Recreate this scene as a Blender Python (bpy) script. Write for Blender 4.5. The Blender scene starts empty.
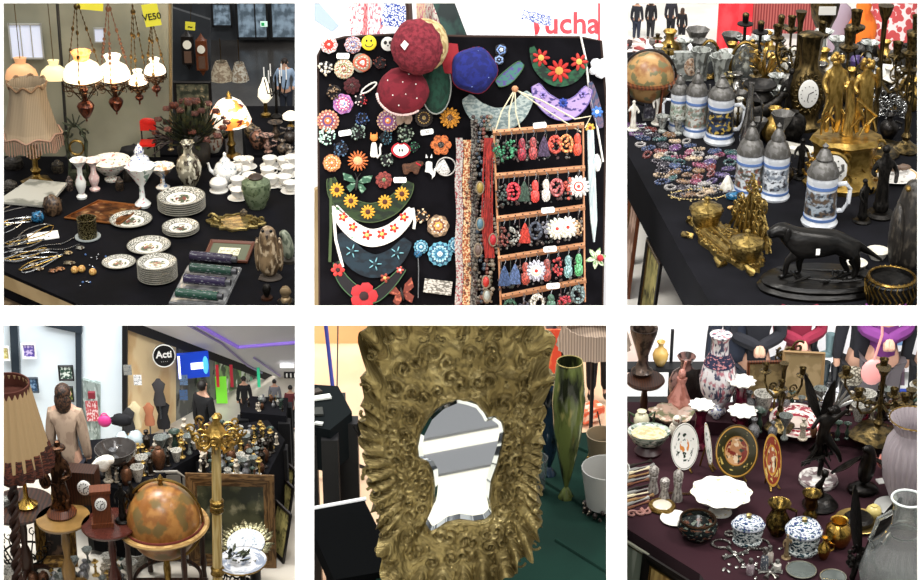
import bpy, math, random
from math import sin, cos, tan, pi, radians, sqrt, atan2
from mathutils import Vector, Matrix, Euler, noise
random.seed(7)
SC = bpy.context.scene
COL = SC.collection
F = 2000.0; CX = 460.5; CY = 290.0; PIT = radians(26.5)
CAM = Vector((0, 0, 10))
FW = Vector((0, cos(PIT), -sin(PIT))); UP = Vector((0, sin(PIT), cos(PIT))); RT = Vector((1, 0, 0))
FACE = (pi/2-PIT, 0, 0)
rnd = random.random
def U(a, b): return a+(b-a)*rnd()
def ray(px, py): return FW+RT*((px-CX)/F)-UP*((py-CY)/F)
def at(px, py, z=None, Y=None, d=None):
    r = ray(px, py)
    t = (z-CAM.z)/r.z if z is not None else (Y/r.y if Y is not None else d)
    return CAM+r*t, t/F
def lin(h):
    o = []
    for i in (0, 2, 4):
        c = int(h[i:i+2], 16)/255
        o.append(c/12.92 if c <= .04045 else ((c+.055)/1.055)**2.4)
    return (*o, 1)
_mc = {}
def mt(name, c, r=.5, m=0, c2=None, s=6, th=(.45, .55), b=0, bs=None, tex='N', co='G', em=0, tr=0, al=1, c3=None, s3=None, th3=(.55, .62), ior=1.45, sheen=0, tex3='N', spec=None, bd=.003):
    """one procedural material; c, c2, c3 hex colours mixed by textures"""
    if name in _mc: return _mc[name]
    M_ = bpy.data.materials.new(name); M_.use_nodes = True; _mc[name] = M_
    nt = M_.node_tree; N = nt.nodes; L = nt.links
    bs_ = N['Principled BSDF']
    I = bs_.inputs
    I['Base Color'].default_value = lin(c); I['Roughness'].default_value = r; I['Metallic'].default_value = m
    I['IOR'].default_value = ior
    if spec is not None: I['Specular IOR Level'].default_value = spec
    if tr: I['Transmission Weight'].default_value = tr
    if al < 1: I['Alpha'].default_value = al
    if sheen: I['Sheen Weight'].default_value = sheen
    tc = N.new('ShaderNodeTexCoord'); src = tc.outputs['Generated' if co == 'G' else 'Object']
    def texn(kind, sc):
        if kind == 'V':
            t = N.new('ShaderNodeTexVoronoi'); t.inputs['Scale'].default_value = sc; out = t.outputs['Distance']
        elif kind == 'W':
            t = N.new('ShaderNodeTexWave'); t.inputs['Scale'].default_value = sc; t.inputs['Distortion'].default_value = 3; out = t.outputs['Fac']
        elif kind == 'S':
            t = N.new('ShaderNodeTexWave'); t.inputs['Scale'].default_value = sc; t.inputs['Distortion'].default_value = 0; out = t.outputs['Fac']
        elif kind == 'Z':
            t = N.new('ShaderNodeTexWave'); t.bands_direction = 'Z'; t.inputs['Scale'].default_value = sc; t.inputs['Distortion'].default_value = 0; out = t.outputs['Fac']
        else:
            t = N.new('ShaderNodeTexNoise'); t.inputs['Scale'].default_value = sc; t.inputs['Detail'].default_value = 4; out = t.outputs['Fac']
        L.new(src, t.inputs['Vector'])
        return out
    colout = None
    def mix(prev, colA, colB, fac, lohi):
        rp = N.new('ShaderNodeMapRange'); rp.inputs['From Min'].default_value = lohi[0]; rp.inputs['From Max'].default_value = lohi[1]
        L.new(fac, rp.inputs['Value'])
        mx = N.new('ShaderNodeMix'); mx.data_type = 'RGBA'
        L.new(rp.outputs['Result'], mx.inputs[0])
        if prev: L.new(prev, mx.inputs[6])
        else: mx.inputs[6].default_value = lin(colA)
        mx.inputs[7].default_value = lin(colB)
        return mx.outputs[2]
    if c2: colout = mix(None, c, c2, texn(tex, s), th)
    if c3: colout = mix(colout, c, c3, texn(tex3, s3 or s*2.3), th3)
    if colout: L.new(colout, I['Base Color'])
    if em:
        I['Emission Strength'].default_value = em
        if colout: L.new(colout, I['Emission Color'])
        else: I['Emission Color'].default_value = lin(c)
    if b:
        bn = N.new('ShaderNodeBump'); bn.inputs['Strength'].default_value = min(1, b); bn.inputs['Distance'].default_value = bd
        L.new(texn('N' if tex in 'SZ' else tex, bs or s*2), bn.inputs['Height']); L.new(bn.outputs[0], I['Normal'])
    return M_
def radial(name, stops, noise_c=None, ns=9, th=(.5, .58), r=.25, zone=(.55, .95), petals=0, motif=None, em=0, m=0, b=0):
    """concentric pattern on a round thing seen along its local z: stops=[(radius,hex),..]; noise_c speckles the zone; motif speckles the centre; petals modulate the radius"""
    if name in _mc: return _mc[name]
    M_ = bpy.data.materials.new(name); M_.use_nodes = True; _mc[name] = M_
    nt = M_.node_tree; N = nt.nodes; L = nt.links; I = N['Principled BSDF'].inputs
    I['Roughness'].default_value = r; I['Metallic'].default_value = m
    tc = N.new('ShaderNodeTexCoord'); sx = N.new('ShaderNodeSeparateXYZ'); L.new(tc.outputs['Generated'], sx.inputs[0])
    def ma(op, a, b_=None):
        n = N.new('ShaderNodeMath'); n.operation = op
        for i, v in enumerate((a, b_)):
            if v is None: continue
            if isinstance(v, (int, float)): n.inputs[i].default_value = v
            else: L.new(v, n.inputs[i])
        return n.outputs[0]
    x = ma('SUBTRACT', ma('MULTIPLY', sx.outputs[0], 2), 1); y = ma('SUBTRACT', ma('MULTIPLY', sx.outputs[1], 2), 1)
    rr = ma('SQRT', ma('ADD', ma('MULTIPLY', x, x), ma('MULTIPLY', y, y)))
    r0 = rr
    if petals:
        an = ma('ARCTAN2', y, x); rr = ma('MULTIPLY', rr, ma('ADD', ma('MULTIPLY', ma('COSINE', ma('MULTIPLY', an, petals)), .12), 1))
    cr = N.new('ShaderNodeValToRGB'); cr.color_ramp.interpolation = 'CONSTANT'
    e = cr.color_ramp.elements
    e[0].position = 0; e[0].color = lin(stops[0][1])
    e[1].position = stops[1][0] if len(stops) > 1 else 1; e[1].color = lin(stops[1][1] if len(stops) > 1 else stops[0][1])
    for p, c in stops[2:]:
        q = e.new(p); q.color = lin(c)
    L.new(rr, cr.inputs[0]); out = cr.outputs[0]
    def spk(prev, col, sc, lo, hi, zone):
        t = N.new('ShaderNodeTexNoise'); t.inputs['Scale'].default_value = sc; t.inputs['Detail'].default_value = 2
        L.new(tc.outputs['Generated'], t.inputs['Vector'])
        mr = N.new('ShaderNodeMapRange'); mr.inputs['From Min'].default_value = lo; mr.inputs['From Max'].default_value = hi
        L.new(t.outputs['Fac'], mr.inputs['Value'])
        f = ma('MULTIPLY', mr.outputs[0], ma('MULTIPLY', ma('GREATER_THAN', r0, zone[0]), ma('LESS_THAN', r0, zone[1])))
        mx = N.new('ShaderNodeMix'); mx.data_type = 'RGBA'; L.new(f, mx.inputs[0]); L.new(prev, mx.inputs[6]); mx.inputs[7].default_value = lin(col)
        return mx.outputs[2]
    if noise_c: out = spk(out, noise_c, ns, th[0], th[1], zone)
    if motif:
        for k, (col, z0, z1, sc, lo) in enumerate(motif): out = spk(out, col, sc, lo, lo+.05, (z0, z1))
    L.new(out, I['Base Color'])
    if em: L.new(out, I['Emission Color']); I['Emission Strength'].default_value = em
    if b:
        bn = N.new('ShaderNodeBump'); bn.inputs['Strength'].default_value = b; bn.inputs['Distance'].default_value = .005
        t = N.new('ShaderNodeTexVoronoi'); t.inputs['Scale'].default_value = 12; L.new(tc.outputs['Generated'], t.inputs['Vector']); L.new(t.outputs[0], bn.inputs['Height']); L.new(bn.outputs[0], I['Normal'])
    return M_
class M:
    """collects geometry of ONE mesh, in picture-pixel units; cur = material slot"""
    def __init__(s): s.v = []; s.f = []; s.mi = []; s.cur = 0
    def raw(s, vs, fs):
        b = len(s.v); s.v += [Vector(p) for p in vs]; s.f += [tuple(b+i for i in f) for f in fs]; s.mi += [s.cur]*len(fs); return s
    def lathe(s, prof, n=20, c=(0, 0, 0), fl=None, sy=1, tw=0):
        vs = []; fs = []; m = len(prof)
        for r, z in prof:
            for j in range(n):
                a = 2*pi*j/n+tw*z
                q = r*(1+(fl[1]*cos(fl[0]*2*pi*j/n) if fl and (len(fl) < 3 or z >= fl[2]) else 0))
                vs.append((c[0]+q*cos(a), c[1]+q*sin(a)*sy, c[2]+z))
        for i in range(m-1):
            for j in range(n):
                k = (j+1) % n; fs.append((i*n+j, i*n+k, (i+1)*n+k, (i+1)*n+j))
        if prof[0][0] > 1e-6: fs.append(tuple(range(n))[::-1])
        if prof[-1][0] > 1e-6: fs.append(tuple((m-1)*n+j for j in range(n)))
        return s.raw(vs, fs)
    def box(s, c, d, rz=0, top=1):
        x, y, z = (k/2 for k in d); vs = []
        for a in (-1, 1):
            q = top if a > 0 else 1
            for p in ((-x, -y), (x, -y), (x, y), (-x, y)):
                X, Y = p[0]*q, p[1]*q
                vs.append((c[0]+X*cos(rz)-Y*sin(rz), c[1]+X*sin(rz)+Y*cos(rz), c[2]+a*z))
        return s.raw(vs, [(0, 3, 2, 1), (4, 5, 6, 7), (0, 1, 5, 4), (1, 2, 6, 5), (2, 3, 7, 6), (3, 0, 4, 7)])
    def tube(s, pts, r, n=6, closed=False):
        pts = [Vector(p) for p in pts]; m = len(pts); vs = []; fs = []
        for i, p in enumerate(pts):
            a = pts[(i-1) % m] if (closed or i > 0) else p; b = pts[(i+1) % m] if (closed or i < m-1) else p
            d = (b-a).normalized() if (b-a).length > 1e-9 else Vector((0, 0, 1))
            ref = Vector((0, 0, 1)) if abs(d.z) < .9 else Vector((0, 1, 0))
            u = d.cross(ref).normalized(); w = d.cross(u)
            q = r[i] if isinstance(r, (list, tuple)) else r
            for j in range(n):
                t = 2*pi*j/n; vs.append(p+(u*cos(t)+w*sin(t))*q)
        for i in range(m if closed else m-1):
            k = (i+1) % m
            for j in range(n):
                l = (j+1) % n; fs.append((i*n+j, i*n+l, k*n+l, k*n+j))
        if not closed: fs += [tuple(range(n))[::-1], tuple((m-1)*n+j for j in range(n))]
        return s.raw(vs, fs)
    def ell(s, c, r, n=12, k=8, nz=0, nf=.3):
        if not isinstance(r, (list, tuple)): r = (r, r, r)
        vs = [(c[0], c[1], c[2]-r[2])]; fs = []
        for i in range(1, k):
            t = pi*i/k
            for j in range(n):
                a = 2*pi*j/n; q = 1
                if nz: q = 1+nz*noise.noise(Vector((cos(a)*sin(t), sin(a)*sin(t), cos(t)))*(1/nf)+Vector(c))
                vs.append((c[0]+r[0]*sin(t)*cos(a)*q, c[1]+r[1]*sin(t)*sin(a)*q, c[2]-r[2]*cos(t)*q))
        vs.append((c[0], c[1], c[2]+r[2])); e = len(vs)-1
        for j in range(n):
            l = (j+1) % n; fs.append((0, 1+l, 1+j)); fs.append((e, 1+(k-2)*n+j, 1+(k-2)*n+l))
            for i in range(k-2): fs.append((1+i*n+j, 1+i*n+l, 1+(i+1)*n+l, 1+(i+1)*n+j))
        return s.raw(vs, fs)
    def slab(s, pts, z0, z1):
        """outline in local xy, thickness in z"""
        n = len(pts); vs = [(p[0], p[1], z0) for p in pts]+[(p[0], p[1], z1) for p in pts]
        return s.raw(vs, [tuple(range(n))[::-1], tuple(range(n, 2*n))]+[(i, (i+1) % n, n+(i+1) % n, n+i) for i in range(n)])
    def xf(s, mat, start=0):
        for i in range(start, len(s.v)): s.v[i] = mat @ s.v[i]
        return s
    def rough(s, amp, sc, start=0):
        for i in range(start, len(s.v)):
            p = s.v[i]; n = noise.noise_vector(p*sc); s.v[i] = p+n*amp
        return s
    def build(s, name, mats, u, k=1, smooth=True):
        me = bpy.data.meshes.new(name); me.from_pydata([(p.x*u, p.y*u, p.z*u*k) for p in s.v], [], s.f)
        for m_ in (mats if isinstance(mats, (list, tuple)) else [mats]): me.materials.append(m_)
        me.polygons.foreach_set('material_index', s.mi)
        me.validate(); me.update()
        if smooth:
            me.polygons.foreach_set('use_smooth', [True]*len(me.polygons))
            try: me.set_sharp_from_angle(angle=radians(42))
            except Exception: pass
        o = bpy.data.objects.new(name, me); COL.objects.link(o); return o
REG = []
def free(x, y, z, r):
    p, u = at(x, y, z=z)
    for t in REG:
        if abs(t.pos.z-p.z) < .03 and (t.pos.xy-p.xy).length < r*u+getattr(t, 'rad', 0)*.75: return False
    return True
def spot(f, z, r, tries=60):
    for _ in range(tries):
        x, y = f()
        if free(x, y, z, r): return x, y
    return None
class T:
    """one thing of the place: position from the ground/table height it stands on, size in pixels at that distance"""
    def __init__(s, name, label, cat, px, py, z=None, Y=None, d=None, rot=(0, 0, 0), group=None, k=None, kind=None, sc=1, lift=0):
        s.name = name; s.props = dict(label=label, category=cat)
        if group: s.props['group'] = group
        if kind:
            s.props['kind'] = kind
        s.pos, s.u = at(px, py, z, Y, d); s.u *= sc
        e = math.asin(-(s.pos-CAM).normalized().z)
        s.k = k if k else (1/cos(e) if rot != FACE else 1)
        s.pos.z += lift*s.u
        s.rot = rot; s.root = None
    def _set(s, o):
        REG.append(s)
        o.location = s.pos; o.rotation_euler = s.rot
        for a, b in s.props.items(): o[a] = b
        s.root = o
    def p(s, name, m, mats, parent=None, label=None, smooth=True):
        if s.root is None:
            e = bpy.data.objects.new(s.name, None); e.empty_display_size = .05; COL.objects.link(e); s._set(e)
        o = m.build(name, mats, s.u, s.k, smooth); o.parent = parent or s.root
        if m.v: s.rad = max(getattr(s, 'rad', 0), s.u*max(math.hypot(v.x, v.y) for v in m.v if v.z < 30) if any(v.z < 30 for v in m.v) else 0)
        if label: o['label'] = label
        return o
    def solo(s, m, mats, smooth=True):
        s.rad = s.u*max(math.hypot(v.x, v.y) for v in m.v)
        o = m.build(s.name, mats, s.u, s.k, smooth); s._set(o); return o
def kids(o): return [c for c in bpy.data.objects if c.parent is o]
def clone(root, px, py, label=None, z=None, Y=None, d=None, rz=None, ch=None, sc=1, lift=0):
    r = root.copy(); COL.objects.link(r); p, u = at(px, py, z, Y, d); r.location = p; r.location.z += lift
    if rz is not None: r.rotation_euler[2] = rz
    if sc != 1: r.scale = (sc,)*3
    if label: r['label'] = label
    for c in (ch if ch is not None else kids(root)):
        q = c.copy(); COL.objects.link(q); q.parent = r
        for g in kids(c):
            w = g.copy(); COL.objects.link(w); w.parent = q
    return r
def struct(name, vs, fs, mat, smooth=False):
    me = bpy.data.meshes.new(name); me.from_pydata([tuple(v) for v in vs], [], fs); me.materials.append(mat); me.update()
    o = bpy.data.objects.new(name, me); COL.objects.link(o); o['kind'] = 'structure'; return o
def quadz(name, pts, z, mat, th=.04):
    """horizontal slab whose top outline is where these sight lines meet height z"""
    top = [at(x, y, z=z)[0] for x, y in pts]; bot = [v-Vector((0, 0, th)) for v in top]; n = len(pts)
    return struct(name, top+bot, [tuple(range(n)), tuple(range(n, 2*n))[::-1]]+[(i, n+i, n+(i+1) % n, (i+1) % n) for i in range(n)], mat)
def quadY(name, pts, Y, mat, th=.04, kindless=False):
    """vertical wall facing the viewer at distance Y"""
    a = [at(x, y, Y=Y)[0] for x, y in pts]; b = [v+Vector((0, th, 0)) for v in a]; n = len(pts)
    return struct(name, a+b, [tuple(range(n)), tuple(range(n, 2*n))[::-1]]+[(i, n+i, n+(i+1) % n, (i+1) % n) for i in range(n)], mat)
def skin(m, joints, edges, radii, root=0, sub=1, flat=None):
    """grow one continuous surface round a skeleton and append it to builder m"""
    me = bpy.data.meshes.new('tmp'); me.from_pydata(joints, edges, []); o = bpy.data.objects.new('tmp', me); COL.objects.link(o)
    md = o.modifiers.new('s', 'SKIN'); sv = me.skin_vertices[0].data
    for i, r in enumerate(radii):
        rr = r if isinstance(r, (tuple, list)) else (r, r)
        sv[i].radius = rr; sv[i].use_root = (i == root)
    md.use_smooth_shade = True
    o.modifiers.new('u', 'SUBSURF').levels = sub
    bpy.context.view_layer.update()
    ev = o.evaluated_get(bpy.context.evaluated_depsgraph_get()); t = ev.to_mesh()
    m.raw([v.co.copy() for v in t.vertices], [tuple(p.vertices) for p in t.polygons])
    ev.to_mesh_clear(); bpy.data.objects.remove(o); bpy.data.meshes.remove(me)
    return m
def textm(m, txt, size, c=(0, 0, 0), th=.4, bold=0, rx=0):
    """lettering in local xy (rx=pi/2 stands it up), centred at c"""
    cu = bpy.data.curves.new('t', 'FONT'); cu.body = txt; cu.size = size; cu.extrude = th/2; cu.align_x = 'CENTER'; cu.align_y = 'CENTER'; cu.offset = bold; cu.resolution_u = 3
    o = bpy.data.objects.new('t', cu); COL.objects.link(o); bpy.context.view_layer.update()
    t = o.evaluated_get(bpy.context.evaluated_depsgraph_get()).to_mesh(); st = len(m.v)
    m.raw([v.co.copy() for v in t.vertices], [tuple(p.vertices) for p in t.polygons])
    m.xf(Matrix.Translation(c) @ Matrix.Rotation(rx, 4, 'X'), st)
    bpy.data.objects.remove(o); bpy.data.curves.remove(cu); return m
# ---------- common shapes (pixel units)
def platem(R, n=32, fl=None, dp=.14): return M().lathe([(0, 0), (.55*R, 0), (.6*R, dp*.25*R), (R*.98, dp*R), (R, dp*R+.03*R), (.97*R, dp*R+.05*R), (.62*R, dp*.45*R), (.55*R, dp*.3*R), (0, dp*.28*R)], n, fl=fl)
def vasem(prof, H, R, n=20, fl=None): return M().lathe([(r*R, z*H) for r, z in prof], n, fl=fl)
def ring(m, c, R, r, n=20, k=6, ax='z', a0=0, a1=2*pi):
    cl = abs(a1-a0-2*pi) < 1e-6; pts = []
    for i in range(n if cl else n+1):
        a = a0+(a1-a0)*i/n; x, y = R*cos(a), R*sin(a)
        pts.append((c[0]+x, c[1]+y, c[2]) if ax == 'z' else ((c[0]+x, c[1], c[2]+y) if ax == 'y' else (c[0], c[1]+x, c[2]+y)))
    return m.tube(pts, r, k, cl)
def scroll(m, c, R, r, turns=1.2, ax='y', a0=0, sgn=1, n=16, k=5):
    pts = []; rr = []
    for i in range(n+1):
        t = i/n; a = a0+sgn*turns*2*pi*t; q = R*(1-.8*t); x, y = q*cos(a), q*sin(a)
        pts.append((c[0]+x, c[1], c[2]+y) if ax == 'y' else (c[0]+x, c[1]+y, c[2])); rr.append(r*(1-.4*t))
    return m.tube(pts, rr, k)
def framem(w, h, b, d, inner=.4):
    """picture frame in local xz standing on z=0, depth along y; bevelled moulding"""
    m = M()
    prof = [(0, 0), (0, -d), (b*.35, -d*1.25), (b*.7, -d*.7), (b, -d*.5), (b, 0)]
    cs = [(-w/2, 0, 1, 1), (w/2, 0, -1, 1), (w/2, h, -1, -1), (-w/2, h, 1, -1)]
    vs = []; P = len(prof)
    for x, z, sx, sz in cs:
        for q, y in prof: vs.append((x+sx*q, y, z+sz*q))
    fs = []
    for i in range(4):
        j = (i+1) % 4
        for a in range(P):
            e = (a+1) % P; fs.append((i*P+a, j*P+a, j*P+e, i*P+e))
    return m.raw(vs, fs)
def panelm(w, h, b, y=0, t=.6): return M().box((0, y, h/2), (w-2*b+.6, t, h-2*b+.6))
def leafm(m, c, L, W, az, el, cup=.2, n=5):
    d = Vector((cos(az)*cos(el), sin(az)*cos(el), sin(el))); s_ = Vector((-sin(az), cos(az), 0)); up = d.cross(s_)*-1
    vs = []; c = Vector(c)
    for i in range(n+1):
        t = i/n; w = W*sin(pi*min(1, t*.93+.05))**.8; q = c+d*L*t+up*(-cup*L*t*t)
        vs += [q-s_*w/2, q+up*W*.12, q+s_*w/2]
    st = len(vs); vs += [v-up*.35 for v in vs]
    fs = []
    for i in range(n):
        a = 3*i; b = a+3; fs += [(a, a+1, b+1, b), (a+1, a+2, b+2, b+1), (st+a, st+b, st+b+1, st+a+1), (st+a+1, st+b+1, st+b+2, st+a+2), (a, b, st+b, st+a), (a+2, st+a+2, st+b+2, b+2)]
    return m.raw(vs, fs)
def person(px, py, label, H, top, trou, skinc, hairc, z=None, Y=None, rz=0, arms='down', hold=None, female=False, sc=1, seed=0, cat='person', coat=0, walk=.25, cut=None):
    """H = standing height in pixels; feet at (px,py). body one mesh; hair and clothes children"""
    t = T('person', label, cat, px, py, z=z, Y=Y, rot=(0, 0, rz), sc=sc)
    h = H; sh = .125*h*(.92 if female else 1); w = walk
    J = [(0, 0, .52*h), (0, 0, .66*h), (0, 0, .79*h), (0, -.005*h, .86*h), (0, -.01*h, .93*h)]
    E = [(0, 1), (1, 2), (2, 3), (3, 4)]; R = [.065*h, .06*h, .07*h, .03*h, .05*h]
    arm = {'down': [(1, 0, .66), (1.15, -.1, .5)], 'fwd': [(1.15, .05, .64), (.35, -1.2, .66)], 'fold': [(1.1, -.1, .65), (-.1, -1.0, .63)], 'pocket': [(1.35, .3, .66), (1.0, -.3, .55)]}
    aidx = []
    for sgn in (-1, 1):
        b = len(J); A = arm[arms if not isinstance(arms, tuple) else arms[0 if sgn < 0 else 1]]
        J += [(sgn*sh*.8, 0, .8*h), (sgn*sh*A[0][0], A[0][1]*sh, A[0][2]*h), (sgn*sh*A[1][0], A[1][1]*sh, A[1][2]*h), (sgn*sh*A[1][0]*.95, A[1][1]*sh*1.15-.01*h, (A[1][2]-.04)*h)]
        E += [(2, b), (b, b+1), (b+1, b+2), (b+2, b+3)]; R += [.042*h, .033*h, .022*h, .026*h]; aidx.append(b)
    lidx = []
    for sgn in (-1, 1):
        b = len(J); s2 = sgn*w*.12*h
        J += [(sgn*.05*h, 0, .48*h), (sgn*.055*h, -s2*.6-.01*h, .27*h), (sgn*.055*h, s2*.4, .045*h), (sgn*.06*h, s2*.4-.07*h, .02*h)]
        E += [(0, b), (b, b+1), (b+1, b+2), (b+2, b+3)]; R += [.055*h, .038*h, .025*h, .022*h]; lidx.append(b)
    def trim(m):
        if cut is None: return m
        keep = [v.z < cut*h for v in m.v]; fs = [(f, i) for f, i in zip(m.f, m.mi) if all(keep[j] for j in f)]
        m.f = [f for f, i in fs]; m.mi = [i for f, i in fs]; return m
    m = M(); skin(m, J, E, R); m.ell((0, -.062*h, .925*h), (.009*h, .014*h, .014*h), 6, 5)
    for sg in (-1, 1): m.ell((sg*.05*h, 0, .93*h), (.007*h, .012*h, .018*h), 6, 5)
    t.p('body', trim(m), mt('skin_'+skinc, skinc, .55))
    m = M(); a, b = aidx
    hz = (.40 if coat else .50)
    js = [(0, 0, hz*h), (0, 0, .56*h), (0, 0, .67*h), (0, 0, .78*h), (0, -.003*h, .835*h)]; es = [(0, 1), (1, 2), (2, 3), (3, 4)]
    rs = [.085*h, .078*h, .074*h, .078*h, .04*h]
    for q in (a, b):
        n0 = len(js); js += [J[q], J[q+1], J[q+2]]; es += [(3, n0), (n0, n0+1), (n0+1, n0+2)]; rs += [.05*h, .042*h, .032*h]
    skin(m, js, es, rs); t.p('coat' if coat else 'shirt', trim(m), top)
    m = M(); a, b = lidx
    skin(m, [(0, 0, .54*h), J[a], J[a+1], J[a+2], J[b], J[b+1], J[b+2]], [(0, 1), (1, 2), (2, 3), (0, 4), (4, 5), (5, 6)], [.09*h, .074*h, .052*h, .038*h, .074*h, .052*h, .038*h]); t.p('trousers', m, trou)
    m = M()
    for q in lidx: m.ell((J[q+3][0], J[q+3][1]+.03*h, .022*h), (.028*h, .065*h, .024*h), 8, 6)
    t.p('shoes', m, mt('shoe', '14110f', .4))
    if cut: return t
    m = M().ell((0, .012*h, .945*h), (.056*h, .058*h, .055*h), 10, 8)
    if female: m.ell((0, .03*h, .89*h), (.06*h, .04*h, .085*h), 10, 8)
    t.p('hair', m, mt('hair_'+hairc, hairc, .6, c2='0a0705', s=14, tex='N'))
    return t
# ---------- camera, hall light, added lamps, the white collage border with six openings
cam = bpy.data.cameras.new('camera'); co = bpy.data.objects.new('camera', cam); COL.objects.link(co)
co.location = CAM; co.rotation_euler = FACE
cam.sensor_width = 36; cam.sensor_fit = 'HORIZONTAL'; cam.lens = 36*F/921; cam.clip_end = 200; SC.camera = co
SC.view_settings.view_transform = 'Standard'; SC.view_settings.look = 'None'; SC.view_settings.gamma = 1; SC.view_settings.exposure = 0; SC.view_settings.use_curve_mapping = False
SC.cycles.max_bounces = 6; SC.cycles.transparent_max_bounces = 8; SC.cycles.caustics_reflective = False; SC.cycles.caustics_refractive = False
SC.cycles.use_denoising = True
W = bpy.data.worlds.new('hall_light'); SC.world = W; W.use_nodes = True
N = W.node_tree.nodes; L = W.node_tree.links; bg = N['Background']
tc = N.new('ShaderNodeTexCoord'); sp = N.new('ShaderNodeSeparateXYZ'); L.new(tc.outputs['Generated'], sp.inputs[0])
mr = N.new('ShaderNodeMapRange'); mr.inputs['From Min'].default_value = -.3; mr.inputs['From Max'].default_value = .7; mr.inputs['To Min'].default_value = .12; mr.inputs['To Max'].default_value = .95
L.new(sp.outputs[2], mr.inputs['Value'])
wv = N.new('ShaderNodeTexChecker'); wv.inputs['Scale'].default_value = 5; wv.inputs['Color1'].default_value = (1.9, 1.85, 1.75, 1); wv.inputs['Color2'].default_value = (.42, .43, .45, 1)
L.new(tc.outputs['Generated'], wv.inputs['Vector'])
mx = N.new('ShaderNodeVectorMath'); mx.operation = 'SCALE'; L.new(wv.outputs[0], mx.inputs[0]); L.new(mr.outputs[0], mx.inputs['Scale'])
L.new(mx.outputs[0], bg.inputs['Color']); bg.inputs['Strength'].default_value = .8
def area(loc, tgt, size, e, col=(1, 1, 1), sy=None):  # unseen area lamp, added to brighten the stalls
    l = bpy.data.lights.new('added_light', 'AREA'); l.energy = e; l.size = size; l.color = col
    if sy: l.shape = 'RECTANGLE'; l.size_y = sy
    o = bpy.data.objects.new('added_light', l); COL.objects.link(o); o.location = loc
    o.rotation_euler = (Vector(tgt)-Vector(loc)).to_track_quat('-Z', 'Y').to_euler()
def bulb(p, e, col=(1, .75, .45), r=.05):
    l = bpy.data.lights.new('lamp_bulb', 'POINT'); l.energy = e; l.color = col; l.shadow_soft_size = r
    o = bpy.data.objects.new('lamp_bulb', l); COL.objects.link(o); o.location = p
area((-3, 8, 15), (0, 9, 5), 2.2, 700, (1, .97, .9))
area((4.5, 4, 14), (0.5, 8, 6), 1.5, 450, (1, .98, .94))
area((0, 5.2, 12.5), (0, 8.3, 7.5), 1.0, 120)
area((0, 1.0, 11.6), (0, 3.2, 8.4), 1.6, 95)  # added to keep the front grid white
area((-1.45, 6.75, 6.85), (-1.35, 7.7, 6.05), .7, 14, (.93, .97, 1))  # added above the opening to brighten the shop wall behind
area((-.75, 6.75, 6.75), (-.95, 7.8, 6.1), .3, 4, (1, .93, .8))
area((1.25, 6.55, 7.0), (1.25, 7.6, 6.2), .9, 16)
area((1.2, 11.2, 8.2), (1.3, 13.5, 5.3), 1.2, 60)
area((.1, 7.3, 9.6), (.2, 9, 7.4), .8, 22)  # added to whiten the backdrop behind the board
area((-1.6, 1.6, 11.8), (0, 4.35, 7.2), .45, 110, (1, .96, .88))  # added raking lamp, brings out the mirror frame relief
DW = 3.6
def border_grid():  # white collage border, added as a grid in front of the stalls
    xs = [-60, 3, 295, 314, 606.5, 627, 918, 981]; ys = [-60, 3, 305.5, 325.5, 640]
    vs = []; fs = []
    for d in (DW, DW+.006):
        for y in ys:
            for x in xs: vs.append(CAM+ray(x, y)*DW+FW*(d-DW))
    n = len(xs); K = n*len(ys)
    solid = set()
    for j in range(4):
        for i in range(7):
            if not (i in (1, 3, 5) and j in (1, 3)): solid.add((i, j))
    def q(i, j, o=0): return o+j*n+i
    for i, j in solid:
        fs.append((q(i, j), q(i, j+1), q(i+1, j+1), q(i+1, j)))
        fs.append((q(i, j, K), q(i+1, j, K), q(i+1, j+1, K), q(i, j+1, K)))
        for (di, dj, a, b) in ((-1, 0, (i, j), (i, j+1)), (1, 0, (i+1, j), (i+1, j+1)), (0, -1, (i, j), (i+1, j)), (0, 1, (i, j+1), (i+1, j+1))):
            if (i+di, j+dj) not in solid: fs.append((q(*a), q(*b), q(*b, K), q(*a, K)))
    struct('collage_border', vs, fs, mt('border_white', 'ffffff', .9))
border_grid()
# =====================================================================  lamps and china stall (upper left opening)
Z1 = 4.7; zf1 = 3.95
brass = mt('old_brass', 'a08348', .32, .95, '6e5424', 7, (.4, .6), .4, 18)
bronze = mt('dark_bronze', '4a3320', .35, .9, '20140b', 8, (.4, .6), .5, 16)
gilt = mt('gilt', 'c2a058', .34, .9, '8f7236', 8, (.42, .62), .5, 20)
porc = mt('white_porcelain', 'dedbd4', .15)
velvet = mt('black_velvet', '07070a', .9, 0, '0d0d12', 3, (.4, .6), .3, 5, co='O', spec=.12)
blackp = mt('black_paint', '111113', .45)
iron = mt('dark_iron', '25221f', .4, .7, '12100e', 9, b=.4)
wood_d = mt('dark_wood', '3a2014', .35, 0, '1d0f09', 5, (.35, .65), tex='W')
wood_m = mt('reddish_wood', '6e3a20', .35, 0, '40200f', 5, (.35, .65), tex='W')
glow = mt('lit_white_glass', 'fff0d8', .3, em=.9)
glowo = mt('lit_amber_glass', 'ff9a4a', .3, em=1.0, c2='ffb673', s=3)
chainm = mt('chain_metal', '5d4a2c', .35, 1)
papr = mt('white_paper', 'f1f0ec', .7)
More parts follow.
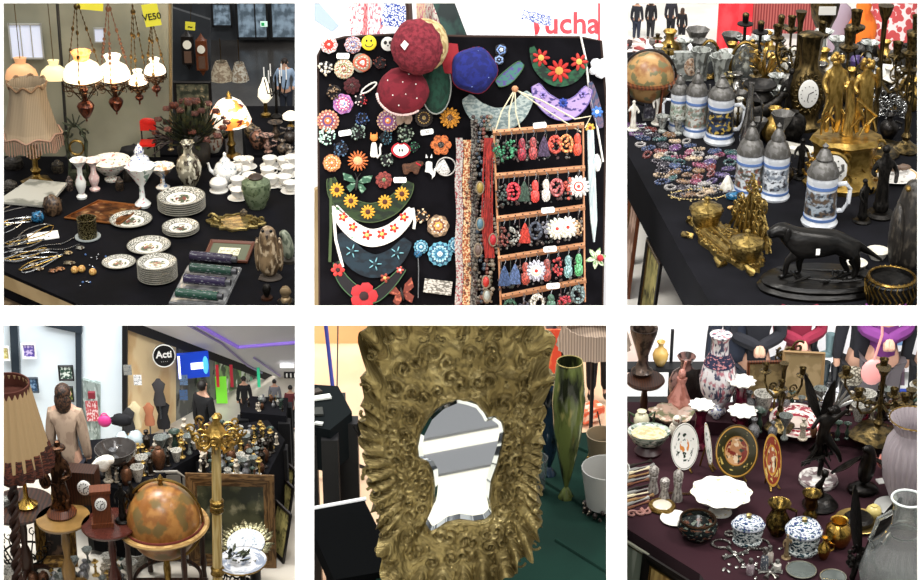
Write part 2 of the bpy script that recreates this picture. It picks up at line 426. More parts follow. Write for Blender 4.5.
# floor, glass partition, back hall
quadz('floor', [(-40, 345), (340, 345), (340, -60), (-40, -60)], zf1, mt('hall_floor', '3a3836', .2, 0, '2c2a29', 1.5, co='O', b=.05), .05)
yw = at(90, 158, z=Z1)[0].y
quadY('wall_left', [(-15, 330), (172, 330), (172, -15), (-15, -15)], yw+.25, mt('grey_green_glass_wall', '7d7c68', .28, 0, '94907c', 2.2, (.35, .65), co='O', c3='6a6a5c', s3=1.2, th3=(.5, .75)))
yb = 17.2
quadY('wall_back', [(130, 200), (330, 200), (330, -15), (130, -15)], yb, mt('dark_hall_wall', '34373b', .5, 0, '25282c', 1.5, co='O'))
day = mt('daylight_glass', 'dfeaf4', .1, em=.75)
dim = mt('dusky_glass', '8fa3b5', .15, 0, '55636f', 4, (.4, .6), em=.12)
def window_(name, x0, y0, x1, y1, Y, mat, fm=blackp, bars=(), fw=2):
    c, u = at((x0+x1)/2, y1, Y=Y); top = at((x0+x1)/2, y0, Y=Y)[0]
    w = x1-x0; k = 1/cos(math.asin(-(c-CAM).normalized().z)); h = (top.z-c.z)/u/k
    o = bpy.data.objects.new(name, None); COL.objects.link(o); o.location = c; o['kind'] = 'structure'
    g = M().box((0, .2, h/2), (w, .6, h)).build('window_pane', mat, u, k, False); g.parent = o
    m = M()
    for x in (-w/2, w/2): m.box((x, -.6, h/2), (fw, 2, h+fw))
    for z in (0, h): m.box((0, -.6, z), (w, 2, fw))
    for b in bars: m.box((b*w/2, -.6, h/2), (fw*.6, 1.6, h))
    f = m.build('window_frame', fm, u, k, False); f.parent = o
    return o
window_('window_reflection_1', 12, 24, 44, 58, yw+.2, mt('lit_blue_white', 'cfd6ea', .2, em=.25), mt('pale_frame', '9c9c96', .5), (-.3, .35), 1.5)  # window reflection on the glass wall, imitated by a faintly glowing pane
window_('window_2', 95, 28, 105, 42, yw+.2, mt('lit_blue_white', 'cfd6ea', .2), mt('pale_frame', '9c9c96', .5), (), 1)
window_('window_3', 213, 3, 232, 26, yb-.1, dim); window_('window_4', 238, 0, 268, 38, yb-.1, dim, bars=(.2,)); window_('window_5', 272, 0, 300, 38, yb-.1, dim)
window_('door_1', 235, 50, 266, 104, yb-.15, dim, bars=(.0,), fw=4)
window_('window_6', 250, 56, 260, 100, yb-.2, day, fw=1); window_('window_7', 272, 48, 300, 100, yb-.15, dim, fw=3)
window_('window_8', 205, 50, 230, 70, yb-.1, day)
e = T('exit_sign', 'small green and white emergency exit sign above the black framed door', 'sign', 264, 26, Y=yb-.3)
e.p('sign_box', M().box((0, 0, 2), (7, 1.5, 5)), mt('exit_white', 'cfeee0', .4, em=.5)); e.p('arrow', M().box((-1, -.9, 2), (3, .4, 3)), mt('exit_green', '1f9d55', .4, em=.4))
def pole(name, label, x0, y0, x1, y1, Y, r, mat, z=None):
    a, u = at(x0, y0, Y=Y) if z is None else at(x0, y0, z=z); b = at(x1, y1, Y=a.y)[0]
    d = (b-a)/u
    t = T(name, label, 'pole', x0, y0, z=z, Y=None if z else Y, k=1)
    t.p('shaft', M().tube([(0, 0, 0), tuple(d)], r, 8), mat); t.p('foot', M().lathe([(r*2, 0), (r*2, 1), (r, 2.5)], 12), mat)
pole('partition_pole', 'thin black upright pole against grey glass partition', 68, 157, 57, 0, None, 1.6, mt('pole_black', '22211f', .4), Z1)
pole('partition_pole', 'thin brass coloured upright pole beside the hanging clocks', 171, 150, 170, 0, None, 1.6, mt('pole_brass', '9a8560', .4, .6), Z1)
# stall table
def table(name, label, outline, z, mat, drop=60, legm=None, ll=.7, cat='table', top=None, px_trim=None, group=None):
    P = [at(x, y, z=z)[0] for x, y in outline]; c = sum(P, Vector())/len(P); n = len(P)
    root = bpy.data.objects.new(name, None); COL.objects.link(root); root.location = c; root['label'] = label; root['category'] = cat
    def mk(nm, top_z, bot_z, s, mt_):
        vs = [((p.x-c.x)*s, (p.y-c.y)*s, top_z) for p in P]+[((p.x-c.x)*s*(1.01 if nm != 'table_top' else 1), (p.y-c.y)*s, bot_z) for p in P]
        me = bpy.data.meshes.new(nm); me.from_pydata(vs, [], [tuple(range(n)), tuple(range(n, 2*n))[::-1]]+[(i, n+i, n+(i+1) % n, (i+1) % n) for i in range(n)]); me.materials.append(mt_)
        o = bpy.data.objects.new(nm, me); COL.objects.link(o); o.parent = root; return o
    if top: mk('table_top', -.012, -.05, 1.0, top); mk('tablecloth', 0, -.012, .995, mat)
    else: mk('tablecloth', 0, -drop, 1, mat); mk('table_top', -.004, -.03, .98, wood_d)
    for i in range(n):
        if i % max(1, n//4) == 0 and i//max(1, n//4) < 4:
            me = M().box((0, 0, -.03-ll/2), (.05, .05, ll)); q = me.build('leg', legm or wood_d, 1, 1, False); q.parent = root; q.location = ((P[i].x-c.x)*.9, (P[i].y-c.y)*.9, 0)
    return root
table('stall_table', 'long market table under black velvet cloth loaded with plates and jewellery', [(-8, 266), (75, 303), (130, 330), (320, 335), (320, 158), (-8, 156)], Z1, velvet, .35)
tt = table('stall_table', 'black covered table behind the bouquet crowded with cups and lamps', [(160, 155), (222, 155), (224, 128), (160, 128)], Z1, velvet, .5)
table('stall_table', 'black covered table beyond the aisle under candelabrum and far lamps', [(246, 155), (320, 155), (320, 106), (241, 106)], Z1, velvet, .5)
pts = [at(-8, 268, z=Z1)[0], at(75, 304, z=Z1)[0], at(130, 332, z=Z1)[0]]
o = struct('trim_1', [p+Vector((0, -.02, 0)) for p in pts]+[p+Vector((0, -.02, -.09)) for p in pts], [(0, 3, 4, 1), (1, 4, 5, 2)], mt('beige_board', 'b39a72', .5, 0, 'a18860', 3, co='O'))
quadz('floor_step', [(-10, 330), (-10, 262), (90, 300), (120, 330)], Z1-.18, mt('veined_stone', '6b5a45', .4, 0, '3e3225', 9, co='O'))
# ---- hanging oil lamps
def oil_lamp(px, py, label, R, amber, Y, ptop=-6, chain_dy=None, beads=False, sc=1):
    """py = lower finial tip"""
    t = T('hanging_oil_lamp', label, 'lamp', px, py, Y=Y)
    H = R*2.7
    t.p('reservoir', M().lathe([(0, 0), (1.1, 1), (.8, 3), (.18*R, 5), (.38*R, .22*H), (.44*R, .3*H), (.34*R, .36*H), (.14*R, .4*H), (.12*R, .5*H), (.22*R, .6*H), (.14*R, .66*H)], 16), mt('copper_red', '5a2c1c', .3, .7, '2e140c', 6))
    m = M(); zt = .8*H
    ring(m, (0, 0, zt), R, .6, 24); ring(m, (0, 0, zt-3), R*.97, .35, 24); ring(m, (0, 0, zt-R*.55), R*.6, .6, 20)
    for i in range(8):
        a = i*pi/4; scroll(m, (R*.75*cos(a), R*.75*sin(a), zt-4), 3.2, .5, 1.2, a0=pi/2*i); m.tube([(R*cos(a), R*sin(a), zt), (R*1.02*cos(a), R*1.02*sin(a), zt-R*.35), (R*.6*cos(a), R*.6*sin(a), zt-R*.55), (R*.2*cos(a), R*.2*sin(a), .42*H)], .55, 5); scroll(m, (R*.85*cos(a), R*.85*sin(a), zt-R*.5), R*.2, .5, 1.2, a0=a)
    t.p('gallery', m, bronze)
    t.p('shade', M().lathe([(R*.98, zt+.6), (R*.96, zt+R*.3), (R*.8, zt+R*.62), (R*.5, zt+R*.82), (R*.36, zt+R*.9)], 24), glow if not amber else mt('lit_cream_glass', 'fff0cf', .3, em=.8))
    t.p('chimney_collar', M().lathe([(R*.34, zt+R*.9), (R*.4, zt+R*1.15), (R*.5, zt+R*1.3), (R*.42, zt+R*1.33), (R*.2, zt+R*1.05)], 20, fl=(10, .06)), glowo if amber else glow)
    ht = (py-ptop)
    for i in range(3):
        a = i*2*pi/3+.5; p0 = Vector((R*cos(a), R*sin(a), zt)); p1 = Vector((0, 0, ht)); m = M()
        n = 14
        for j in range(n):
            q = p0.lerp(p1, (j+.5)/n); ell_r = (.7, .7, 1.9) if j % 4 else (1.6, .7, 2.6)
            m.ell(q, ell_r, 6, 4)
        m.tube([p0, p1], .3, 4)
        if beads:
            for j in range(5): m.ell(p0.lerp(p1, .25+j*.06), (1.7, 1.7, 1.7), 7, 5)
        t.p('chain', m, chainm if not beads else mt('bead_chain', '6a4630', .4, .3))
    t.p('ceiling_hook', M().lathe([(0, ht), (3, ht+1), (3.5, ht+4), (1, ht+6)], 10), iron)
    p, _ = at(px, py-.9*H, Y=Y); bulb(p+Vector((0, -.2, 0)), 2.2)
    return t
YL = yw-.25
oil_lamp(87, 122, 'hanging oil lamp with orange chimney collar and dark red reservoir on long chains', 20, True, YL-.25, 2)
oil_lamp(117, 115, 'hanging lamp with broad white shade and beaded chains', 17, False, YL, 4, beads=True)
oil_lamp(140, 105, 'small hanging lamp with white frilled shade between beaded lamp and brass pole', 10, False, YL, 6)
oil_lamp(157, 97, 'smallest hanging lamp with white shade next to the brass pole', 11, False, YL-.12, 20)
def dome(px, py, R, mat, label):  # lamp reflections on the glass wall, modelled as dimly glowing domes
    t = T('dome_reflection', label, 'lamp', px, py, Y=yw+.0)
    t.p('shade', M().lathe([(R, 0), (R*.98, R*.2), (R*.85, R*.55), (R*.5, R*.85), (R*.3, R*.9)], 24, sy=.5), mat)
    t.p('collar', M().lathe([(R*.3, R*.9), (R*.35, R*1.1), (R*.4, R*1.25), (.1, R*1.2)], 16, sy=.5), mat)
    t.p('hanger', M().tube([(0, 0, R*1.2), (0, 0, R+70)], .4, 4), chainm)
dome(22, 79, 17, mt('amber_reflection_glow', 'e0a878', .4, em=.28), 'dull amber reflection of a domed lamp above the fringed lampshade')
dome(55, 79, 15, mt('cream_reflection_glow', 'f0dfa8', .4, em=.5), 'cream reflection of a domed lamp half hidden by the thin black pole')
# ---- fringed table lamp
t = T('table_lamp', 'table lamp with large cream fringed lampshade and ornate brass stem', 'lamp', 37, 183, z=Z1)
t.p('base', M().lathe([(14, 0), (15, 2), (11, 4), (5, 6), (3, 9), (5, 13), (2.5, 16), (2.2, 34), (4, 38), (2, 41), (1.6, 50)], 18, fl=(6, .12)), brass)
m = M()
for s_ in (-1, 1): scroll(m, (s_*5, 0, 30), 5, .8, 1.1, a0=pi/2, sgn=s_); m.tube([(0, 0, 22), (s_*5, 0, 25), (s_*8, 0, 33)], .9, 5)
t.p('arm', m, brass)
m = M().lathe([(28, 48), (27.5, 50), (22, 60), (18.5, 74), (17.5, 92), (19, 99), (18, 99), (16, 92), (26, 50)], 32, fl=(8, .05))
t.p('lamp_shade', m, mt('cream_fabric', '9c8a72', .8, 0, '8c7a60', 12, tex='S', b=.2))
m = M(); pts = []
for i in range(64):
    a = i*2*pi/64; r = 28.5*(1+.05*cos(8*a)); pts.append((r*cos(a), r*sin(a), 49+3*abs(sin(4*a))))
    m.tube([(r*cos(a), r*sin(a), 50), (r*1.02*cos(a), r*1.02*sin(a), 37+2*sin(7*i))], .75, 4)
m.tube(pts, 1.1, 5, True); t.p('fringe', m, mt('pink_fringe', '9a7a66', .9))
m = M(); pts = [(18.6*(1+.05*cos(8*a))*cos(a), 18.6*(1+.05*cos(8*a))*sin(a), 97+2.5*cos(8*a)) for a in [i*2*pi/64 for i in range(64)]]
m.tube(pts, 1.3, 5, True); t.p('braid', m, mt('brown_braid', '7a5f45', .9))
# ornate dark clock frame by the pole
t = T('openwork_ornament', 'dark green metal openwork clock frame with pointed crest by black pole', 'ornament', 80, 184, z=Z1)
m = M().box((0, 0, 2), (22, 10, 4)).box((0, 0, 8), (16, 8, 10))
for s_ in (-1, 1): m.tube([(s_*10, 0, 4), (s_*8, 0, 22), (s_*10, 0, 42), (s_*6, 0, 54), (0, 0, 60)], [2.2, 1.6, 2, 1.6, 1.2], 6); scroll(m, (s_*8, 0, 50), 5, 1.2, 1.2, sgn=s_)
t.p('frame', m, mt('verdigris', '4b5240', .45, .6, '2b2c22', 8, b=.5)); ring(m2 := M(), (0, 0, 36), 7, 1.2, 18, ax='y'); t.p('bezel', m2, brass)
m = M()
for i in range(5): leafm(m, (0, 0, 56), 13, 5, pi/2*0, pi*(.15+.175*i), .1)
t.p('crest', m, mt('verdigris', '4b5240'))
# ---- wall clocks, pictures
def wclock(px, py, label, w, h, wd):
    t = T('wall_clock', label, 'clock', px, py, Y=14.6)
    t.p('case', M().box((0, 0, h/2), (w, 6, h*.8)).lathe([(w*.5, h*.9), (w*.3, h*.96), (1, h*1.05), (0, h*1.1)], 10, sy=.4).lathe([(0, -3), (w*.3, 2), (w*.5, h*.1)], 10, sy=.4), wd)
    t.p('dial', M().lathe([(0, 0), (w*.36, 0), (w*.36, .8), (0, .8)], 20).xf(Matrix.Translation((0, -3.2, h*.68)) @ Matrix.Rotation(pi/2, 4, 'X')), radial('dial', [(0, '333333'), (.12, 'e9e2d0'), (.7, '6a6358'), (.8, 'e9e2d0')]))
    t.p('glass_door', M().box((0, -3.2, h*.32), (w*.6, .6, h*.34)), mt('clock_glass', '5a4438', .1))
t = None
wclock(189, 67, 'near black carved wall clock with white dial hanging by the brass pole', 12, 34, mt('ebony', '15100e', .35))
wclock(203, 73, 'brown wooden wall clock with glazed pendulum door right of black clock', 11, 36, wood_m)
quadY('wall_side', [(172, 160), (212, 160), (210, 20), (172, 8)], 14.75, mt('dark_hall_wall', '34373b'))
def picture(px, py, label, w, h, z=None, Y=None, d=None, rot=(0, 0, 0), fm=wood_d, art=None, b=4, mount=None, name='framed_picture', cat='picture'):
    t = T(name, label, cat, px, py, z=z, Y=Y, d=d, rot=rot)
    t.p('frame', framem(w, h, b, 2.2), fm, smooth=False); 
    if mount: t.p('mount', panelm(w, h, b, -.3), mount, smooth=False); t.p('print', M().box((0, -.8, h/2), ((w-2*b)*.55, .4, (h-2*b)*.45)), art, smooth=False)
    else: t.p('canvas', panelm(w, h, b, -.4), art, smooth=False)
    return t
paint = mt('dim_landscape', '6b6650', .5, 0, '2f3226', 4, (.4, .6), c3='a38d6a', s3=7, th3=(.58, .68))
picture(194, 112, 'wide painting of a procession in a dark frame below the clocks', 38, 31, Y=14.5, art=paint, fm=mt('ebony', '15100e'), b=3)
# yellow signs
ylw = mt('yellow_card', 'd9cf3a', .6)
def sign(px, py, label, w, h, txt, Y, rz=0, mat=ylw, tc_='23210f', sz=9):
    t = T('hanging_sign', label, 'sign', px, py, Y=Y, rot=(0, rz, 0)); t.p('card', M().box((0, 0, h/2), (w, .6, h)), mat, smooth=False)
    if txt: t.p('lettering', textm(M(), txt, sz, (0, -.6, h*.42), .3, rx=pi/2, bold=.15), mt('ink_'+tc_, tc_, .6))
    t.p('string', M().tube([(0, 0, h), (0, 0, h+20)], .3, 4), chainm)
sign(90, 10, 'yellow paper sign edge hanging above the first lamp', 26, 9, '', YL+.3, .1)
sign(154, 26, 'yellow price sign with black handwriting near the brass pole', 16, 22, 'VE50', YL-.3, -.15)
sign(190, 30, 'small yellow sign hanging above the wall clocks', 10, 8, '~', 14.4, .1, sz=8)
# stained lamp
t = T('table_lamp', 'lit stained glass table lamp with amber and white panels behind bouquet', 'lamp', 232, 157, z=Z1)
t.p('base', M().lathe([(8, 0), (9, 2), (4, 4), (3, 10), (4.5, 13), (2.6, 17), (3.2, 30), (1.8, 34)], 14), brass)
t.p('lamp_shade', M().lathe([(21, 34), (21.5, 38), (18, 46), (12, 54), (5, 58), (4, 58)], 12), mt('leaded_glass', 'fff3df', .3, 0, 'ff8a3c', 3.2, (.5, .52), em=.7, c3='5c1d10', s3=4.5, th3=(.62, .65)))
t.p('finial', M().lathe([(4, 58), (2, 60), (2.5, 62), (0, 65)], 10), brass)
bulb(at(232, 112, z=None, Y=t.pos.y-.1)[0], 5)
for (x, y, lb, w, c) in ((222, 79, 'ivory patterned lampshade hanging beyond the stained glass lamp', 12, 'a89c86'), (240, 80, 'pale lampshade hanging right of the ivory one', 9, 'b8b4a6')):
    t = T('hanging_lampshade', lb, 'lampshade', x, y, Y=15.5); t.p('shade', M().lathe([(w, 0), (w*.95, 3), (w*.5, 17), (w*.45, 17), (w*.9, 2)], 18, fl=(8, .04)), mt('shade_'+c, c, .8, 0, '7d6c58', 8)); t.p('wire', M().tube([(0, 0, 17), (0, 0, 40)], .4, 4), chainm)
t = T('table_lamp', 'lit tulip shaped white glass lamp on far table', 'lamp', 266, 116, z=Z1)
t.p('base', M().lathe([(5, 0), (5, 2), (2, 4), (2, 14)], 12), brass); t.p('lamp_shade', M().lathe([(3, 14), (7, 19), (6, 27), (3, 33), (1.5, 38)], 14, fl=(6, .06)), mt('lit_tulip', 'fff1d6', .3, em=1.0))
t = T('table_lamp', 'lit flat white dome lamp at the far table edge', 'lamp', 291, 128, z=Z1)
t.p('base', M().lathe([(4, 0), (4, 2), (1.5, 4), (1.5, 10)], 12), brass); t.p('lamp_shade', M().lathe([(8, 10), (8, 13), (4, 16), (1, 17)], 14), glow)
# candelabra / person beyond
person(287, 121, 'person in a pale blue top standing beyond far table', 62, mt('pale_blue_cloth', '8fa5bf', .8), mt('dark_jeans', '1f2430', .8), 'b98f78', '2a1d18', z=zf1, arms='pocket')
t = T('candelabrum', 'dark branched candelabrum with thin arms on far table', 'candelabrum', 277, 118, z=Z1)
m = M().lathe([(6, 0), (6, 2), (1.5, 5), (1.2, 40), (0, 44)], 10)
for i in range(6):
    a = i*pi/3; m.tube([(0, 0, 26), (8*cos(a), 8*sin(a), 24), (11*cos(a), 11*sin(a), 38)], .8, 5)
t.p('stand', m, iron)
m = M()
for i in range(6): m.lathe([(.6, 38), (.6, 50)], 6, c=(11*cos(i*pi/3), 11*sin(i*pi/3), 0))
t.p('candles', m, papr)
# red chairs
def rchair(px, py, label, s=1):
    t = T('red_chair', label, 'chair', px, py, Y=yw-.06, sc=s); red = mt('red_plastic', 'c02018', .35)
    t.p('backrest', M().box((0, 0, 26), (16, 2, 9)).ell((0, 0, 30), (8, 1.4, 4)), red); t.p('seat', M().box((0, -8, 12), (16, 15, 2)), red)
    m = M()
    for x in (-7, 7):
        for y in (-14, 0): t.p('leg', M().tube([(x, y, 0), (x, y, 12 if y < 0 else 26)], .8, 6), blackp)
T('travel_bag', 'black bag slumped beside the red chair', 'bag', 132, 160, z=Z1).solo(M().ell((0, 0, 7), (12, 6, 8), nz=.3), mt('bag_black', '101012', .7))
rchair(150, 152, 'red plastic chair with thin black legs behind bouquet table')
# ---- the bouquet
t = T('flower_bouquet', 'large dried bouquet of dusky brown and pink flowers in dark pot', 'bouquet', 195, 166, z=Z1, sc=1.3)
t.p('pot', M().lathe([(8, 0), (12, 5), (13, 14), (10, 20), (11, 22)], 18), mt('dark_pot', '2b2722', .4))
random.seed(3)
m = M()
for i in range(150):
    a = U(0, 2*pi); e_ = U(-.1, 1.4); r = U(16, 24); leafm(m, (r*.4*cos(a), r*.3*sin(a), 20+r*.5*sin(e_)), U(10, 20), U(2.5, 5), a, e_, U(0, .5), 3)
t.p('foliage', m, mt('dull_leaves', '1c2616', .6, 0, '34341a', 12, c3='14100c', s3=9))
fcol = [mt('dried_rose', '4c2a22', .7, 0, '33180f', 9), mt('dusky_pink', '654038', .7, 0, '4a2820', 9), mt('rust_flower', '5e2c1c', .7, 0, '2e130c', 9)]
for i in range(44):
    a = U(0, 2*pi); e_ = U(.05, 1.5); x, y, z = 29*cos(a)*cos(e_), 16*sin(a)*cos(e_), 24+25*sin(e_); m = M()
    for k_ in range(7): b_ = k_*.9; m.ell((x+1.7*cos(b_), y+1.6*sin(b_), z+.5*(k_ % 2)), (1.6, 1.3, 1.5), 6, 4)
    m.ell((x, y, z+.6), 1.7, 7, 5); t.p('flower', m, fcol[i % 3])
m = M()
for i in range(26):
    a = U(2.4, 3.9); m.tube([(0, 0, 18), (18*cos(a), 10*sin(a), 22), (U(28, 38)*cos(a), 16*sin(a), U(10, 30))], .5, 4)
t.p('twigs', m, mt('dark_twigs', '20120f', .7))
# ---- china
trans_p = radial('transfer_plate', [(0, 'e9e5da'), (.44, '9a9a8a'), (.47, 'efece3'), (.62, '8f8d80'), (.65, 'e7e3d8'), (.93, '7e7b70')], '4a4b42', 24, (.44, .5), .2, (.62, .93), motif=[('4f5a48', 0, .42, 9, .46), ('7c4a40', 0, .25, 11, .52)])
def plate(px, py, label, R, mat=trans_p, lift=0, group=None, z=Z1, rz=0, name='dinner_plate', cat='plate', fl=None):
    t = T(name, label, cat, px, py, z=z, rot=(0, 0, rz), lift=lift, group=group, k=1); o = t.solo(platem(R, 32, fl), mat); return t
plate(131, 222, 'single transfer printed plate above the middle plates', 21.5)
plate(119, 264, 'shallow transfer printed bowl beside yellow beads', 17)
plate(149, 248, 'dinner plate with green floral centre overlapping tallest front stack', 22)
def stack(px, py, n, R, where, dz=1.9):
    for i in range(n):
        lb = f'topmost patterned plate of the {where}' if i == n-1 else f'patterned plate lower down in the {where}'
        plate(px, py, lb, R*(1 if i < n-1 else 1), lift=i*dz, group=None if i == n-1 else 'plates of the '+where, rz=i*.7)
stack(158, 279, 8, 20, 'tall stack near the packaged figurines', 2.3)
stack(182, 210, 6, 24, 'wide stack behind the others', 2.3)
stack(181, 232, 3, 18.5, 'low stack under the wide one', 2.0)
# vases
whitev = mt('opal_glass', 'dfe0da', .2, 0, 'b7a79f', 3.5, (.55, .62), c3='c48f93', s3=6, th3=(.6, .66))
def vase(px, py, label, prof, H, R, mat, name='vase', fl=None, extra=None, z=Z1, cat=None, handles=None, foot=None, group=None, sc=1):
    t = T(name, label, cat or 'vase', px, py, z=z, group=group, sc=sc)
    if handles or extra or foot:
        t.p('body', vasem(prof, H, R, 22, fl), mat)
        if handles:
            for s_ in ((-1, 1) if handles[0] != 1 else (1,)):
                hh = handles[1:]; x0, z0, x1, z1_, bx = hh
                t.p('handle', M().tube([(s_*x0*R, 0, z0*H), (s_*bx*R, 0, (z0*.75+z1_*.25)*H), (s_*bx*R, 0, (z0*.3+z1_*.7)*H), (s_*x1*R, 0, z1_*H)], R*.09+.3, 6), handles[7] if len(handles) > 7 else mat)
        if extra:
            for nm, mm, ma in extra: t.p(nm, mm, ma)
    else: t.solo(vasem(prof, H, R, 22, fl), mat)
    return t
PV = [(.55, 0), (.6, .05), (.3, .12), (.55, .3), (.6, .42), (.3, .6), (.28, .78), (.7, .95), (1, 1), (.9, .98), (.2, .78)]
vase(82, 198, 'slim opal glass vase with flared rim, nearer of the pair', PV, 38, 9, whitev, fl=(8, .06, 30))
vase(95, 190, 'pink tinted opal glass vase behind the slim white one', PV, 30, 9, mt('pink_opal', 'd5b3ae', .2, 0, 'e9dcd6', 4), fl=(8, .06, 24))
fl_c = mt('flowered_china', 'eae6da', .2, 0, 'b6564f', 7, (.6, .64), c3='4c6b45', s3=9, th3=(.6, .64))
t = T('footed_bowl', 'large flower painted footed bowl with green rim behind the vases', 'bowl', 112, 180, z=Z1)
t.p('bowl', M().lathe([(4, 6), (10, 8), (17, 15), (20, 20), (19, 20), (15, 15), (0, 10)], 28), fl_c); t.p('foot', M().lathe([(7, 0), (7.5, 1.5), (4, 3), (4, 7)], 18), fl_c)
bw = mt('blue_white_china', 'e6e8ea', .15, 0, '2d4f9c', 6, (.54, .58), c3='b5473f', s3=9, th3=(.64, .68))
JP = [(.5, 0), (.62, .05), (.95, .35), (1, .55), (.8, .75), (.42, .84), (.42, .9), (0, .9)]
vase(141, 180, 'blue and white lidded ginger jar beside the large bowl', JP, 30, 11, bw, name='ginger_jar', cat='jar', extra=[('lid', M().lathe([(4.8, 27), (5.2, 29), (3, 33), (1, 35), (0, 37)], 14), bw)])
CP = [(.5, 0), (.55, .06), (.2, .2), (.15, .5), (.5, .68), (1, 1), (.93, 1), (.3, .7), (0, .6)]
vase(143, 206, 'tall flower painted opal glass compote with ruffled rim', CP, 40, 15, mt('opal_blossom', 'e3e6e2', .15, 0, '7d9488', 5, (.6, .64), c3='c98a90', s3=7, th3=(.6, .64)), name='compote', cat='compote', fl=(9, .09, 30))
vase(163, 188, 'low china compote with blue and tan flowers between tall compote and vase', CP, 22, 13, mt('compote_tan', 'ddd8cd', .2, 0, '5b7ca5', 6, (.55, .6), c3='b98a5e', s3=5, th3=(.55, .6)), name='compote', cat='compote', fl=(9, .08, 16))
BV = [(.4, 0), (.55, .03), (.9, .25), (1, .45), (.8, .62), (.35, .74), (.3, .85), (.55, .98), (.5, 1), (.2, .85)]
vase(190, 186, 'bulbous vase with brown landscape painting and narrow neck', BV, 44, 13, mt('painted_brown', '8c8674', .2, 0, '33291f', 4, (.45, .55), c3='c9c3ae', s3=6, th3=(.55, .6)))
vase(214, 152, 'white flowered vase standing behind the teapot', BV, 30, 10, mt('flowered_tall', 'cfcabb', .2, 0, '8a5a44', 6, (.55, .6)))
# tea pot
t = T('teapot', 'white porcelain teapot with faint flowers and domed lid', 'teapot', 226, 182, z=Z1)
tp = mt('teapot_china', 'e9e8e4', .15, 0, '93a3ad', 6, (.58, .63))
t.p('body', M().lathe([(5, 0), (6, 1.5), (11, 7), (12, 12), (9, 18), (5, 20)], 20), tp); t.p('lid', M().lathe([(5.5, 20), (5, 22), (2, 25), (1.5, 27), (2, 28), (0, 30)], 16), tp)
t.p('spout', M().tube([(-10, 0, 8), (-15, 0, 12), (-17, 0, 19)], [2.4, 1.7, 1.2], 7), tp); t.p('handle', M().tube([(10, 0, 17), (16, 0, 18), (17, 0, 10), (11, 0, 6)], 1, 6), tp)
t = T('sugar_bowl', 'white lidded sugar bowl stacked on saucers below teapot', 'bowl', 219, 191, z=Z1)
t.p('body', M().lathe([(9, 0), (9.5, 1), (6, 2), (9, 6), (9, 9)], 18), porc); t.p('lid', M().lathe([(9, 9), (7, 12), (2, 14), (1.5, 16), (0, 17)], 16), porc)
# cups
def cup(px, py, lab, lift=0, grp='white teacups on saucers behind the green jar'):
    t = T('teacup', lab, 'teacup', px, py, z=Z1, group=grp, lift=lift); t.p('bowl', M().lathe([(3.4, 0), (4, .6), (6.5, 4), (7.6, 8), (7, 8), (3, 1.5), (0, 1.2)], 18), porc); t.p('handle', M().tube([(7, 0, 7), (10, 0, 6.5), (9.5, 0, 3), (6, 0, 2.5)], .7, 5), porc); return t
cp = sp_ = None
pos = [(238, 199), (238, 188), (244, 178), (241, 168), (247, 168), (268, 178), (270, 167), (285, 186), (288, 176), (284, 168), (291, 192), (292, 166), (272, 186), (236, 176), (250, 184)]
L1 = 'white teacup on a saucer in the rows behind green jar'; L2 = 'white saucer under a teacup in the rows behind green jar'
for i, (x, y) in enumerate(pos):
    if i == 0:
        s_ = T('saucer', L2, 'saucer', x, y, z=Z1, group='saucers behind the green jar', k=1); s_.solo(platem(10.5, 24), porc); cp = cup(x, y, L1, 2.2); ch = kids(cp.root)
    else:
        clone(s_.root, x, y, z=Z1, ch=[], rz=i); clone(cp.root, x, y, z=Z1, ch=ch, rz=i*1.3, lift=2.2*cp.u)
# green jar
vase(257, 207, 'squat sage green ceramic jar with dark lid by the teacups', [(.55, 0), (.6, .04), (.85, .3), (1, .62), (.95, .78), (.6, .88), (.4, .9), (0, .9)], 32, 15, mt('sage_glaze', '6f7a5f', .25, 0, '59654b', 4, c3='3f4a35', s3=9), name='lidded_jar', cat='jar', extra=[('lid', M().lathe([(7, 28), (7.5, 30), (5, 32), (0, 33)], 16), mt('dark_lid', '35281e', .4))])
# brass tray
t = T('brass_tray', 'ornate leaf edged brass tray with raised ends', 'tray', 236, 224, z=Z1, rot=(0, 0, -.1), k=1)
pts = []
for i in range(48):
    a = i*2*pi/48; r = 1+.1*cos(12*a)+.08*cos(4*a); pts.append((26*r*cos(a), 17*r*sin(a)))
tb = mt('tray_brass', 'a3905a', .35, .85, '5f5230', 9, (.4, .6), 1, 14)
t.p('dish', M().slab(pts, 0, 2).rough(.5, .2), tb)
m = M()
for s_ in (-1, 1):
    for j in range(4): scroll(m, (s_*(17+j*2.4), -6+4*j, 4), 4.5, 1.3, 1.1, a0=j, sgn=s_)
m.tube([(p[0]*.98, p[1]*.98, 2.5) for p in pts], 1.2, 5, True); t.p('rim', m, tb)
# owl figurine
t = T('owl_figurine', 'carved mottled stone owl figurine at the table edge', 'figurine', 270, 279, z=Z1)
m = M(); skin(m, [(0, 0, 3), (0, 0, 18), (0, -1, 36), (0, -3, 48), (0, -5, 50)], [(0, 1), (1, 2), (2, 3), (3, 4)], [9, 13, 11, 8.5, 6], sub=2)
m.rough(.6, .3); stone = mt('mottled_stone', '8a7355', .45, 0, '4d3b28', 4, (.4, .6), .6, 12, c3='b7a386', s3=5)
t.p('body', m, stone); m = M()
for s_ in (-1, 1): m.ell((s_*11, 1, 24), (3.5, 6, 17), 10, 8)
t.p('wing', m, stone); t.p('beak', M().lathe([(1.6, 0), (0, 5)], 8).xf(Matrix.Translation((0, -10, 47)) @ Matrix.Rotation(pi*.8, 4, 'X')), mt('beak', '2a211a', .5))
m = M()
for s_ in (-1, 1): m.ell((s_*4, -9, 51), (1.6, 1.2, 1.6), 8, 6)
t.p('eye', m, mt('eye_black', '0a0a0a', .1)); t.p('perch', M().ell((0, 0, 1.5), (12, 9, 3.5), 14, 6, nz=.15), mt('perch_rock', '3b322a', .7))
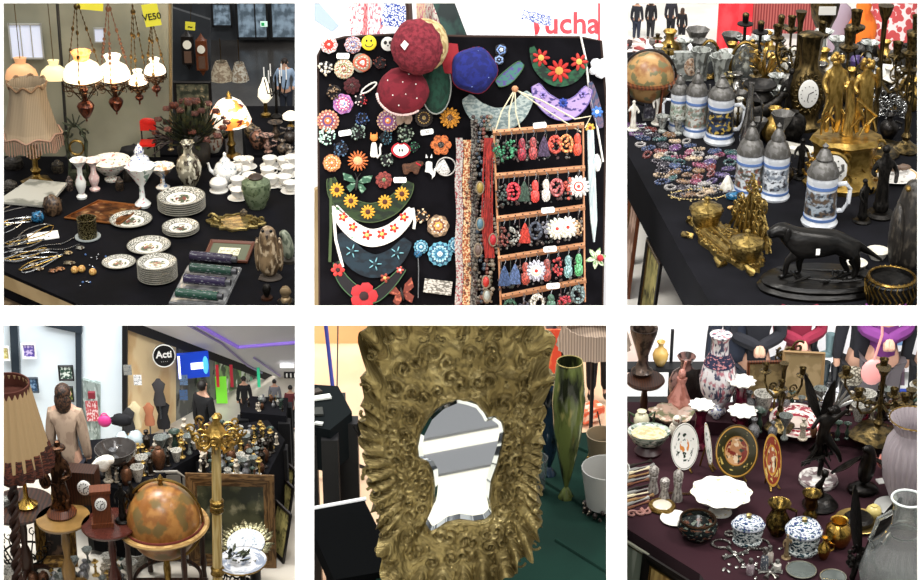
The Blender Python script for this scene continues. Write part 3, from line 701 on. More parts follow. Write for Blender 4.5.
t = T('parrot_figurine', 'grey green stone bird figurine right of the owl', 'figurine', 289, 262, z=Z1)
m = M(); skin(m, [(0, 0, 2), (0, 0, 12), (-1, 0, 22), (-4, -1, 30), (-9, -1, 28)], [(0, 1), (1, 2), (2, 3), (3, 4)], [4, 7, 6, 5, 2], sub=2); t.p('body', m, mt('bird_grey', '8d9280', .5, 0, '596152', 4)); t.p('base', M().lathe([(7, 0), (7, 3), (4, 4)], 12), mt('dark_pot', '2b2722'))
t = T('gold_figurine', 'small gilt seated figurine at the lowest table corner', 'figurine', 286, 302, z=Z1)
m = M(); skin(m, [(0, 0, 2), (0, 0, 12), (0, 0, 17), (-5, -2, 10), (5, -2, 9), (-4, -6, 3), (5, -6, 2)], [(0, 1), (1, 2), (1, 3), (1, 4), (0, 5), (0, 6)], [5, 5, 3.6, 2, 2, 2.6, 2.6]); t.p('body', m, mt('worn_gilt', '8a7658', .4, .5)); t.p('base', M().ell((0, 0, 1), (9, 7, 2.5), 12, 6), iron)
t = T('dark_figurine', 'small dark figurine standing left of gilt seated one', 'figurine', 267, 299, z=Z1)
m = M(); skin(m, [(0, 0, 2), (0, 0, 10), (0, 0, 16), (-4, 0, 9), (4, 0, 12)], [(0, 1), (1, 2), (1, 3), (1, 4)], [3.5, 3.6, 2.8, 1.5, 1.5]); t.p('body', m, iron); t.p('base', M().lathe([(6, 0), (6, 2)], 12), wood_d)
# framed print lying on the table
picture(225, 262, 'brown framed print with small sepia picture lying on black cloth', 46, 34, z=Z1+.01, rot=(-pi/2+.12, 0, -.12), fm=mt('frame_brown', '5c3222', .4), art=mt('sepia_print', 'e0dbbe', .6, 0, '77745c', 5, (.52, .6)), b=3.5, mount=mt('olive_mount', '5b5f4c', .7))
# packaged figurines
t = T('gift_box', 'open silver lined box under row of dark wrapped bottles', 'box', 206, 287, z=Z1, rot=(0, 0, -.1), k=1)
foil = mt('silver_foil', 'a9aaab', .25, .5, '6d6e70', 6, (.4, .6), .8, 10)
t.p('tray', M().box((0, 0, 1), (56, 84, 2)), foil); t.p('crinkled_lining', M().box((0, 0, 2.6), (54, 82, 1.4)).rough(.5, .3), foil)
for i, (x, y, c, lb) in enumerate(((214, 262, '2b2438', 'violet wrapped bottle, furthest in the silver box'), (214, 274, '1f3a30', 'green wrapped bottle with gold pattern in the silver box'), (208, 285, '28203c', 'long dark violet wrapped bottle in middle of silver box'), (200, 299, '24463a', 'green bottle nearest the table edge in silver box'))):
    t = T('wrapped_bottle', lb, 'bottle', x, y, z=Z1+.028, rot=(0, 0, -.2), k=1)
    t.p('wrapping', M().tube([(-25, 0, 5), (-24, 0, 5), (19, 0, 5)], [3.5, 5, 5], 12), mt('wrap'+c, c, .25, 0, '8c8f94', 9, (.6, .64), .5, 12)); t.p('cap', M().tube([(19, 0, 5), (24, 0, 5)], 3.4, 10), mt('cap_grey', '55565a', .3, .6))
# copper relief, magazine, pen pot
t = T('copper_relief', 'embossed copper picture panel lying on cloth', 'panel', 103, 214, z=Z1, rot=(.0, 0, -.2), k=1)
ou = [(-32, -20), (26, -24), (34, 22), (-14, 26)]
t.p('sheet', M().slab(ou, .5, 2), mt('copper_sheet', 'b0703c', .3, .9, '5a2f18', 5, (.4, .6), 1, 9, c3='e0b27a', s3=6)); t.p('border', M().tube([(x, y, 2) for x, y in ou], 1.3, 6, True), mt('copper_edge', 'a86a3a', .3, .9))
t = T('picture_book', 'large pale book with grey landscape cover tilted on cloth', 'book', 33, 198, z=Z1, rot=(.12, 0, -.12), k=1, lift=5)
t.p('cover', M().slab([(-30, -22), (24, -26), (30, 20), (-10, 24)], 0, 2.4), mt('cover_landscape', 'b0aea4', .4, 0, '77776e', 2.6, (.52, .62))); t.p('pages', M().slab([(-28, -20), (22, -24), (28, 18), (-9, 22)], -1.5, 0), papr)
t = T('pen_pot', 'pierced brass pen pot on round saucer', 'pot', 88, 238, z=Z1)
t.p('pot', M().lathe([(9, 1), (9.5, 3), (9.5, 18), (10, 20), (8.5, 20), (8.3, 6), (0, 6)], 20), mt('basket_brass', '8d8158', .35, .8, '2a2413', 16, (.4, .5), 1, 16, tex='V')); t.p('saucer', M().lathe([(8, 0), (13, 1.2), (13, 2), (8, 1.4)], 20), mt('saucer_glass', '9aa0a0', .1))
t = T('card', 'white card with faint print lying among the necklaces', 'card', 42, 237, z=Z1, rot=(0, 0, .5), k=1); t.solo(M().slab([(-16, -7), (14, -12), (18, 5), (-12, 11)], .5, 1.5), papr)
t = T('trinket', 'small blue glass trinket between card and pen pot', 'trinket', 38, 222, z=Z1); t.solo(M().ell((0, 0, 5), (7, 6, 5.5), 12, 8, nz=.25), mt('blue_glass', '2c6a92', .15, 0, '123046', 5))
t = T('brown_trinket', 'lump of brown amber standing by magazine', 'trinket', 53, 215, z=Z1); t.solo(M().ell((0, 0, 9), (9, 7, 10), 12, 8, nz=.5), mt('brown_lump', '2c211a', .3, 0, '5d4937', 6))
random.seed(11)
chm = [mt('necklace_silver', '9ea0a2', .25, 1), mt('necklace_gold', 'a88a4c', .25, 1), mt('necklace_grey', '6d6a66', .3, .8)]
for i in range(16):
    cx_, cy_ = U(8, 42), U(208, 266); a = U(.2, 1.0); L_ = U(14, 30); pts = []
    t = T('necklace', 'thin metal necklace in the tangle left of the white card', 'necklace', cx_, cy_, z=Z1, group='tangled necklaces on the black cloth', k=1, rot=(0, 0, a))
    for j in range(24):
        b_ = j*2*pi/24; pts.append((L_*cos(b_)*(1+.1*sin(3*b_+i)), 5*sin(b_)+2*sin(2*b_+i), .8+.4*i % 2))
    m = M().tube(pts, .55, 4, True)
    for j in range(0, 24, 2): m.ell(pts[j], 1.0, 6, 4)
    t.solo(m, chm[i % 3])
for (x, y, a, lb) in ((60, 250, .4, 'long silver chain bracelet right of the card'), (56, 245, .6, 'fine silver pendant chain under the card corner'), (12, 262, .2, 'chunky silver bead necklace at table corner')):
    t = T('chain', lb, 'chain', x, y, z=Z1, k=1, rot=(0, 0, a)); m = M()
    for j in range(22): m.ell((-22+2*j, 3*sin(j*.35), 1), 1.1 if 'chunky' not in lb else 2, 6, 4)
    t.solo(m, chm[0])
def trinket(px, py, lb, m, mat, name='brooch'): T(name, lb, 'brooch', px, py, z=Z1, k=1).solo(m, mat)
for x, y, c, lb in ((53, 272, '8c5a3a', 'large amber brooch beside earrings at table front'), (60, 270, 'a06a40', 'oval amber brooch touching the larger one'), (68, 254, 'a59068', 'gold oval brooch above amber ones'), (80, 249, '8f8f86', 'silver filigree brooch right of gold oval'), (69, 264, '6e6652', 'dull green pendant below gold oval'), (33, 266, 'a59a86', 'pale leaf earring left of ambers'), (38, 270, '8f7f62', 'brass leaf earring left of ambers')):
    trinket(x, y, lb, M().ell((0, 0, 1.5), (U(4.5, 6.5), 4, 2), 10, 6, nz=.4).rough(.5, .5), mt('gem'+c, c, .25, .4, '3a2a18', 5))
for x, y, lb in ((75, 273, 'yellow bead, first of the row'), (82, 272, 'amber coloured bead in the middle of yellow row'), (93, 275, 'pale yellow bead at end of row')):
    T('bead', lb, 'bead', x, y, z=Z1, k=1).solo(M().ell((0, 0, 3.6), 3.9, 12, 8), mt('yellow_amber', 'd8b26a', .25, 0, 'a8733a', 4))
for i in range(16):
    x, y = (U(76, 92), U(282, 287)) if i < 7 else (U(84, 106), U(254, 270)); T('ear_stud', 'tiny stud earring scattered near the yellow beads', 'earring', x, y, z=Z1, k=1, group='tiny stud earrings on the cloth').solo(M().ell((0, 0, 1), 1.1, 7, 5), chm[0] if i % 3 else mt('stud_blue', '4a6a9c', .2))
# dark clutter on left and back edge
for x, y, w, h, c, lb in ((14, 168, 20, 12, '3b3733', 'dark tray of folded goods left of lamp base'), (58, 172, 13, 12, '4c453a', 'grey metal box beside lamp base'), (70, 190, 8, 14, '6b5b52', 'small glass cruet beside slim vase'), (10, 190, 16, 10, '55504a', 'bundle of bead strings at table edge'), (120, 190, 9, 13, '4a3c30', 'dark brown teapot below large bowl'), (128, 181, 10, 12, '2f2822', 'black lidded pot beside ginger jar'), (244, 217, 8, 8, '7a6a52', 'small brass dish near tray')):
    t = T('small_pot', lb, 'pot', x, y, z=Z1); mm = mt('clut'+c, c, .4, .2, '1d1a17', 6, b=.5); t.p('body', M().lathe([(w*.4, 0), (w*.5, h*.3), (w*.45, h*.7), (w*.25, h*.8)], 14).rough(.5, .3), mm); t.p('lid', M().lathe([(w*.28, h*.8), (w*.2, h*.95), (0, h*1.05)], 12), mm)
for x, y, h, c, lb in ((258, 148, 20, '9a6f5a', 'brown glass lamp base on far table'), (268, 152, 17, 'b08a7a', 'rosy glass ball vase on far table'), (283, 154, 14, '6e5f50', 'pewter jug at far table corner'), (251, 138, 16, '7f6b4d', 'brass urn behind brown lamp base'), (290, 143, 15, '423a36', 'dark metal lamp foot below flat white lamp'), (276, 140, 18, '594a3c', 'carved brown figure beneath candelabrum'), (291, 160, 13, '8a8074', 'cream jug by the frame edge near cups'), (225, 138, 12, '4e5546', 'green ceramic vase behind stained lamp'), (212, 140, 15, '7b5a48', 'copper jug hidden behind bouquet blooms')):
    vase(x, y, lb, random.choice([BV, JP, PV]), h, h*.42, mt('far'+c, c, .3, .2, '2c2520', 5), name='old_vase', handles=(1, .6, .7, .4, .3, 1.3))
# =====================================================================  embroidery board and earring rack (upper middle opening)
DB = 8.0
def face(px, py, off=0): return dict(px=px, py=py, d=DB-off, rot=FACE)
quadY('wall_back_2', [(296, 320), (626, 320), (626, -15), (296, -15)], at(460, 160, d=9.6)[0].y, mt('bright_white_wall', 'fbf9fb', .8, em=0))
quadY('trim_2', [(300, 320), (324, 320), (324, 185), (300, 200)], at(460, 160, d=9.4)[0].y, mt('beige_board', 'b39a72'))
bv = mt('board_velvet', '08070a', .95, 0, '0d0c10', 6, spec=.1, b=.2)
bt = T('display_board', 'tall black velvet display board pinned with brooches and felt necklaces', 'display board', 460, 200, d=DB, rot=FACE)
P = [(-140, -115), (142, -115), (145, 100), (140, 159), (120, 162), (0, 163), (-60, 165), (-115, 162), (-135, 157), (-141, 145)]
bt.p('velvet_cover', M().slab(P, -8, -.2), bv)
m = M(); m.tube([(x, y, -4) for x, y in P], 2.6, 6, True); bt.p('edge_binding', m, mt('brown_binding', '2c1a12', .9))
for s_ in (-1, 1): bt.p('leg', M().box((s_*110, -112, -14), (6, 14, 6)), wood_d)
def pin(name, label, cat, px, py, off=.004, rz=0, group=None):
    t = T(name, label, cat, px, py, d=DB-off, rot=(Matrix.Rotation(FACE[0], 3, 'X') @ Matrix.Rotation(rz, 3, 'Z')).to_euler(), group=group); t.k = 1; return t
def hexc(r, g, b): return '%02x%02x%02x' % (int(r), int(g), int(b))
def rosette(px, py, R, label, stops, petals=12, speck=None, beads=None, nb=12):
    t = pin('brooch', label, 'brooch', px, py)
    key = 'ros_'+str(px)+'_'+str(py)
    mat = radial(key, stops, speck, 14, (.5, .56), .7, (.2, .95), petals, b=.6)
    mm = M().lathe([(R, 0), (R, 1.2), (R*.7, 2.2), (R*.3, 2.8), (0, 3)], 36, fl=(petals, .05))
    t.p('disc', mm, mat)
    m = M()
    for i in range(nb):
        a = 2*pi*i/nb; m.ell((R*.62*cos(a), R*.62*sin(a), 2.6), R*.09, 6, 4)
    m.ell((0, 0, 3), R*.16, 8, 5)
    t.p('bead_trim', m, mt('bead_'+(beads or 'd8d2c8'), beads or 'd8d2c8', .25))
def petalpin(px, py, R, label, pc, cc, n=8, wide=.34, layers=1, cr=.28):
    t = pin('flower_brooch', label, 'brooch', px, py); m = M()
    for l in range(layers):
        for i in range(n):
            a = 2*pi*(i+.5*l)/n; q = R*(1-.28*l); st = len(m.v); m.ell((0, 0, 0), (q*.42, q*wide, 1.2), 8, 5); m.xf(Matrix.Translation((q*.58*cos(a), q*.58*sin(a), 1.5+l)) @ Matrix.Rotation(a, 4, 'Z'), st)
    t.p('petals', m, mt('felt_'+pc, pc, .85, 0, hexc(*[int(pc[i:i+2], 16)*.6 for i in (0, 2, 4)]), 9))
    m = M().ell((0, 0, 2.4), (R*cr, R*cr, 1.6), 10, 6, nz=.1); t.p('centre', m, mt('felt_'+cc, cc, .8, 0, 'e8e0d0', 14, (.62, .66)))
def cluster(px, py, R, label, cs, n=26):
    t = pin('beaded_brooch', label, 'brooch', px, py); random.seed(px*7+py)
    for j, c in enumerate(cs):
        m = M()
        for i in range(n//len(cs)):
            a = U(0, 2*pi); r = R*sqrt(rnd())*.9; m.ell((r*cos(a), r*sin(a), 1.2+2.4*(1-r/R)), U(.1, .17)*R, 6, 4)
        t.p('bead_layer', m, mt('bead_'+c, c, .25))
    t.p('backing', M().lathe([(R*.8, 0), (R*.75, 1), (0, 1.2)], 16), mt('felt_black', '161418', .9))
W_ = 'f0eee8'
rosette(329, 45, 8.5, 'white round brooch with red pinwheel at top left of board', [(0, 'e8d8b0'), (.15, 'c8281e'), (.6, 'f4efe8'), (.85, 'd8d8dc')], 8, 'd03a2a', W_)
rosette(353, 45, 8.5, 'blue and rust mandala brooch with silver rays', [(0, 'd87840'), (.2, '3a3f78'), (.5, 'a0432e'), (.75, '2b2b55'), (.92, 'b8746a')], 8, 'dcd6e0')
t = pin('smiley_brooch', 'round yellow smiling face brooch', 'brooch', 369, 43); t.p('disc', M().lathe([(7.5, 0), (7.5, 1), (6, 2.2), (0, 2.8)], 28), mt('yellow_felt', 'f2d92c', .7))
m = M(); m.ell((-2.3, 2, 2.6), (1, 1.4, .8)); m.ell((2.3, 2, 2.6), (1, 1.4, .8)); m.tube([(4*cos(a), 3.6*sin(a)-.5, 2.4) for a in [pi+.25+i*.24 for i in range(12)]], .5, 5); t.p('face', m, mt('ink_black', '120f0e', .5))
t = pin('panda_brooch', 'white and black animal face brooch half under the tufted beret', 'brooch', 388, 44); t.p('disc', M().lathe([(7, 0), (7, 1), (5, 2.4), (0, 2.8)], 24), porc)
m = M(); m.ell((-2.5, 1, 2.6), (1.8, 2, .8)); m.ell((2.5, 1, 2.6), (1.8, 2, .8)); m.ell((0, -2, 2.8), (1, .8, .6)); t.p('face', m, mt('ink_black', '120f0e'))
cluster(326, 68, 8.5, 'cluster brooch of white and silver beads at left edge', ['e9e6e0', 'bdb9b4', 'd8c8b0'], 36)
rosette(344, 69, 10, 'olive and red mandala brooch with white dots', [(0, 'c8a838'), (.15, '8a3a24'), (.35, '6f7a3a'), (.55, 'a8422e'), (.72, 'c9a37a'), (.86, '5a5a3a')], 16, 'e0d8c0')
rosette(362, 63, 9.5, 'rust brooch with grey triangle and white beads', [(0, 'e8e0d8'), (.25, 'b8402c'), (.5, 'a89078'), (.75, 'c05a3a'), (.9, '7a7468')], 3)
cluster(380, 63, 7.5, 'dark maroon bead cluster next to the tufted beret', ['3b1712', '6a2f24'], 24)
cluster(334, 92, 9, 'spiky brown bead brooch on the left side', ['5a4634', '8a7258', '32261c'], 34)
petalpin(352, 86, 9, 'layered dark maroon felt flower brooch', '4a1218', '2c0c10', 9, layers=2)
rosette(343, 104, 10, 'purple brooch with blue and pink centre', [(0, '4a78b8'), (.2, 'e8d8e0'), (.4, 'b0486a'), (.6, '6a4890'), (.88, 'a07ab0')], 7, 'd070a0')
t = pin('hair_clip', 'open white oval hair clip on black velvet', 'clip', 369, 88, rz=.6); m = M(); m.tube([(9*cos(a), 2.6*sin(a), 1) for a in [i*pi/12 for i in range(24)]], .9, 5, True); t.solo(m, porc)
cluster(361, 100, 7, 'small cross of pale beads with crimson centre', ['d9cfc8', 'a02028'], 18)
rosette(328, 121, 11, 'tangerine centred mandala brooch at left edge', [(0, 'e8702c'), (.3, '5a3a6a'), (.5, 'b86a5a'), (.68, '8a4a48'), (.85, 'c8906a')], 18)
cluster(327, 136, 9.5, 'pale mint green tufted flower brooch', ['b8d8c8', '9cc4b4', 'd8ebe0'], 44)
cluster(362, 119, 8, 'navy bead cluster brooch', ['1e2f5a', '3a5a8a', '101830'], 30)
cluster(358, 132, 9, 'smoky green sparkling bead brooch', ['5a6a60', '8fa096', '2a3630'], 36)
rosette(388, 121, 11, 'violet and tan mandala brooch with bright orange middle', [(0, 'f08a2c'), (.25, '7a4a8a'), (.48, 'a8746a'), (.66, '6a4068'), (.84, 'c09a78')], 20)
t = pin('bow_brooch', 'tan ribbon bow brooch below lower maroon beret', 'brooch', 404, 119); m = M(); m.ell((-4, 0, 1.5), (4.5, 6, 1.5), nz=.3); m.ell((4, 1, 1.5), (4.5, 6, 1.5), nz=.3); m.ell((0, 0, 2.5), 2.2); t.solo(m, mt('tan_felt', '9a8474', .8))
rosette(424, 118, 9, 'dark brown brooch ringed with fine gold dots', [(0, 'c8b080'), (.2, '2a1a12'), (.55, '4a3020'), (.62, '1a100c')], 20, None, 'b89a5a', 16)
petalpin(450, 118, 11, 'sunflower brooch with brown middle', 'd8922c', '4a2c14', 14, .17, 2, .4)
cluster(405, 134, 9.5, 'grey green leafy bead brooch in the middle', ['6a7a6a', '9aa894', '3a4438'], 40)
petalpin(441, 145, 11, 'orange poppy brooch with black centre', 'd8743c', '1c1210', 6, .42, 1, .3)
cluster(341, 149, 9, 'blue black wing shaped bead brooch', ['1c2a40', '4a6a88', '28324a'], 34)
cluster(386, 138, 8, 'dark teal bead brooch beside the cat', ['16303a', '305a68'], 26)
t = pin('cat_brooch', 'white cat brooch with ginger head and long tail', 'brooch', 374, 146); m = M(); skin(m, [(0, -12, 1.5), (0, -4, 1.8), (0, 4, 1.8)], [(0, 1), (1, 2)], [(4.5, 1.5), (3.6, 1.5), (2.6, 1.4)]); t.p('body', m, porc)
m = M(); m.ell((0, 8, 2.2), (4, 3.8, 2)); m.lathe([(1.3, 0), (0, 3)], 6).v; st = len(m.v); t.p('head', m, mt('ginger', 'd8843c', .7)); m = M()
for s_ in (-1, 1): m.slab([(s_*1.2, 10), (s_*3.6, 10), (s_*3.2, 14)], 1.4, 2.6)
t.p('ear', m, mt('ginger', 'd8843c')); t.p('tail', M().tube([(3, -12, 1.5), (6.5, -8, 1.5), (6, -2, 1.5), (7.5, 2, 1.5)], 1, 6), porc)
t = pin('apple_brooch', 'red rimmed apple slice brooch with white flesh', 'brooch', 401, 150); ou = [(9*cos(a)*(1+.1*cos(2*a)), 8*sin(a)-(1.6 if abs(a-pi/2) < .3 else 0)) for a in [i*pi/16 for i in range(32)]]
t.p('skin', M().slab(ou, 0, 1.5), mt('red_felt', 'b01e2c', .8)); t.p('flesh', M().slab([(x*.78, y*.78) for x, y in ou], 1.5, 2.6), porc); m = M(); m.ell((-1.4, -.5, 2.8), (.8, 1.6, .6)); m.ell((1.4, -.5, 2.8), (.8, 1.6, .6)); t.p('seeds', m, mt('ink_black', '120f0e')); t.p('leaf', M().slab([(1, 8), (6, 8), (9, 12), (4, 11)], 0, 1.5), mt('green_felt', '2c6a44', .8))
cluster(414, 147, 6, 'small deep green bead brooch right of apple', ['1f4a34', '3c7a58'], 18)
rosette(332, 163, 9, 'orange bead spiral brooch at the left edge', [(0, 'd8702c'), (.3, '8a4020'), (.5, 'c87838'), (.8, '6a3018')], 10, 'e8a868')
petalpin(358, 161, 11, 'orange felt sun brooch with thin rays', 'd8743c', 'e89a6a', 16, .1, 1, .42)
cluster(387, 160, 8, 'silver green spider shaped bead brooch', ['6a786c', 'a8b2a4', '2e3a32'], 30)
def plush(px, py, label, joints, edges, rad, c, extra=None, rz=0):
    t = pin('animal_brooch', label, 'brooch', px, py, rz=rz); m = M(); skin(m, joints, edges, rad); t.p('body', m, mt('felt_'+c, c, .9, 0, hexc(*[int(c[i:i+2], 16)*.75 for i in (0, 2, 4)]), 9))
    for nm, mm, ma in (extra or []): t.p(nm, mm, ma)
eyem = mt('ink_black', '120f0e')
plush(412, 168, 'brown felt dog brooch standing in profile', [(-6, 0, 2), (4, 1, 2), (8, 5, 2), (12, 4, 2), (-6, -7, 2), (4, -7, 2), (-9, 4, 2)], [(0, 1), (1, 2), (2, 3), (0, 4), (1, 5), (0, 6)], [(4.5, 1.8), (4.5, 1.8), (3.5, 1.8), (2.2, 1.5), (2.4, 1.5), (2.4, 1.5), (1.5, 1)], '5a3a28', [('collar', M().tube([(4, 5, 3.5), (9, 2, 3.5)], .8), mt('red_felt', 'b01e2c')), ('eye', M().ell((9, 6, 4), .8), eyem)])
plush(429, 168, 'white felt sitting cat brooch next to the brown dog', [(0, -8, 2), (0, 0, 2), (0, 7, 2), (5, -8, 2), (6, 0, 1.5)], [(0, 1), (1, 2), (0, 3), (3, 4)], [(5, 2), (3.6, 2), (3.8, 2), (1.4, 1.2), (1, 1)], 'e8e6e2', [('ear', M().slab([(-3.5, 10), (-1, 10), (-2.8, 14)], 1, 3).slab([(3.5, 10), (1, 10), (2.8, 14)], 1, 3), mt('felt_e8e6e2', 'e8e6e2')), ('eye', M().ell((-1.3, 7.5, 4), .6).ell((1.3, 7.5, 4), .6), eyem)])
plush(445, 167, 'white round felt hedgehog brooch with beaded outline', [(-3, 0, 2), (3, 1, 2), (-8, -4, 2)], [(0, 1), (0, 2)], [(8, 2.2), (8.5, 2.2), (3, 1.6)], 'dcdad6', [('outline', M().tube([(9.5*cos(a)+1, 9*sin(a), 2.6) for a in [i*pi/16 for i in range(32)]], .7, 5, True), mt('bead_bdb9b4', 'bdb9b4', .3)), ('eye', M().ell((-7, -3, 3.6), .7), eyem)], .3)
t = pin('butterfly_brooch', 'green felt butterfly brooch above sunflower collar', 'brooch', 357, 182, rz=-.1); wing = mt('green_wing', '2f5440', .8, 0, '7a9a84', 5, (.55, .6))
m = M()
for s_ in (-1, 1): m.slab([(s_*x, y) for x, y in ((1, 0), (6, 6), (15, 8), (13, 1), (6, -1))][::s_], .5, 1.8); m.slab([(s_*x, y) for x, y in ((1, -1), (6, -2), (10, -6), (6, -11), (2, -6))][::s_], .8, 2.1)
t.p('wing', m, wing); t.p('body', M().ell((0, -2, 2.4), (1.5, 7, 1.5)), eyem); m = M().tube([(0, 4, 2), (3, 9, 2)], .4, 4).tube([(0, 4, 2), (-3, 9, 2)], .4, 4); t.p('antenna', m, eyem)
petalpin(384, 180, 9, 'dusty red ruffled rosette above sunflower collar', '8a3a34', '5a6a44', 9, layers=2)
def tag_(px, py, rz, txt, label, name='price_label'):
    t = pin(name, label, 'label', px, py, .012, rz); m = M(); m.slab([(-5.5, -2.8), (5.5, -2.8), (6.5, -1.6), (6.5, 1.6), (5.5, 2.8), (-5.5, 2.8), (-6.5, 1.6), (-6.5, -1.6)], 0, .6); t.p('card', m, papr); t.p('lettering', textm(M(), txt, 4.4, (0, 0, .7), .2), eyem)
tag_(343, 56, 0, '25', 'white price label under the blue and rust mandala brooch'); tag_(345, 133, .15, '20', 'white price label beside the mint flower'); tag_(427, 132, .15, '30', 'white price label left of the orange poppy'); tag_(400, 180, 0, '30', 'white price label under the brown dog')
# felt collars
def collar(label, ctrl, wd, mat, trim=None, deco=None, name='felt_necklace', ties=None, cat='necklace', off=.006, tc_=None):
    cx = sum(p[0] for p in ctrl)/len(ctrl); cy = sum(p[1] for p in ctrl)/len(ctrl)
    t = pin(name, label, cat, cx, cy, off); pts = []
    def cr(p0, p1, p2, p3, s): return [.5*((2*p1[i])+(-p0[i]+p2[i])*s+(2*p0[i]-5*p1[i]+4*p2[i]-p3[i])*s*s+(-p0[i]+3*p1[i]-3*p2[i]+p3[i])*s**3) for i in (0, 1)]
    C = [ctrl[0]]+list(ctrl)+[ctrl[-1]]
    for i in range(1, len(C)-2):
        for j in range(8): pts.append(cr(C[i-1], C[i], C[i+1], C[i+2], j/8))
    pts.append(C[-1]); n = len(pts); vs = []; fs = []
    for i, p in enumerate(pts):
        a = pts[max(0, i-1)]; b = pts[min(n-1, i+1)]; dx, dy = b[0]-a[0], -(b[1]-a[1]); l = math.hypot(dx, dy) or 1
        w = wd*(.35+.65*sin(pi*i/(n-1))**.7)/2; X, Y = p[0]-cx, -(p[1]-cy); nx, ny = -dy/l, dx/l
        vs += [(X-nx*w, Y-ny*w, .3), (X-nx*w, Y-ny*w, 1.5), (X+nx*w, Y+ny*w, 1.5), (X+nx*w, Y+ny*w, .3)]
    for i in range(n-1):
        for k_ in range(4): l_ = (k_+1) % 4; fs.append((4*i+k_, 4*i+l_, 4*i+4+l_, 4*i+4+k_))
    fs += [(0, 1, 2, 3), (4*n-1, 4*n-2, 4*n-3, 4*n-4)]
    t.p('band', M().raw(vs, fs), mat)
    if trim:
        m = M()
        for k_ in (1, 2): m.tube([vs[4*i+k_] for i in range(n)], .55, 5)
        t.p('edging', m, trim)
    if ties:
        for tp in ties: t.p('tie_ribbon', M().tube([(x-cx, -(y-cy), 1) for x, y in tp], ties[0] is tp and 1.6 or 1.6, 5), trim or mat)
    for (x, y, R, pc, cc, np_, wide) in deco or []:
        m = M(); X, Y = x-cx, -(y-cy)
        for i in range(np_):
            a = 2*pi*i/np_; st = len(m.v); m.ell((0, 0, 0), (R*.42, R*wide, .8), 7, 4); m.xf(Matrix.Translation((X+R*.6*cos(a), Y+R*.6*sin(a), 2)) @ Matrix.Rotation(a, 4, 'Z'), st)
        o = t.p('flower', m, mt('felt_'+pc, pc, .8)); t.p('flower_centre', M().ell((X, Y, 2.6), (R*.36, R*.36, 1), 9, 5), mt('felt_'+cc, cc, .8), parent=o)
    return t
sun = lambda x, y: (x, y, 7.5, 'c8922c', '4a2214', 12, .16)
collar('dark green felt collar with five yellow sunflowers', [(331, 178), (336, 195), (350, 207), (370, 213), (390, 207), (404, 194), (410, 182)], 19, mt('forest_felt', '131d13', .9, 0, '223319', 8), mt('olive_cord', '3a4a2a', .8), [sun(337, 190), sun(351, 201), sun(368, 212), sun(385, 202), sun(402, 194)], ties=[[(331, 178), (331, 230), (330, 262)]])
rf = lambda x, y, R=5: (x, y, R, 'c03028', 'e8c860', 5, .3)
collar('white felt collar embroidered with red flowers', [(334, 207), (342, 219), (356, 232), (372, 238), (390, 233), (404, 221), (412, 209)], 17, mt('white_felt', 'e9e7e2', .85, 0, '4f8a5c', 7, (.62, .66)), porc, [rf(343, 217), rf(353, 227), rf(367, 235, 5.5), rf(382, 234, 5.5), rf(394, 228), rf(404, 217)], ties=[[(333, 206), (336, 240), (343, 267)], [(413, 208), (415, 222), (414, 229)]])
bf = lambda x, y: (x, y, 7, '6fa4b0', '1a3038', 5, .1)
collar('midnight blue felt collar with pale blue flower outlines', [(341, 233), (346, 246), (360, 261), (377, 266), (395, 257), (408, 240)], 24, mt('midnight_felt', '0b151e', .9, 0, '132530', 6), None, [bf(352, 251), bf(375, 264), bf(397, 253)])
collar('black necklace with big red poppy and green curls', [(336, 262), (342, 278), (356, 292), (372, 297), (388, 286), (404, 268)], 13, mt('black_felt', '141216', .9), mt('green_cord', '3a5a3a', .8), [(338, 270, 7, 'b8302c', '2c0c0c', 6, .34), (364, 296, 14, 'a8242a', '2a0f12', 5, .5), (385, 278, 5, '8a3a2c', 'c8a060', 5, .3), (400, 270, 4, 'b8504a', 'e8d8c8', 5, .3)])
t = pin('butterfly_brooch', 'rust coloured openwork butterfly brooch at the board bottom', 'brooch', 402, 293, rz=.25); wing = mt('rust_wing', '6a2e22', .8, 0, 'a85a44', 6, (.55, .6)); m = M()
for s_ in (-1, 1): m.slab([(s_*x, y) for x, y in ((1, 0), (5, 8), (13, 13), (13, 3), (6, -1))][::s_], .5, 1.8); m.slab([(s_*x, y) for x, y in ((1, -1), (7, -1), (11, -6), (7, -12), (2, -7))][::s_], .8, 2.1)
t.p('wing', m, wing); t.p('body', M().ell((0, -1, 2.4), (1.3, 7, 1.5)), eyem)
cluster(422, 216, 8, 'tan and copper bird shaped bead brooch', ['8a6a50', 'b88a5a', 'd8c8a8'], 26)
rosette(438, 226, 11, 'large tan brooch with concentric orange middle', [(0, 'b83a24'), (.15, 'e0a050'), (.35, '7a4a34'), (.55, 'b89a78'), (.8, '6a5440')], 7)
for x, y, R, lb in ((421, 247, 7, 'small turquoise mandala disc, first of blue trio'), (440, 254, 12, 'largest blue mandala disc with dotted rings'), (456, 245, 8, 'turquoise mandala disc touching the lace strip')):
    rosette(x, y, R, lb, [(0, 'e0ecf0'), (.2, '2c6a88'), (.45, '8fc0d0'), (.6, '1c4a66'), (.8, '5a9ab0')], 12, None, 'bcdce4', 16)
t = pin('lace_cuff', 'pale silver lace cuff near the board bottom', 'cuff', 438, 287, rz=-.12); t.solo(M().slab([(-14, -7), (14, -7), (14, 7), (-14, 7)], 0, 2), mt('silver_lace', 'b8b4ac', .6, 0, '6a665e', 9, (.5, .55), .6, 16, tex='V'))
t = pin('chain_pendant', 'blue bead hanging on a long silver chain', 'necklace', 418, 270); t.p('cord', M().tube([(0, 12, 1), (.5, 0, 1), (0, -28, 1)], .8, 5), chm[0]); t.p('bead', M().ell((0, 16, 2), (4, 4, 2.5)), mt('blue_glass', '2c6a92'))
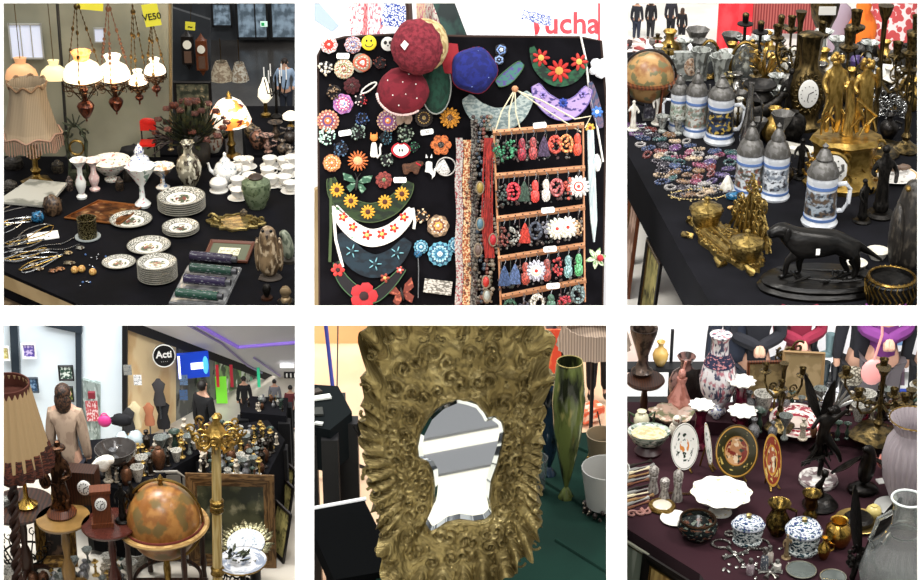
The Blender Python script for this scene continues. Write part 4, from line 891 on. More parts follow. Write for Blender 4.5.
# right hand side of the board
rosette(501, 50, 6, 'pale blue beaded flower outline right of cobalt beret', [(0, 'dfe8f4'), (.3, '101014'), (.5, '6a8ac0'), (.75, '101014')], 5, None, '9ab4e0')
rosette(499, 60, 5, 'small pale blue beaded ring below flower outline', [(0, '101014'), (.5, '8aa4d0'), (.8, '101014')], 6, None, '9ab4e0', 8)
collar('teal green strip collar with purple beading', [(497, 84), (508, 77), (522, 63)], 13, mt('teal_strip', '3a6a62', .8, 0, '4a3f7a', 8, (.52, .56)), mt('green_cord', '3a5a3a'))
collar('green leaf collar with three scarlet tulips', [(532, 47), (538, 66), (551, 78), (564, 80), (577, 74), (587, 60)], 13, mt('leaf_felt', '1c4a30', .85, 0, '0e2018', 6), None, [(541, 58, 9, 'a82420', 'c8a050', 7, .2), (559, 71, 12, 'a8201a', 'b88a40', 9, .17), (579, 62, 9, 'a82c24', 'c8a050', 7, .2)])
collar('lilac curled collar with blue drop beads', [(535, 85), (543, 99), (556, 109), (568, 110), (580, 102), (589, 88)], 20, mt('lilac_felt', '9a84b0', .8, 0, '3a3068', 8, (.55, .6)), mt('violet_beads', '5a4a8a', .4), [(563, 103, 5, '2a3f90', '101c50', 8, .3), (543, 95, 4, '8a78b8', '30285a', 6, .3), (583, 94, 4, '8a78b8', '30285a', 6, .3)])
collar('grey blue fur collar behind wire hanger', [(466, 97), (478, 112), (497, 120), (516, 113), (530, 93)], 24, mt('grey_fur', '6f7f80', .95, 0, 'a0aaa6', 14, b=1), None)
collar('dark red and blue beaded collar right of tulip collar', [(590, 82), (596, 108), (601, 128)], 10, mt('dark_beads', '5a4658', .5, 0, '1e3050', 8), None, [(597, 112, 6, '3a6ab0', 'c8d8f0', 7, .3), (590, 128, 5, 'c8a040', '7a3020', 7, .3)])
t = pin('fluffy_brooch', 'white fluffy brooch at the right edge of board', 'brooch', 600, 68); m = M()
for x, y, r in ((-4, 3, 6), (4, 4, 6), (0, -4, 7), (7, -4, 5), (-7, -3, 4)): m.ell((x, y, 3), (r, r, 3), 9, 6, nz=.3)
t.solo(m, mt('fluffy_white', 'e6e6e8', .95, 0, 'c0c2c8', 9, b=.8))
t = pin('cord_necklace', 'long white twisted cord draped down the right side', 'necklace', 594, 100); t.solo(M().tube([(-14, 67, 1), (-8, 40, 1), (-5, 10, 1), (2, -20, 1), (9, -62, 1)], 1.1, 5), porc)
# berets
t = T('beret', 'tufted maroon beret with cream lining, upper one', 'beret', 417, 47, d=DB-.16, rot=FACE); t.k = 1
mar = mt('maroon_tuft', '5a1420', .95, 0, '7a2430', 12, (.4, .6), 1, 22)
m = M(); m.ell((0, 0, 0), (26, 28, 14), 26, 14, nz=.08); m.rough(1.6, .35); t.p('crown', m, mar)
m = M(); m.ell((7, 3, -5), (25, 27, 11), 24, 12, nz=.05); t.p('lining', m, mt('cream_lining', 'b8a478', .8, 0, '8f7a50', 8))
t.p('price_tag', M().slab([(-16, 0), (-12, 5), (-8, 1), (-12, -5)], 14, 15), papr)
t = T('beret', 'smooth maroon beret with white dots, lower one', 'beret', 403, 91, d=DB-.1, rot=FACE); t.k = 1
m = M(); m.ell((0, 0, 0), (26, 24, 10), 28, 12, nz=.04); t.p('crown', m, mt('maroon_felt', '5a0f1c', .95, 0, '6d1624', 5)); m = M()
for x, y in ((-15, 10), (0, 8), (13, 6), (-10, -5), (3, -4), (14, -8), (-4, -15), (6, 16)): m.ell((x, y, 9.2*sqrt(max(.05, 1-(x/26)**2-(y/24)**2))), 1, 6, 4)
t.p('sewn_bead', m, porc); m = M()
for i in range(22): a = pi*1.05+i*.095; m.ell((26*cos(a), 23.5*sin(a), 1), (2, 2, 1.4), 7, 5)
t.p('scalloped_edge', m, mt('pale_pink', 'd8c0bc', .8))
t = T('beret', 'dark green beret tucked behind the two maroon ones', 'beret', 436, 86, d=DB-.05, rot=FACE); t.k = 1
t.p('crown', M().ell((0, 0, 0), (15, 28, 6), 22, 10, nz=.05), mt('bottle_green', '0e2a20', .95, 0, '143a2c', 6)); t.p('edging', M().tube([(15*cos(a), 28*sin(a), 1) for a in [i*pi/16 for i in range(32)]], .7, 4, True), mt('silver_thread', '9aa09a', .5))
t = T('beret', 'cobalt blue beret with tiny sparkles', 'beret', 474, 70, d=DB-.12, rot=FACE); t.k = 1
m = M(); st = []
for i in range(28):
    a = 2*pi*i/28; r = 1+.06*cos(5*a); st.append((24*r*cos(a), 26*r*sin(a)))
m.lathe([(22, -6), (23, 0), (19, 7), (10, 10), (0, 11)], 30, fl=(5, .045)); t.p('crown', m, mt('cobalt_felt', '0c1454', .9, 0, '121d6a', 8)); m = M(); random.seed(4)
for i in range(12): a = U(0, 6.28); r = U(4, 20); m.ell((r*cos(a), r*sin(a), 10.5-r*.2), .6, 5, 4)
t.p('sewn_bead', m, mt('bead_9ab4e0', '9ab4e0'))
t.p('brim', M().tube([(22*(1+.045*cos(5*a))*cos(a), 22*(1+.045*cos(5*a))*sin(a), -3) for a in [i*pi/16 for i in range(32)]], 1.4, 6, True), mt('red_piping', '8a1420', .8))
# things above the board
bf_ = mt('blue_white_embroidery', 'e6e8f0', .8, 0, '26418c', 15, (.46, .5), tex='V')
pin('embroidered_cloth', 'blue and white embroidered square cloth above left brooches', 'cloth', 394, 15, .1, -.1).solo(M().slab([(-12, -11), (12, -12), (12, 10), (-11, 12)], -1, 1), bf_)
pin('embroidered_ribbon', 'blue and white patterned ribbon hanging over the white wall', 'ribbon', 537, 18, .1, -.25).solo(M().slab([(-15, -5), (15, -5), (15, 5), (-15, 5)], -1, 1), bf_)
pin('stick', 'dark brown stick holding the berets', 'stick', 410, 14, .1).solo(M().tube([(0, -14, 0), (-2, 20, 0)], 3.5, 8), wood_d)
pin('red_strap', 'dark red strap behind the cobalt beret', 'strap', 449, 52, .06, .2).solo(M().slab([(-9, -20), (8, -24), (10, 6), (-8, 12)], -1, 1.5), mt('red_piping', '8a1420'))
for i, (x, c, lb) in enumerate(((358, 'e8dcd8', 'white folded textile with pink dots'), (375, 'd0c6ca', 'mauve trimmed textile beside blue square'), (425, 'b09a80', 'tan striped textile behind the tufted beret'), (434, 'd8cfc4', 'cream textile right of tan stripes'))):
    T('hanging_textile', lb, 'textile', x, 33, d=8.6, rot=FACE, k=1).solo(M().slab([(-8, -2), (8, -2), (9, 42), (-9, 42)], 0, 2), mt('tex'+c, c, .9, 0, 'a8606c', 13, (.6, .65), tex='V'))
T('dark_banner', 'dark green slanting banner behind the berets', 'banner', 452, 38, d=8.5, rot=FACE, k=1).solo(M().slab([(-22, 42), (0, 42), (22, -16), (14, -30), (-4, -6)], 0, 2), mt('banner_green', '1c3a34', .7, 0, '0e1c1c', 3))
T('steel_rail', 'grey slanting metal rail in the top corner', 'rail', 322, 18, d=8.6, rot=FACE, k=1).solo(M().slab([(-14, 16), (-4, 16), (17, -8), (10, -14), (-14, 2)], 0, 2), mt('rail_grey', '8a98a8', .4, .5))
T('red_lace', 'thin red and white lace ribbon hanging from top', 'ribbon', 365, 30, d=8.4, rot=FACE, k=1).solo(M().slab([(-2, -6), (2, -6), (3, 32), (-1, 32)], 0, 2), mt('lace_red', 'c88a8c', .8, 0, 'a02a34', 9))
t = T('shop_sign', 'white shop sign with large red rounded lettering above the board', 'sign', 572, 24, d=8.75, rot=FACE); t.k = 1
t.p('panel', M().slab([(-100, -18), (40, -18), (40, 24), (-100, 24)], -1, 0), mt('bright_white_wall', 'f2f0f2')); t.p('lettering', textm(M(), 'ucha', 30, (0, 0, .5), .6, bold=.6), mt('sign_red', 'd0303c', .5))
t.p('bird_mark', M().ell((-38, -4, 1), (6, 7, .8), nz=.3), mt('sign_red', 'd0303c')); t.p('upright', M().slab([(26, -20), (28, -20), (28, 22), (26, 22)], 0, 2), mt('sign_red', 'd0303c'))
T('white_cloth', 'white sheet draped over back of display board', 'cloth', 495, 28, d=8.4, rot=FACE, k=1).solo(M().slab([(-30, 30), (-24, -2), (-10, -14), (12, -11), (40, -10), (36, 30)], 0, 3), mt('sheet_white', 'f0f1f4', .9, 0, 'dfe2ea', 2))
# long strands left of the rack
def strip(px, y0, y1, w, label, mat, name='lace_ribbon', off=.03, rz=.0): 
    t = pin(name, label, 'ribbon', px, (y0+y1)/2, off, rz); h = (y1-y0)/2; n = 20; vs = []; fs = []
    for i in range(n+1):
        y = h-2*h*i/n; b = .8*sin(i*.9); vs += [(-w/2+b, y, 0), (w/2+b, y, 0), (w/2+b, y, 1.4), (-w/2+b, y, 1.4)]
        if i: a = 4*(i-1); fs += [(a+k_, a+(k_+1) % 4, a+4+(k_+1) % 4, a+4+k_) for k_ in range(4)]
    t.solo(M().raw(vs, fs+[(0, 1, 2, 3)]), mat)
strip(459, 138, 312, 7, 'white lace ribbon with red zigzag edge', mt('lace_zigzag', 'b0aaa4', .8, 0, '8a2c34', 110, (.55, .58), tex='V', co='O', c3='8a8480', s3=160, th3=(.5, .55)))
strip(467, 140, 312, 8, 'rust and orange woven braid beside the white lace', mt('woven_braid', '9a5230', .8, 0, 'c8b088', 120, (.5, .55), tex='V', co='O', c3='4a2418', s3=90))
strip(474, 120, 312, 7, 'narrow grey patterned braid between rust braid and bead strands', mt('grey_braid', '77736c', .8, 0, '2a2624', 130, (.5, .55), tex='V', co='O'))
random.seed(21)
sc_ = ['3a2a28', '5a5248', '2a3a4a', '6a3a30', '4a4a3a', '8a8070']
names = ['brown bead', 'olive grey bead', 'slate blue bead', 'brick red bead', 'moss bead', 'stone coloured bead']
for i in range(6):
    t = pin('bead_strand', f'{names[i]} strand hanging left of the earring rack', 'necklace', 475+i*3.6, 205, .05+.004*i); m = M()
    for j in range(46): m.ell((U(-2.5, 2.5)+3*sin(j*.3+i), 88-j*4.1, U(0, 2)), U(1.4, 2.9), 6, 4)
    t.solo(m, mt('strand'+sc_[i], sc_[i], .35, 0, 'b0a898', 16, (.6, .64)))
t = pin('red_bead_strand', 'thick bundle of bright red thread strands at rack edge', 'necklace', 489, 200, .09); m = M()
for j in range(7): m.tube([(-4+j*1.4, 62, 0), (-6+j*1.6+2*sin(j), 20, 2), (-7+j*1.7, -25, 2), (-3+j*1.3, -58, 1)], .9, 5)
t.solo(m, mt('red_thread', 'a83028', .8, 0, '701a18', 12))
for x, y, c, lb in ((480, 188, '8a7434', 'gold pendant disc on strands'), (478, 250, '5a4a44', 'dark pendant low on strands'), (493, 240, 'a8202c', 'red teardrop pendant with white rim at rack edge'), (486, 282, 'a82a24', 'long red oval pendant at the lower left of rack'), (487, 296, '9aa09a', 'silver round pendant near bottom of strands'), (480, 224, '4a6a78', 'teal pendant in the strands')):
    t = pin('pendant', lb, 'pendant', x, y, .1); t.p('stone', M().ell((0, 0, 2), (3.2, 5.5, 2.4)), mt('pend'+c, c, .35)); t.p('rim', M().tube([(3.8*cos(a), 6.2*sin(a), 1) for a in [i*pi/8 for i in range(16)]], .7, 5, True), mt('rim_pale', '9a8c78', .4, .4))
# ---------- earring rack
rack = T('earring_rack', 'wooden earring rack with five slotted bars and wire hanger', 'rack', 541, 212, d=DB-.16, rot=FACE); rack.k = 1
bw_ = mt('rack_wood', 'b98560', .6, 0, 'ab7550', 4)
bars = [((493, 133), (584, 125)), ((496, 176), (585, 168)), ((497, 219), (585, 207)), ((498, 259), (585, 245)), ((502, 297), (586, 280))]
for (x0, y0), (x1, y1) in bars:
    o = rack.p('bar', M().tube([(x0-541, 212-y0, 0), (x1-541, 212-y1, 0)], 3, 4), bw_, smooth=False); m = M()
    for j in range(12): t_ = (j+.5)/12; m.ell((x0-541+(x1-x0)*t_, 212-y0-(y1-y0)*t_+1, 2.4), .8, 6, 4)
    rack.p('bar_hole', m, eyem, parent=o)
rack.p('upright', M().tube([(-47, 80, -1), (-40, -95, -1)], 1.1, 5), bw_); rack.p('upright', M().tube([(42, 88, -1), (44, -90, -1)], 1.1, 5), bw_)
m = M()
for x in (-46, -32, -20, 40): m.tube([(-26, 123, 0), ((x-26)*.55, 100, 2), (x, 80, 0)], .7, 5)
m.tube([(-26, 122, 0), (0, 112, 0), (34, 93, 0), (50, 96, 0), (44, 84, 0)], .8, 5); rack.p('hanger_cord', m, mt('cream_cord', 'cfc6a8', .8)); rack.p('knob', M().ell((-26, 123, 0), (3.5, 3.5, 3)), bw_)
for x, y, s in ((538, 129, '70'), (546, 212, '70'), (548, 250, '60'), (551, 286, '50')): tag_(x, y, .1, s, 'white price label on the rack bar '+{129: 'at the very top', 212: 'third from the top', 250: 'fourth from the top', 286: 'at the bottom'}[y]); bpy.context.scene.collection.objects
for o in [o for o in bpy.data.objects if o.get('label', '').startswith('white price label on the rack')]: o.location += -FW*.18
random.seed(31)
rows = [[('c', '2f6a4c', 'green'), ('c', '3a7a58', 'emerald'), ('d', '7a2430', 'wine'), ('d', '8a3a3a', 'crimson'), ('t', '4a3f52', 'plum'), ('r', 'c84a3c', 'scarlet'), ('r', 'd87a4a', 'orange'), ('d', 'b8402c', 'vermilion')],
        [('c', '34403c', 'charcoal'), ('r', 'b0303a', 'ruby'), ('t', '3a4a40', 'dark green'), ('d', 'c83a34', 'poppy red'), ('d', 'cfc6b8', 'ivory'), ('r', 'a85a5a', 'rose'), ('c', 'b04a3c', 'brick'), ('F', 'd8d0c8', 'red and white')],
        [('c', '6a3a34', 'brown'), ('c', '8a8a84', 'grey'), ('t', 'a03a30', 'rust'), ('r', '3a3f4a', 'navy speckled'), ('c', '6a6a72', 'pewter'), ('F', 'd8d4b8', 'cream'), ('F', 'e0dcc8', 'off white'), ('c', '9a7a5a', 'bronze')],
        [('t', '3a4a68', 'blue tassel'), ('t', '4a5a7a', 'denim'), ('d', '8a3a30', 'copper red'), ('F', '9a9aa4', 'silver'), ('d', '7a3a34', 'maroon'), ('c', 'a03a3a', 'cherry'), ('d', '6a8a8a', 'sea green'), ('d', '4a8a5a', 'leaf green')],
        [('r', '2c4a3a', 'pine'), ('c', '3a3a44', 'black'), ('r', 'a8a49a', 'pearl'), ('d', '3a5a4a', 'moss'), ('c', '8a2a34', 'red bead'), ('r', '5a6a6a', 'slate')]]
ordn = ['top', 'second', 'third', 'fourth', 'lowest']
shp = {'c': 'cluster', 'd': 'drop', 't': 'tassel', 'r': 'hoop', 'F': 'flower'}
for ri, (bar, es) in enumerate(zip(bars, rows)):
    (x0, y0), (x1, y1) = bar
    for i in range(9):
        f = (i+.3)/9; x = x0+(x1-x0)*f; y = y0+(y1-y0)*f+6; t = pin('earring', f'small dark beaded earring among the pairs on the {ordn[ri]} bar', 'earring', x, y, .165, group=f'dark beaded earrings on the {ordn[ri]} bar'); m = M(); L_ = 24 if ri < 4 else 14
        m.tube([(0, 6, 0), (0, -L_*.4, 0)], .4, 4)
        for j in range(16): m.ell((U(-3.5, 3.5), -U(L_*.2, L_*1.05), U(0, 2)), U(.9, 1.9), 6, 4)
        t.solo(m, mt('darkear%d' % (i % 4), ('3a302c', '2c3430', '4a3434', '5a5854')[i % 4], .35, .2, 'a09890', 9, (.56, .6)))
    for i, (kd, c, nm) in enumerate(es):
        f = (i+.6)/(len(es)+.2); x = x0+(x1-x0)*f; y = y0+(y1-y0)*f+6; ms = mt('ear'+c, hexc(*[int(c[k_:k_+2], 16)*.8 for k_ in (0, 2, 4)]), .4, 0, hexc(*[min(255, int(c[k_:k_+2], 16)*1.5) for k_ in (0, 2, 4)]), 8, (.52, .56))
        t = pin('earring', f'{nm} {shp[kd]} earring hanging from the {ordn[ri]} bar of rack', 'earring', x, y, .18)
        t.p('hook', M().tube([(0, 6, 0), (1.5, 3, 0), (0, -2, 0)], .45, 4), chm[0]); m = M()
        L_ = 22 if ri < 4 else 14
        if kd == 'c':
            for j in range(26): a = U(0, 6.28); q = U(0, 1); m.ell((5.5*q*cos(a), -L_*.5-2+L_*.5*q*sin(a), U(0, 3)), U(1, 1.9), 6, 4)
        elif kd == 'd': m.ell((0, -L_*.35, 1), (3.6, L_*.28, 2), 10, 7, nz=.15); m.ell((0, -L_*.8, 1), (4.8, L_*.3, 2.4), 10, 7, nz=.2)
        elif kd == 't':
            for j in range(9): m.tube([(0, -2, 1), (-4+j, -L_*.5, 1+.5*(j % 2)), (-5.4+1.3*j, -L_, 1)], .7, 4)
        elif kd == 'r': m.tube([(6*cos(a), -L_*.5+8*sin(a), 1) for a in [k_*pi/9 for k_ in range(18)]], 1.4, 6, True); [m.ell((U(-5, 5), -L_*.5+U(-8, 8), 2), 1.7, 6, 4) for _ in range(12)]
        else:
            for j in range(14): a = j*2*pi/14; st = len(m.v); m.ell((0, 0, 0), (4, 1.9, 1), 7, 4); m.xf(Matrix.Translation((7.5*cos(a), -12+7.5*sin(a), 2)) @ Matrix.Rotation(a, 4, 'Z'), st)
        t.p('ornament', m, ms)
        if kd == 'F': t.p('centre', M().lathe([(6, 0), (6, 2.5), (0, 3.4)], 16).xf(Matrix.Translation((0, -12, 1))), radial('earF%d%d' % (ri, i), [(0, 'c03028'), (.3, 'e8e0d0'), (.6, 'c03028' if ri == 1 else 'c8bfa0'), (.85, 'f0ece0')], b=.3))
# white and blue strands right of rack
t = pin('shell_strand', 'pale blue and white cord bundle right of the rack', 'necklace', 592, 190, .1); m = M()
for j in range(6): m.tube([(-4+j, 60, 0), (-3+1.2*j, 10, 1), (-1+1.1*j, -30, 1), (2, -52, 0)], .9, 5)
t.solo(m, mt('pale_cords', 'c4ccc8', .7, 0, '9aa8ac', 9))
t = pin('leaf_earring', 'green and red leaf earring at rack right corner', 'earring', 596, 258, .12); m = M()
for a in (.2, 1.2, 2.2, 3.4, 4.6, 5.5): leafm(m, (0, 0, 1), 11, 5, a, 0, 0, 4)
t.p('leaves', m, mt('leaf_shell', '5a8a4a', .5, 0, 'd8d4c0', 6)); t.p('berry', M().ell((4, 0, 3), 3.4), mt('red_felt', 'b01e2c'))
pin('bone_toggle', 'white bone toggle fastened at the board right side', 'toggle', 597, 163, .06).solo(M().ell((0, 0, 2), (4, 9, 3), nz=.3), porc)
# =====================================================================  embossed brass mirror (lower middle opening)
quadz('floor_2', [(306, 650), (616, 650), (616, 321), (306, 321)], 6.3, mt('beige_mall_floor', 'c9a98c', .35, 0, 'c09c7e', 2, co='O'), .02)
# white tiled floor in front, seen in the mirror
def boxs(name, c, d, mat): return struct(name, [(c[0]+x*d[0]/2, c[1]+y*d[1]/2, c[2]+z*d[2]/2) for z in (-1, 1) for x, y in ((-1, -1), (1, -1), (1, 1), (-1, 1))], [(0, 3, 2, 1), (4, 5, 6, 7), (0, 1, 5, 4), (1, 2, 6, 5), (2, 3, 7, 6), (3, 0, 4, 7)], mat)
boxs('floor_3', (.2, 2.2, 6.29), (4, 4.0, .02), mt('white_tiles', 'd8d5c8', .4, 0, 'cfccbe', 3, co='O'))
tb_ = boxs('trim_3', (0, 0, 0), (6, .14, .01), mt('grey_band_and_patch', '6a6c70', .4)); tb_.location = (.1, 2.6, 6.306); tb_.rotation_euler[2] = -.35
tb_ = boxs('mirror_view_patch', (0, 0, 0), (.5, .5, .01), mt('grey_band_and_patch', '6a6c70')); tb_.location = (-.04, 2.2, 6.306); tb_.rotation_euler[2] = -.35  # added grey patch, stands in for the dark curtain reflected in the mirror
ZB = 7.03
green = mt('green_cloth', '081f19', .9, 0, '0b261f', 3, (.4, .6), .15, 3, co='O', spec=.15)
table('stall_table', 'table under deep green cloth with pressed folds carrying the brass mirror', [(545, 700), (616, 700), (616, 445), (588, 432), (480, 440), (385, 520), (372, 606), (545, 606)], ZB-.12, green, .5, None, .58)
m = M().tube([(0, 0, .6), (190, -160, .6)], 1, 5)
# folds in the cloth
for i, (a, b) in enumerate((((540, 478), (612, 524)), ((556, 540), (612, 575)), ((575, 446), (612, 462)))):
    p0 = at(*a, z=ZB-.118)[0]; p1 = at(*b, z=ZB-.118)[0]
    o = M().tube([p0, p1], .006, 6).build('cloth_fold', green, 1); 
    o.parent = [q for q in bpy.data.objects if q.get('label', '').startswith('table under deep green')][0]; o.matrix_parent_inverse = Matrix.Translation(-o.parent.location)
YM = 4.35
mb = mt('embossed_brass', '9c8c5e', .3, .88, '6c5e3a', 5, (.35, .65), .9, 20, c3='b8a878', s3=8, th3=(.56, .68), bd=.006)
KY = 1.16
def mr_(pts): return [((x-455)*1.0, -(y-460)*KY) for x, y in pts]
inner = mr_([(418, 446), (421, 432), (430, 416), (443, 405), (458, 399), (468, 401), (477, 404), (484, 412), (487, 418), (494, 416), (501, 421), (503, 430), (501, 445), (497, 462), (491, 480), (489, 498), (492, 513), (486, 519), (474, 521), (460, 519), (446, 522), (436, 529), (430, 532), (424, 522), (430, 514), (434, 502), (435, 486), (433, 470), (428, 460), (419, 456)])
outer = mr_([(364, 442), (365, 398), (367, 355), (364, 330), (375, 312), (400, 306), (430, 302), (465, 300), (500, 302), (530, 310), (547, 328), (550, 362), (547, 380), (541, 411), (542, 438), (537, 469), (540, 500), (542, 522), (532, 553), (508, 574), (480, 590), (450, 600), (420, 600), (392, 594), (379, 571), (379, 531), (374, 500), (368, 469)])
def resamp(poly, n, c=(0, 0)):
    """radius of closed outline at n equal angles about c"""
    out = []
    for i in range(n):
        a = 2*pi*i/n; dx, dy = cos(a), sin(a); best = 0
        for j in range(len(poly)):
            x1, y1 = poly[j][0]-c[0], poly[j][1]-c[1]; x2, y2 = poly[(j+1) % len(poly)][0]-c[0], poly[(j+1) % len(poly)][1]-c[1]
            ex, ey = x2-x1, y2-y1; de = dx*ey-dy*ex
            if abs(de) < 1e-9: continue
            t = (x1*ey-y1*ex)/de; s = (x1*dy-y1*dx)/de
            if t > 0 and -1e-6 <= s <= 1+1e-6: best = max(best, t)
        out.append(best)
    return out
NA, NR = 420, 56; c0 = (5, -4)
ri = resamp(inner, NA, c0); ro = resamp(outer, NA, c0)
ro = [sum(ro[(i+k_) % NA] for k_ in range(-4, 5))/9 for i in range(NA)]
ri = [sum(ri[(i+k_) % NA] for k_ in range(-1, 2))/3 for i in range(NA)]
random.seed(5)
scr = []
for i in range(90):
    a = 2*pi*i/45+U(-.06, .06); f = U(.14, .36) if i < 45 else U(.38, .62); k_ = int(a/(2*pi)*NA) % NA; r = ri[k_]+(ro[k_]-ri[k_])*f; scr.append((c0[0]+r*cos(a), c0[1]+r*sin(a), U(8, 15), random.choice((-1, 1)), U(0, 6)))
def hgt(x, y, f, a):
    h = 0
    best = 1e9
    for sx, sy, R, sg, ph in scr:
        d = math.hypot(x-sx, y-sy)/R
        if d < 1 and d < best: best = d; an = atan2(y-sy, x-sx); h = 1.5*(1-d*.6)*cos(sg*an+d*9.5+ph)*(1-d**6)
    if best > 1: h = .7*noise.noise(Vector((x*.09, y*.09, 2)))*2
    h += .5*noise.noise(Vector((x*.3, y*.3, 5)))
    w = max(0, (f-.58)/.42)
    base = 6*sin(pi*min(1, f/.62))**.5 if f < .62 else 6*0
    ruff = (abs(sin(a*19+2.2*noise.noise(Vector((cos(a)*3, sin(a)*3, 0)))+f*3))**.8*13-3+5*noise.noise(Vector((x*.05, y*.05, 1))))
    rim = 3*max(0, 1-abs(f-.04)/.045)
    return (h*2.0*(1-w**.5)+base*.4+rim)*(1 if w == 0 else 1)+w**.7*ruff+3.5*max(0, 1-abs(f-.6)/.06)*0+2+6*w
vs = []; fs = []
for i in range(NA):
    a = 2*pi*i/NA
    rr_ = ro[i]*(1+.035*sin(a*19*2+1)+.05*noise.noise(Vector((cos(a)*7, sin(a)*7, 3))))
    for j in range(NR+1):
        f = j/NR; r = ri[i]+(rr_-ri[i])*f; x = c0[0]+r*cos(a); y = c0[1]+r*sin(a); vs.append((x, y, hgt(x, y, f, a)))
    for q_ in range(len(vs)-NR-1, len(vs)):
        x, y, z = vs[q_]; vs[q_] = (x, min(y, 167), z)
    vs.append((c0[0]+rr_*.97*cos(a), min(166, c0[1]+rr_*.97*sin(a)), -3)); vs.append((c0[0]+ri[i]*.99*cos(a), c0[1]+ri[i]*.99*sin(a), -3))
Q = NR+3
for i in range(NA):
    k_ = (i+1) % NA
    for j in range(NR+1): fs.append((i*Q+j, i*Q+j+1, k_*Q+j+1, k_*Q+j))
    fs.append((i*Q+NR+2, i*Q, k_*Q, k_*Q+NR+2))
t = T('wall_mirror', 'large ornate embossed brass mirror with ruffled leaf border', 'mirror', 455, 460, Y=YM, rot=(pi/2, 0, 0), k=1)
t.p('frame', M().raw(vs, fs), mb)
gl = mt('mirror_glass', 'f2f4f4', .02, 1); bevel = mt('bevelled_glass', 'dfe6ea', .05, 1)
t.p('mirror_glass', M().slab([(c0[0]+ri[i]*1.0*cos(2*pi*i/NA), c0[1]+ri[i]*1.0*sin(2*pi*i/NA)) for i in range(0, NA, 2)], -3, .2), gl, smooth=False)
vs = []; fs = []
for i in range(NA):
    a = 2*pi*i/NA; vs += [(c0[0]+(ri[i]-.3)*cos(a), c0[1]+(ri[i]-.3)*sin(a), 2.2), (c0[0]+(ri[i]-5)*cos(a), c0[1]+(ri[i]-5)*sin(a), .35)]
fs = [(2*i, 2*i+1, (2*i+3) % (2*NA), (2*i+2) % (2*NA)) for i in range(NA)]
t.p('bevelled_edge', M().raw(vs, fs), bevel)
for i in range(46):
    m = M(); a = U(0, 2*pi); k_ = int(a/(2*pi)*NA) % NA; f = U(.12, .6); r = ri[k_]+(ro[k_]-ri[k_])*f; st = len(m.v); x, y = c0[0]+r*cos(a), c0[1]+r*sin(a); m.ell((x, y, hgt(x, y, f, a)+.6), (1.7, 1.7, 1.2), 8, 5); t.p('raised_boss', m, mb)
for i in range(64):
    m = M(); a = 2*pi*i/64; k_ = int(a/(2*pi)*NA) % NA; r = ro[k_]*U(.9, 1.0); x, y = c0[0]+r*cos(a), min(143, c0[1]+r*sin(a)); scroll(m, (x, y, U(6, 14)), U(4, 8), U(1.2, 2.2), U(.7, 1.1), 'z', a+U(-1, 1), random.choice((-1, 1)), 12, 6); t.p('leaf_curl', m, mb)
t.p('back_panel', M().slab([(c0[0]+ro[i]*.8*cos(2*pi*i/NA), c0[1]+ro[i]*.8*sin(2*pi*i/NA)) for i in range(0, NA, 6)], -6, -3.2), wood_d)
# ---- left side behind the mirror
dk = mt('near_black_cloth', '0a1012', .9, spec=.15)
table('side_table', 'black draped table with papers behind the mirror', [(306, 425), (330, 430), (352, 412), (338, 386), (306, 384)], 6.95, dk, .15, blackp, .62)
quadY('wall_left_2', [(306, 358), (400, 352), (400, 316), (306, 316)], 6.95, mt('warm_wall', 'd8a070', .6)); quadY('baseboard_left', [(306, 372), (400, 366), (400, 352), (306, 358)], 6.9, mt('salmon_strip', 'b8785c', .6))
t = T('floor_stand', 'folded black tripod stand on beige floor', 'tripod', 338, 480, z=6.32); 
for a in (0, 2.1, 4.2): t.p('leg', M().tube([(0, 0, 22), (38*cos(a+.5), 38*sin(a+.5), 0)], 1.8, 6), blackp)
t.p('hub', M().lathe([(4, 14), (5, 18), (4, 24), (2, 60)], 10), blackp)
pole('banner_pole', 'slim blue upright pole behind black table', 333, 390, 325, 318, None, 2, mt('pole_blue', '4450b0', .5), 6.6)
pole('cable', 'thin grey hanging cable by the blue pole', 337, 396, 338, 318, None, .7, mt('cable_grey', '5a5a58', .6), 6.6)
for x, y, w, h, c, lb, a in ((322, 398, 18, 8, 'd8dcd4', 'white folded paper on black table', .3), (318, 412, 10, 14, '2c2f2c', 'dark wallet on black side table', .1), (316, 392, 10, 8, '3a332c', 'small dark pouch beside folded paper', .6), (319, 424, 8, 5, 'c8ccc8', 'white receipt at the table edge', -.3)):
    T('desk_item', lb, 'stationery', x, y, z=6.955, rot=(0, 0, a), k=1).solo(M().box((0, 0, 1), (w, h, 2)).rough(.8, .2), mt('desk'+c, c, .6))
t = T('white_tray', 'black cushion with white plastic edge left of mirror', 'tray', 334, 532, z=ZB-.1, k=1, rot=(0, 0, .3)); t.p('cushion', M().box((12, -16, -10), (64, 130, 20)), mt('dark_cushion', '040506', .9, spec=.05)); t.p('edge', M().tube([(-18, 48, 0), (46, 50, 0)], 2.4, 8), mt('white_plastic', 'e6e8e8', .3))
t = T('dark_leaves', 'cluster of black metal leaves beside the mirror', 'ornament', 368, 440, z=6.95); m = M()
for i in range(12): leafm(m, (U(-8, 8), U(-4, 4), U(0, 4)), U(12, 20), U(6, 9), U(0, 6.3), U(.1, 1.1), .3)
t.solo(m, mt('black_leaf', '14120e', .5, .3))
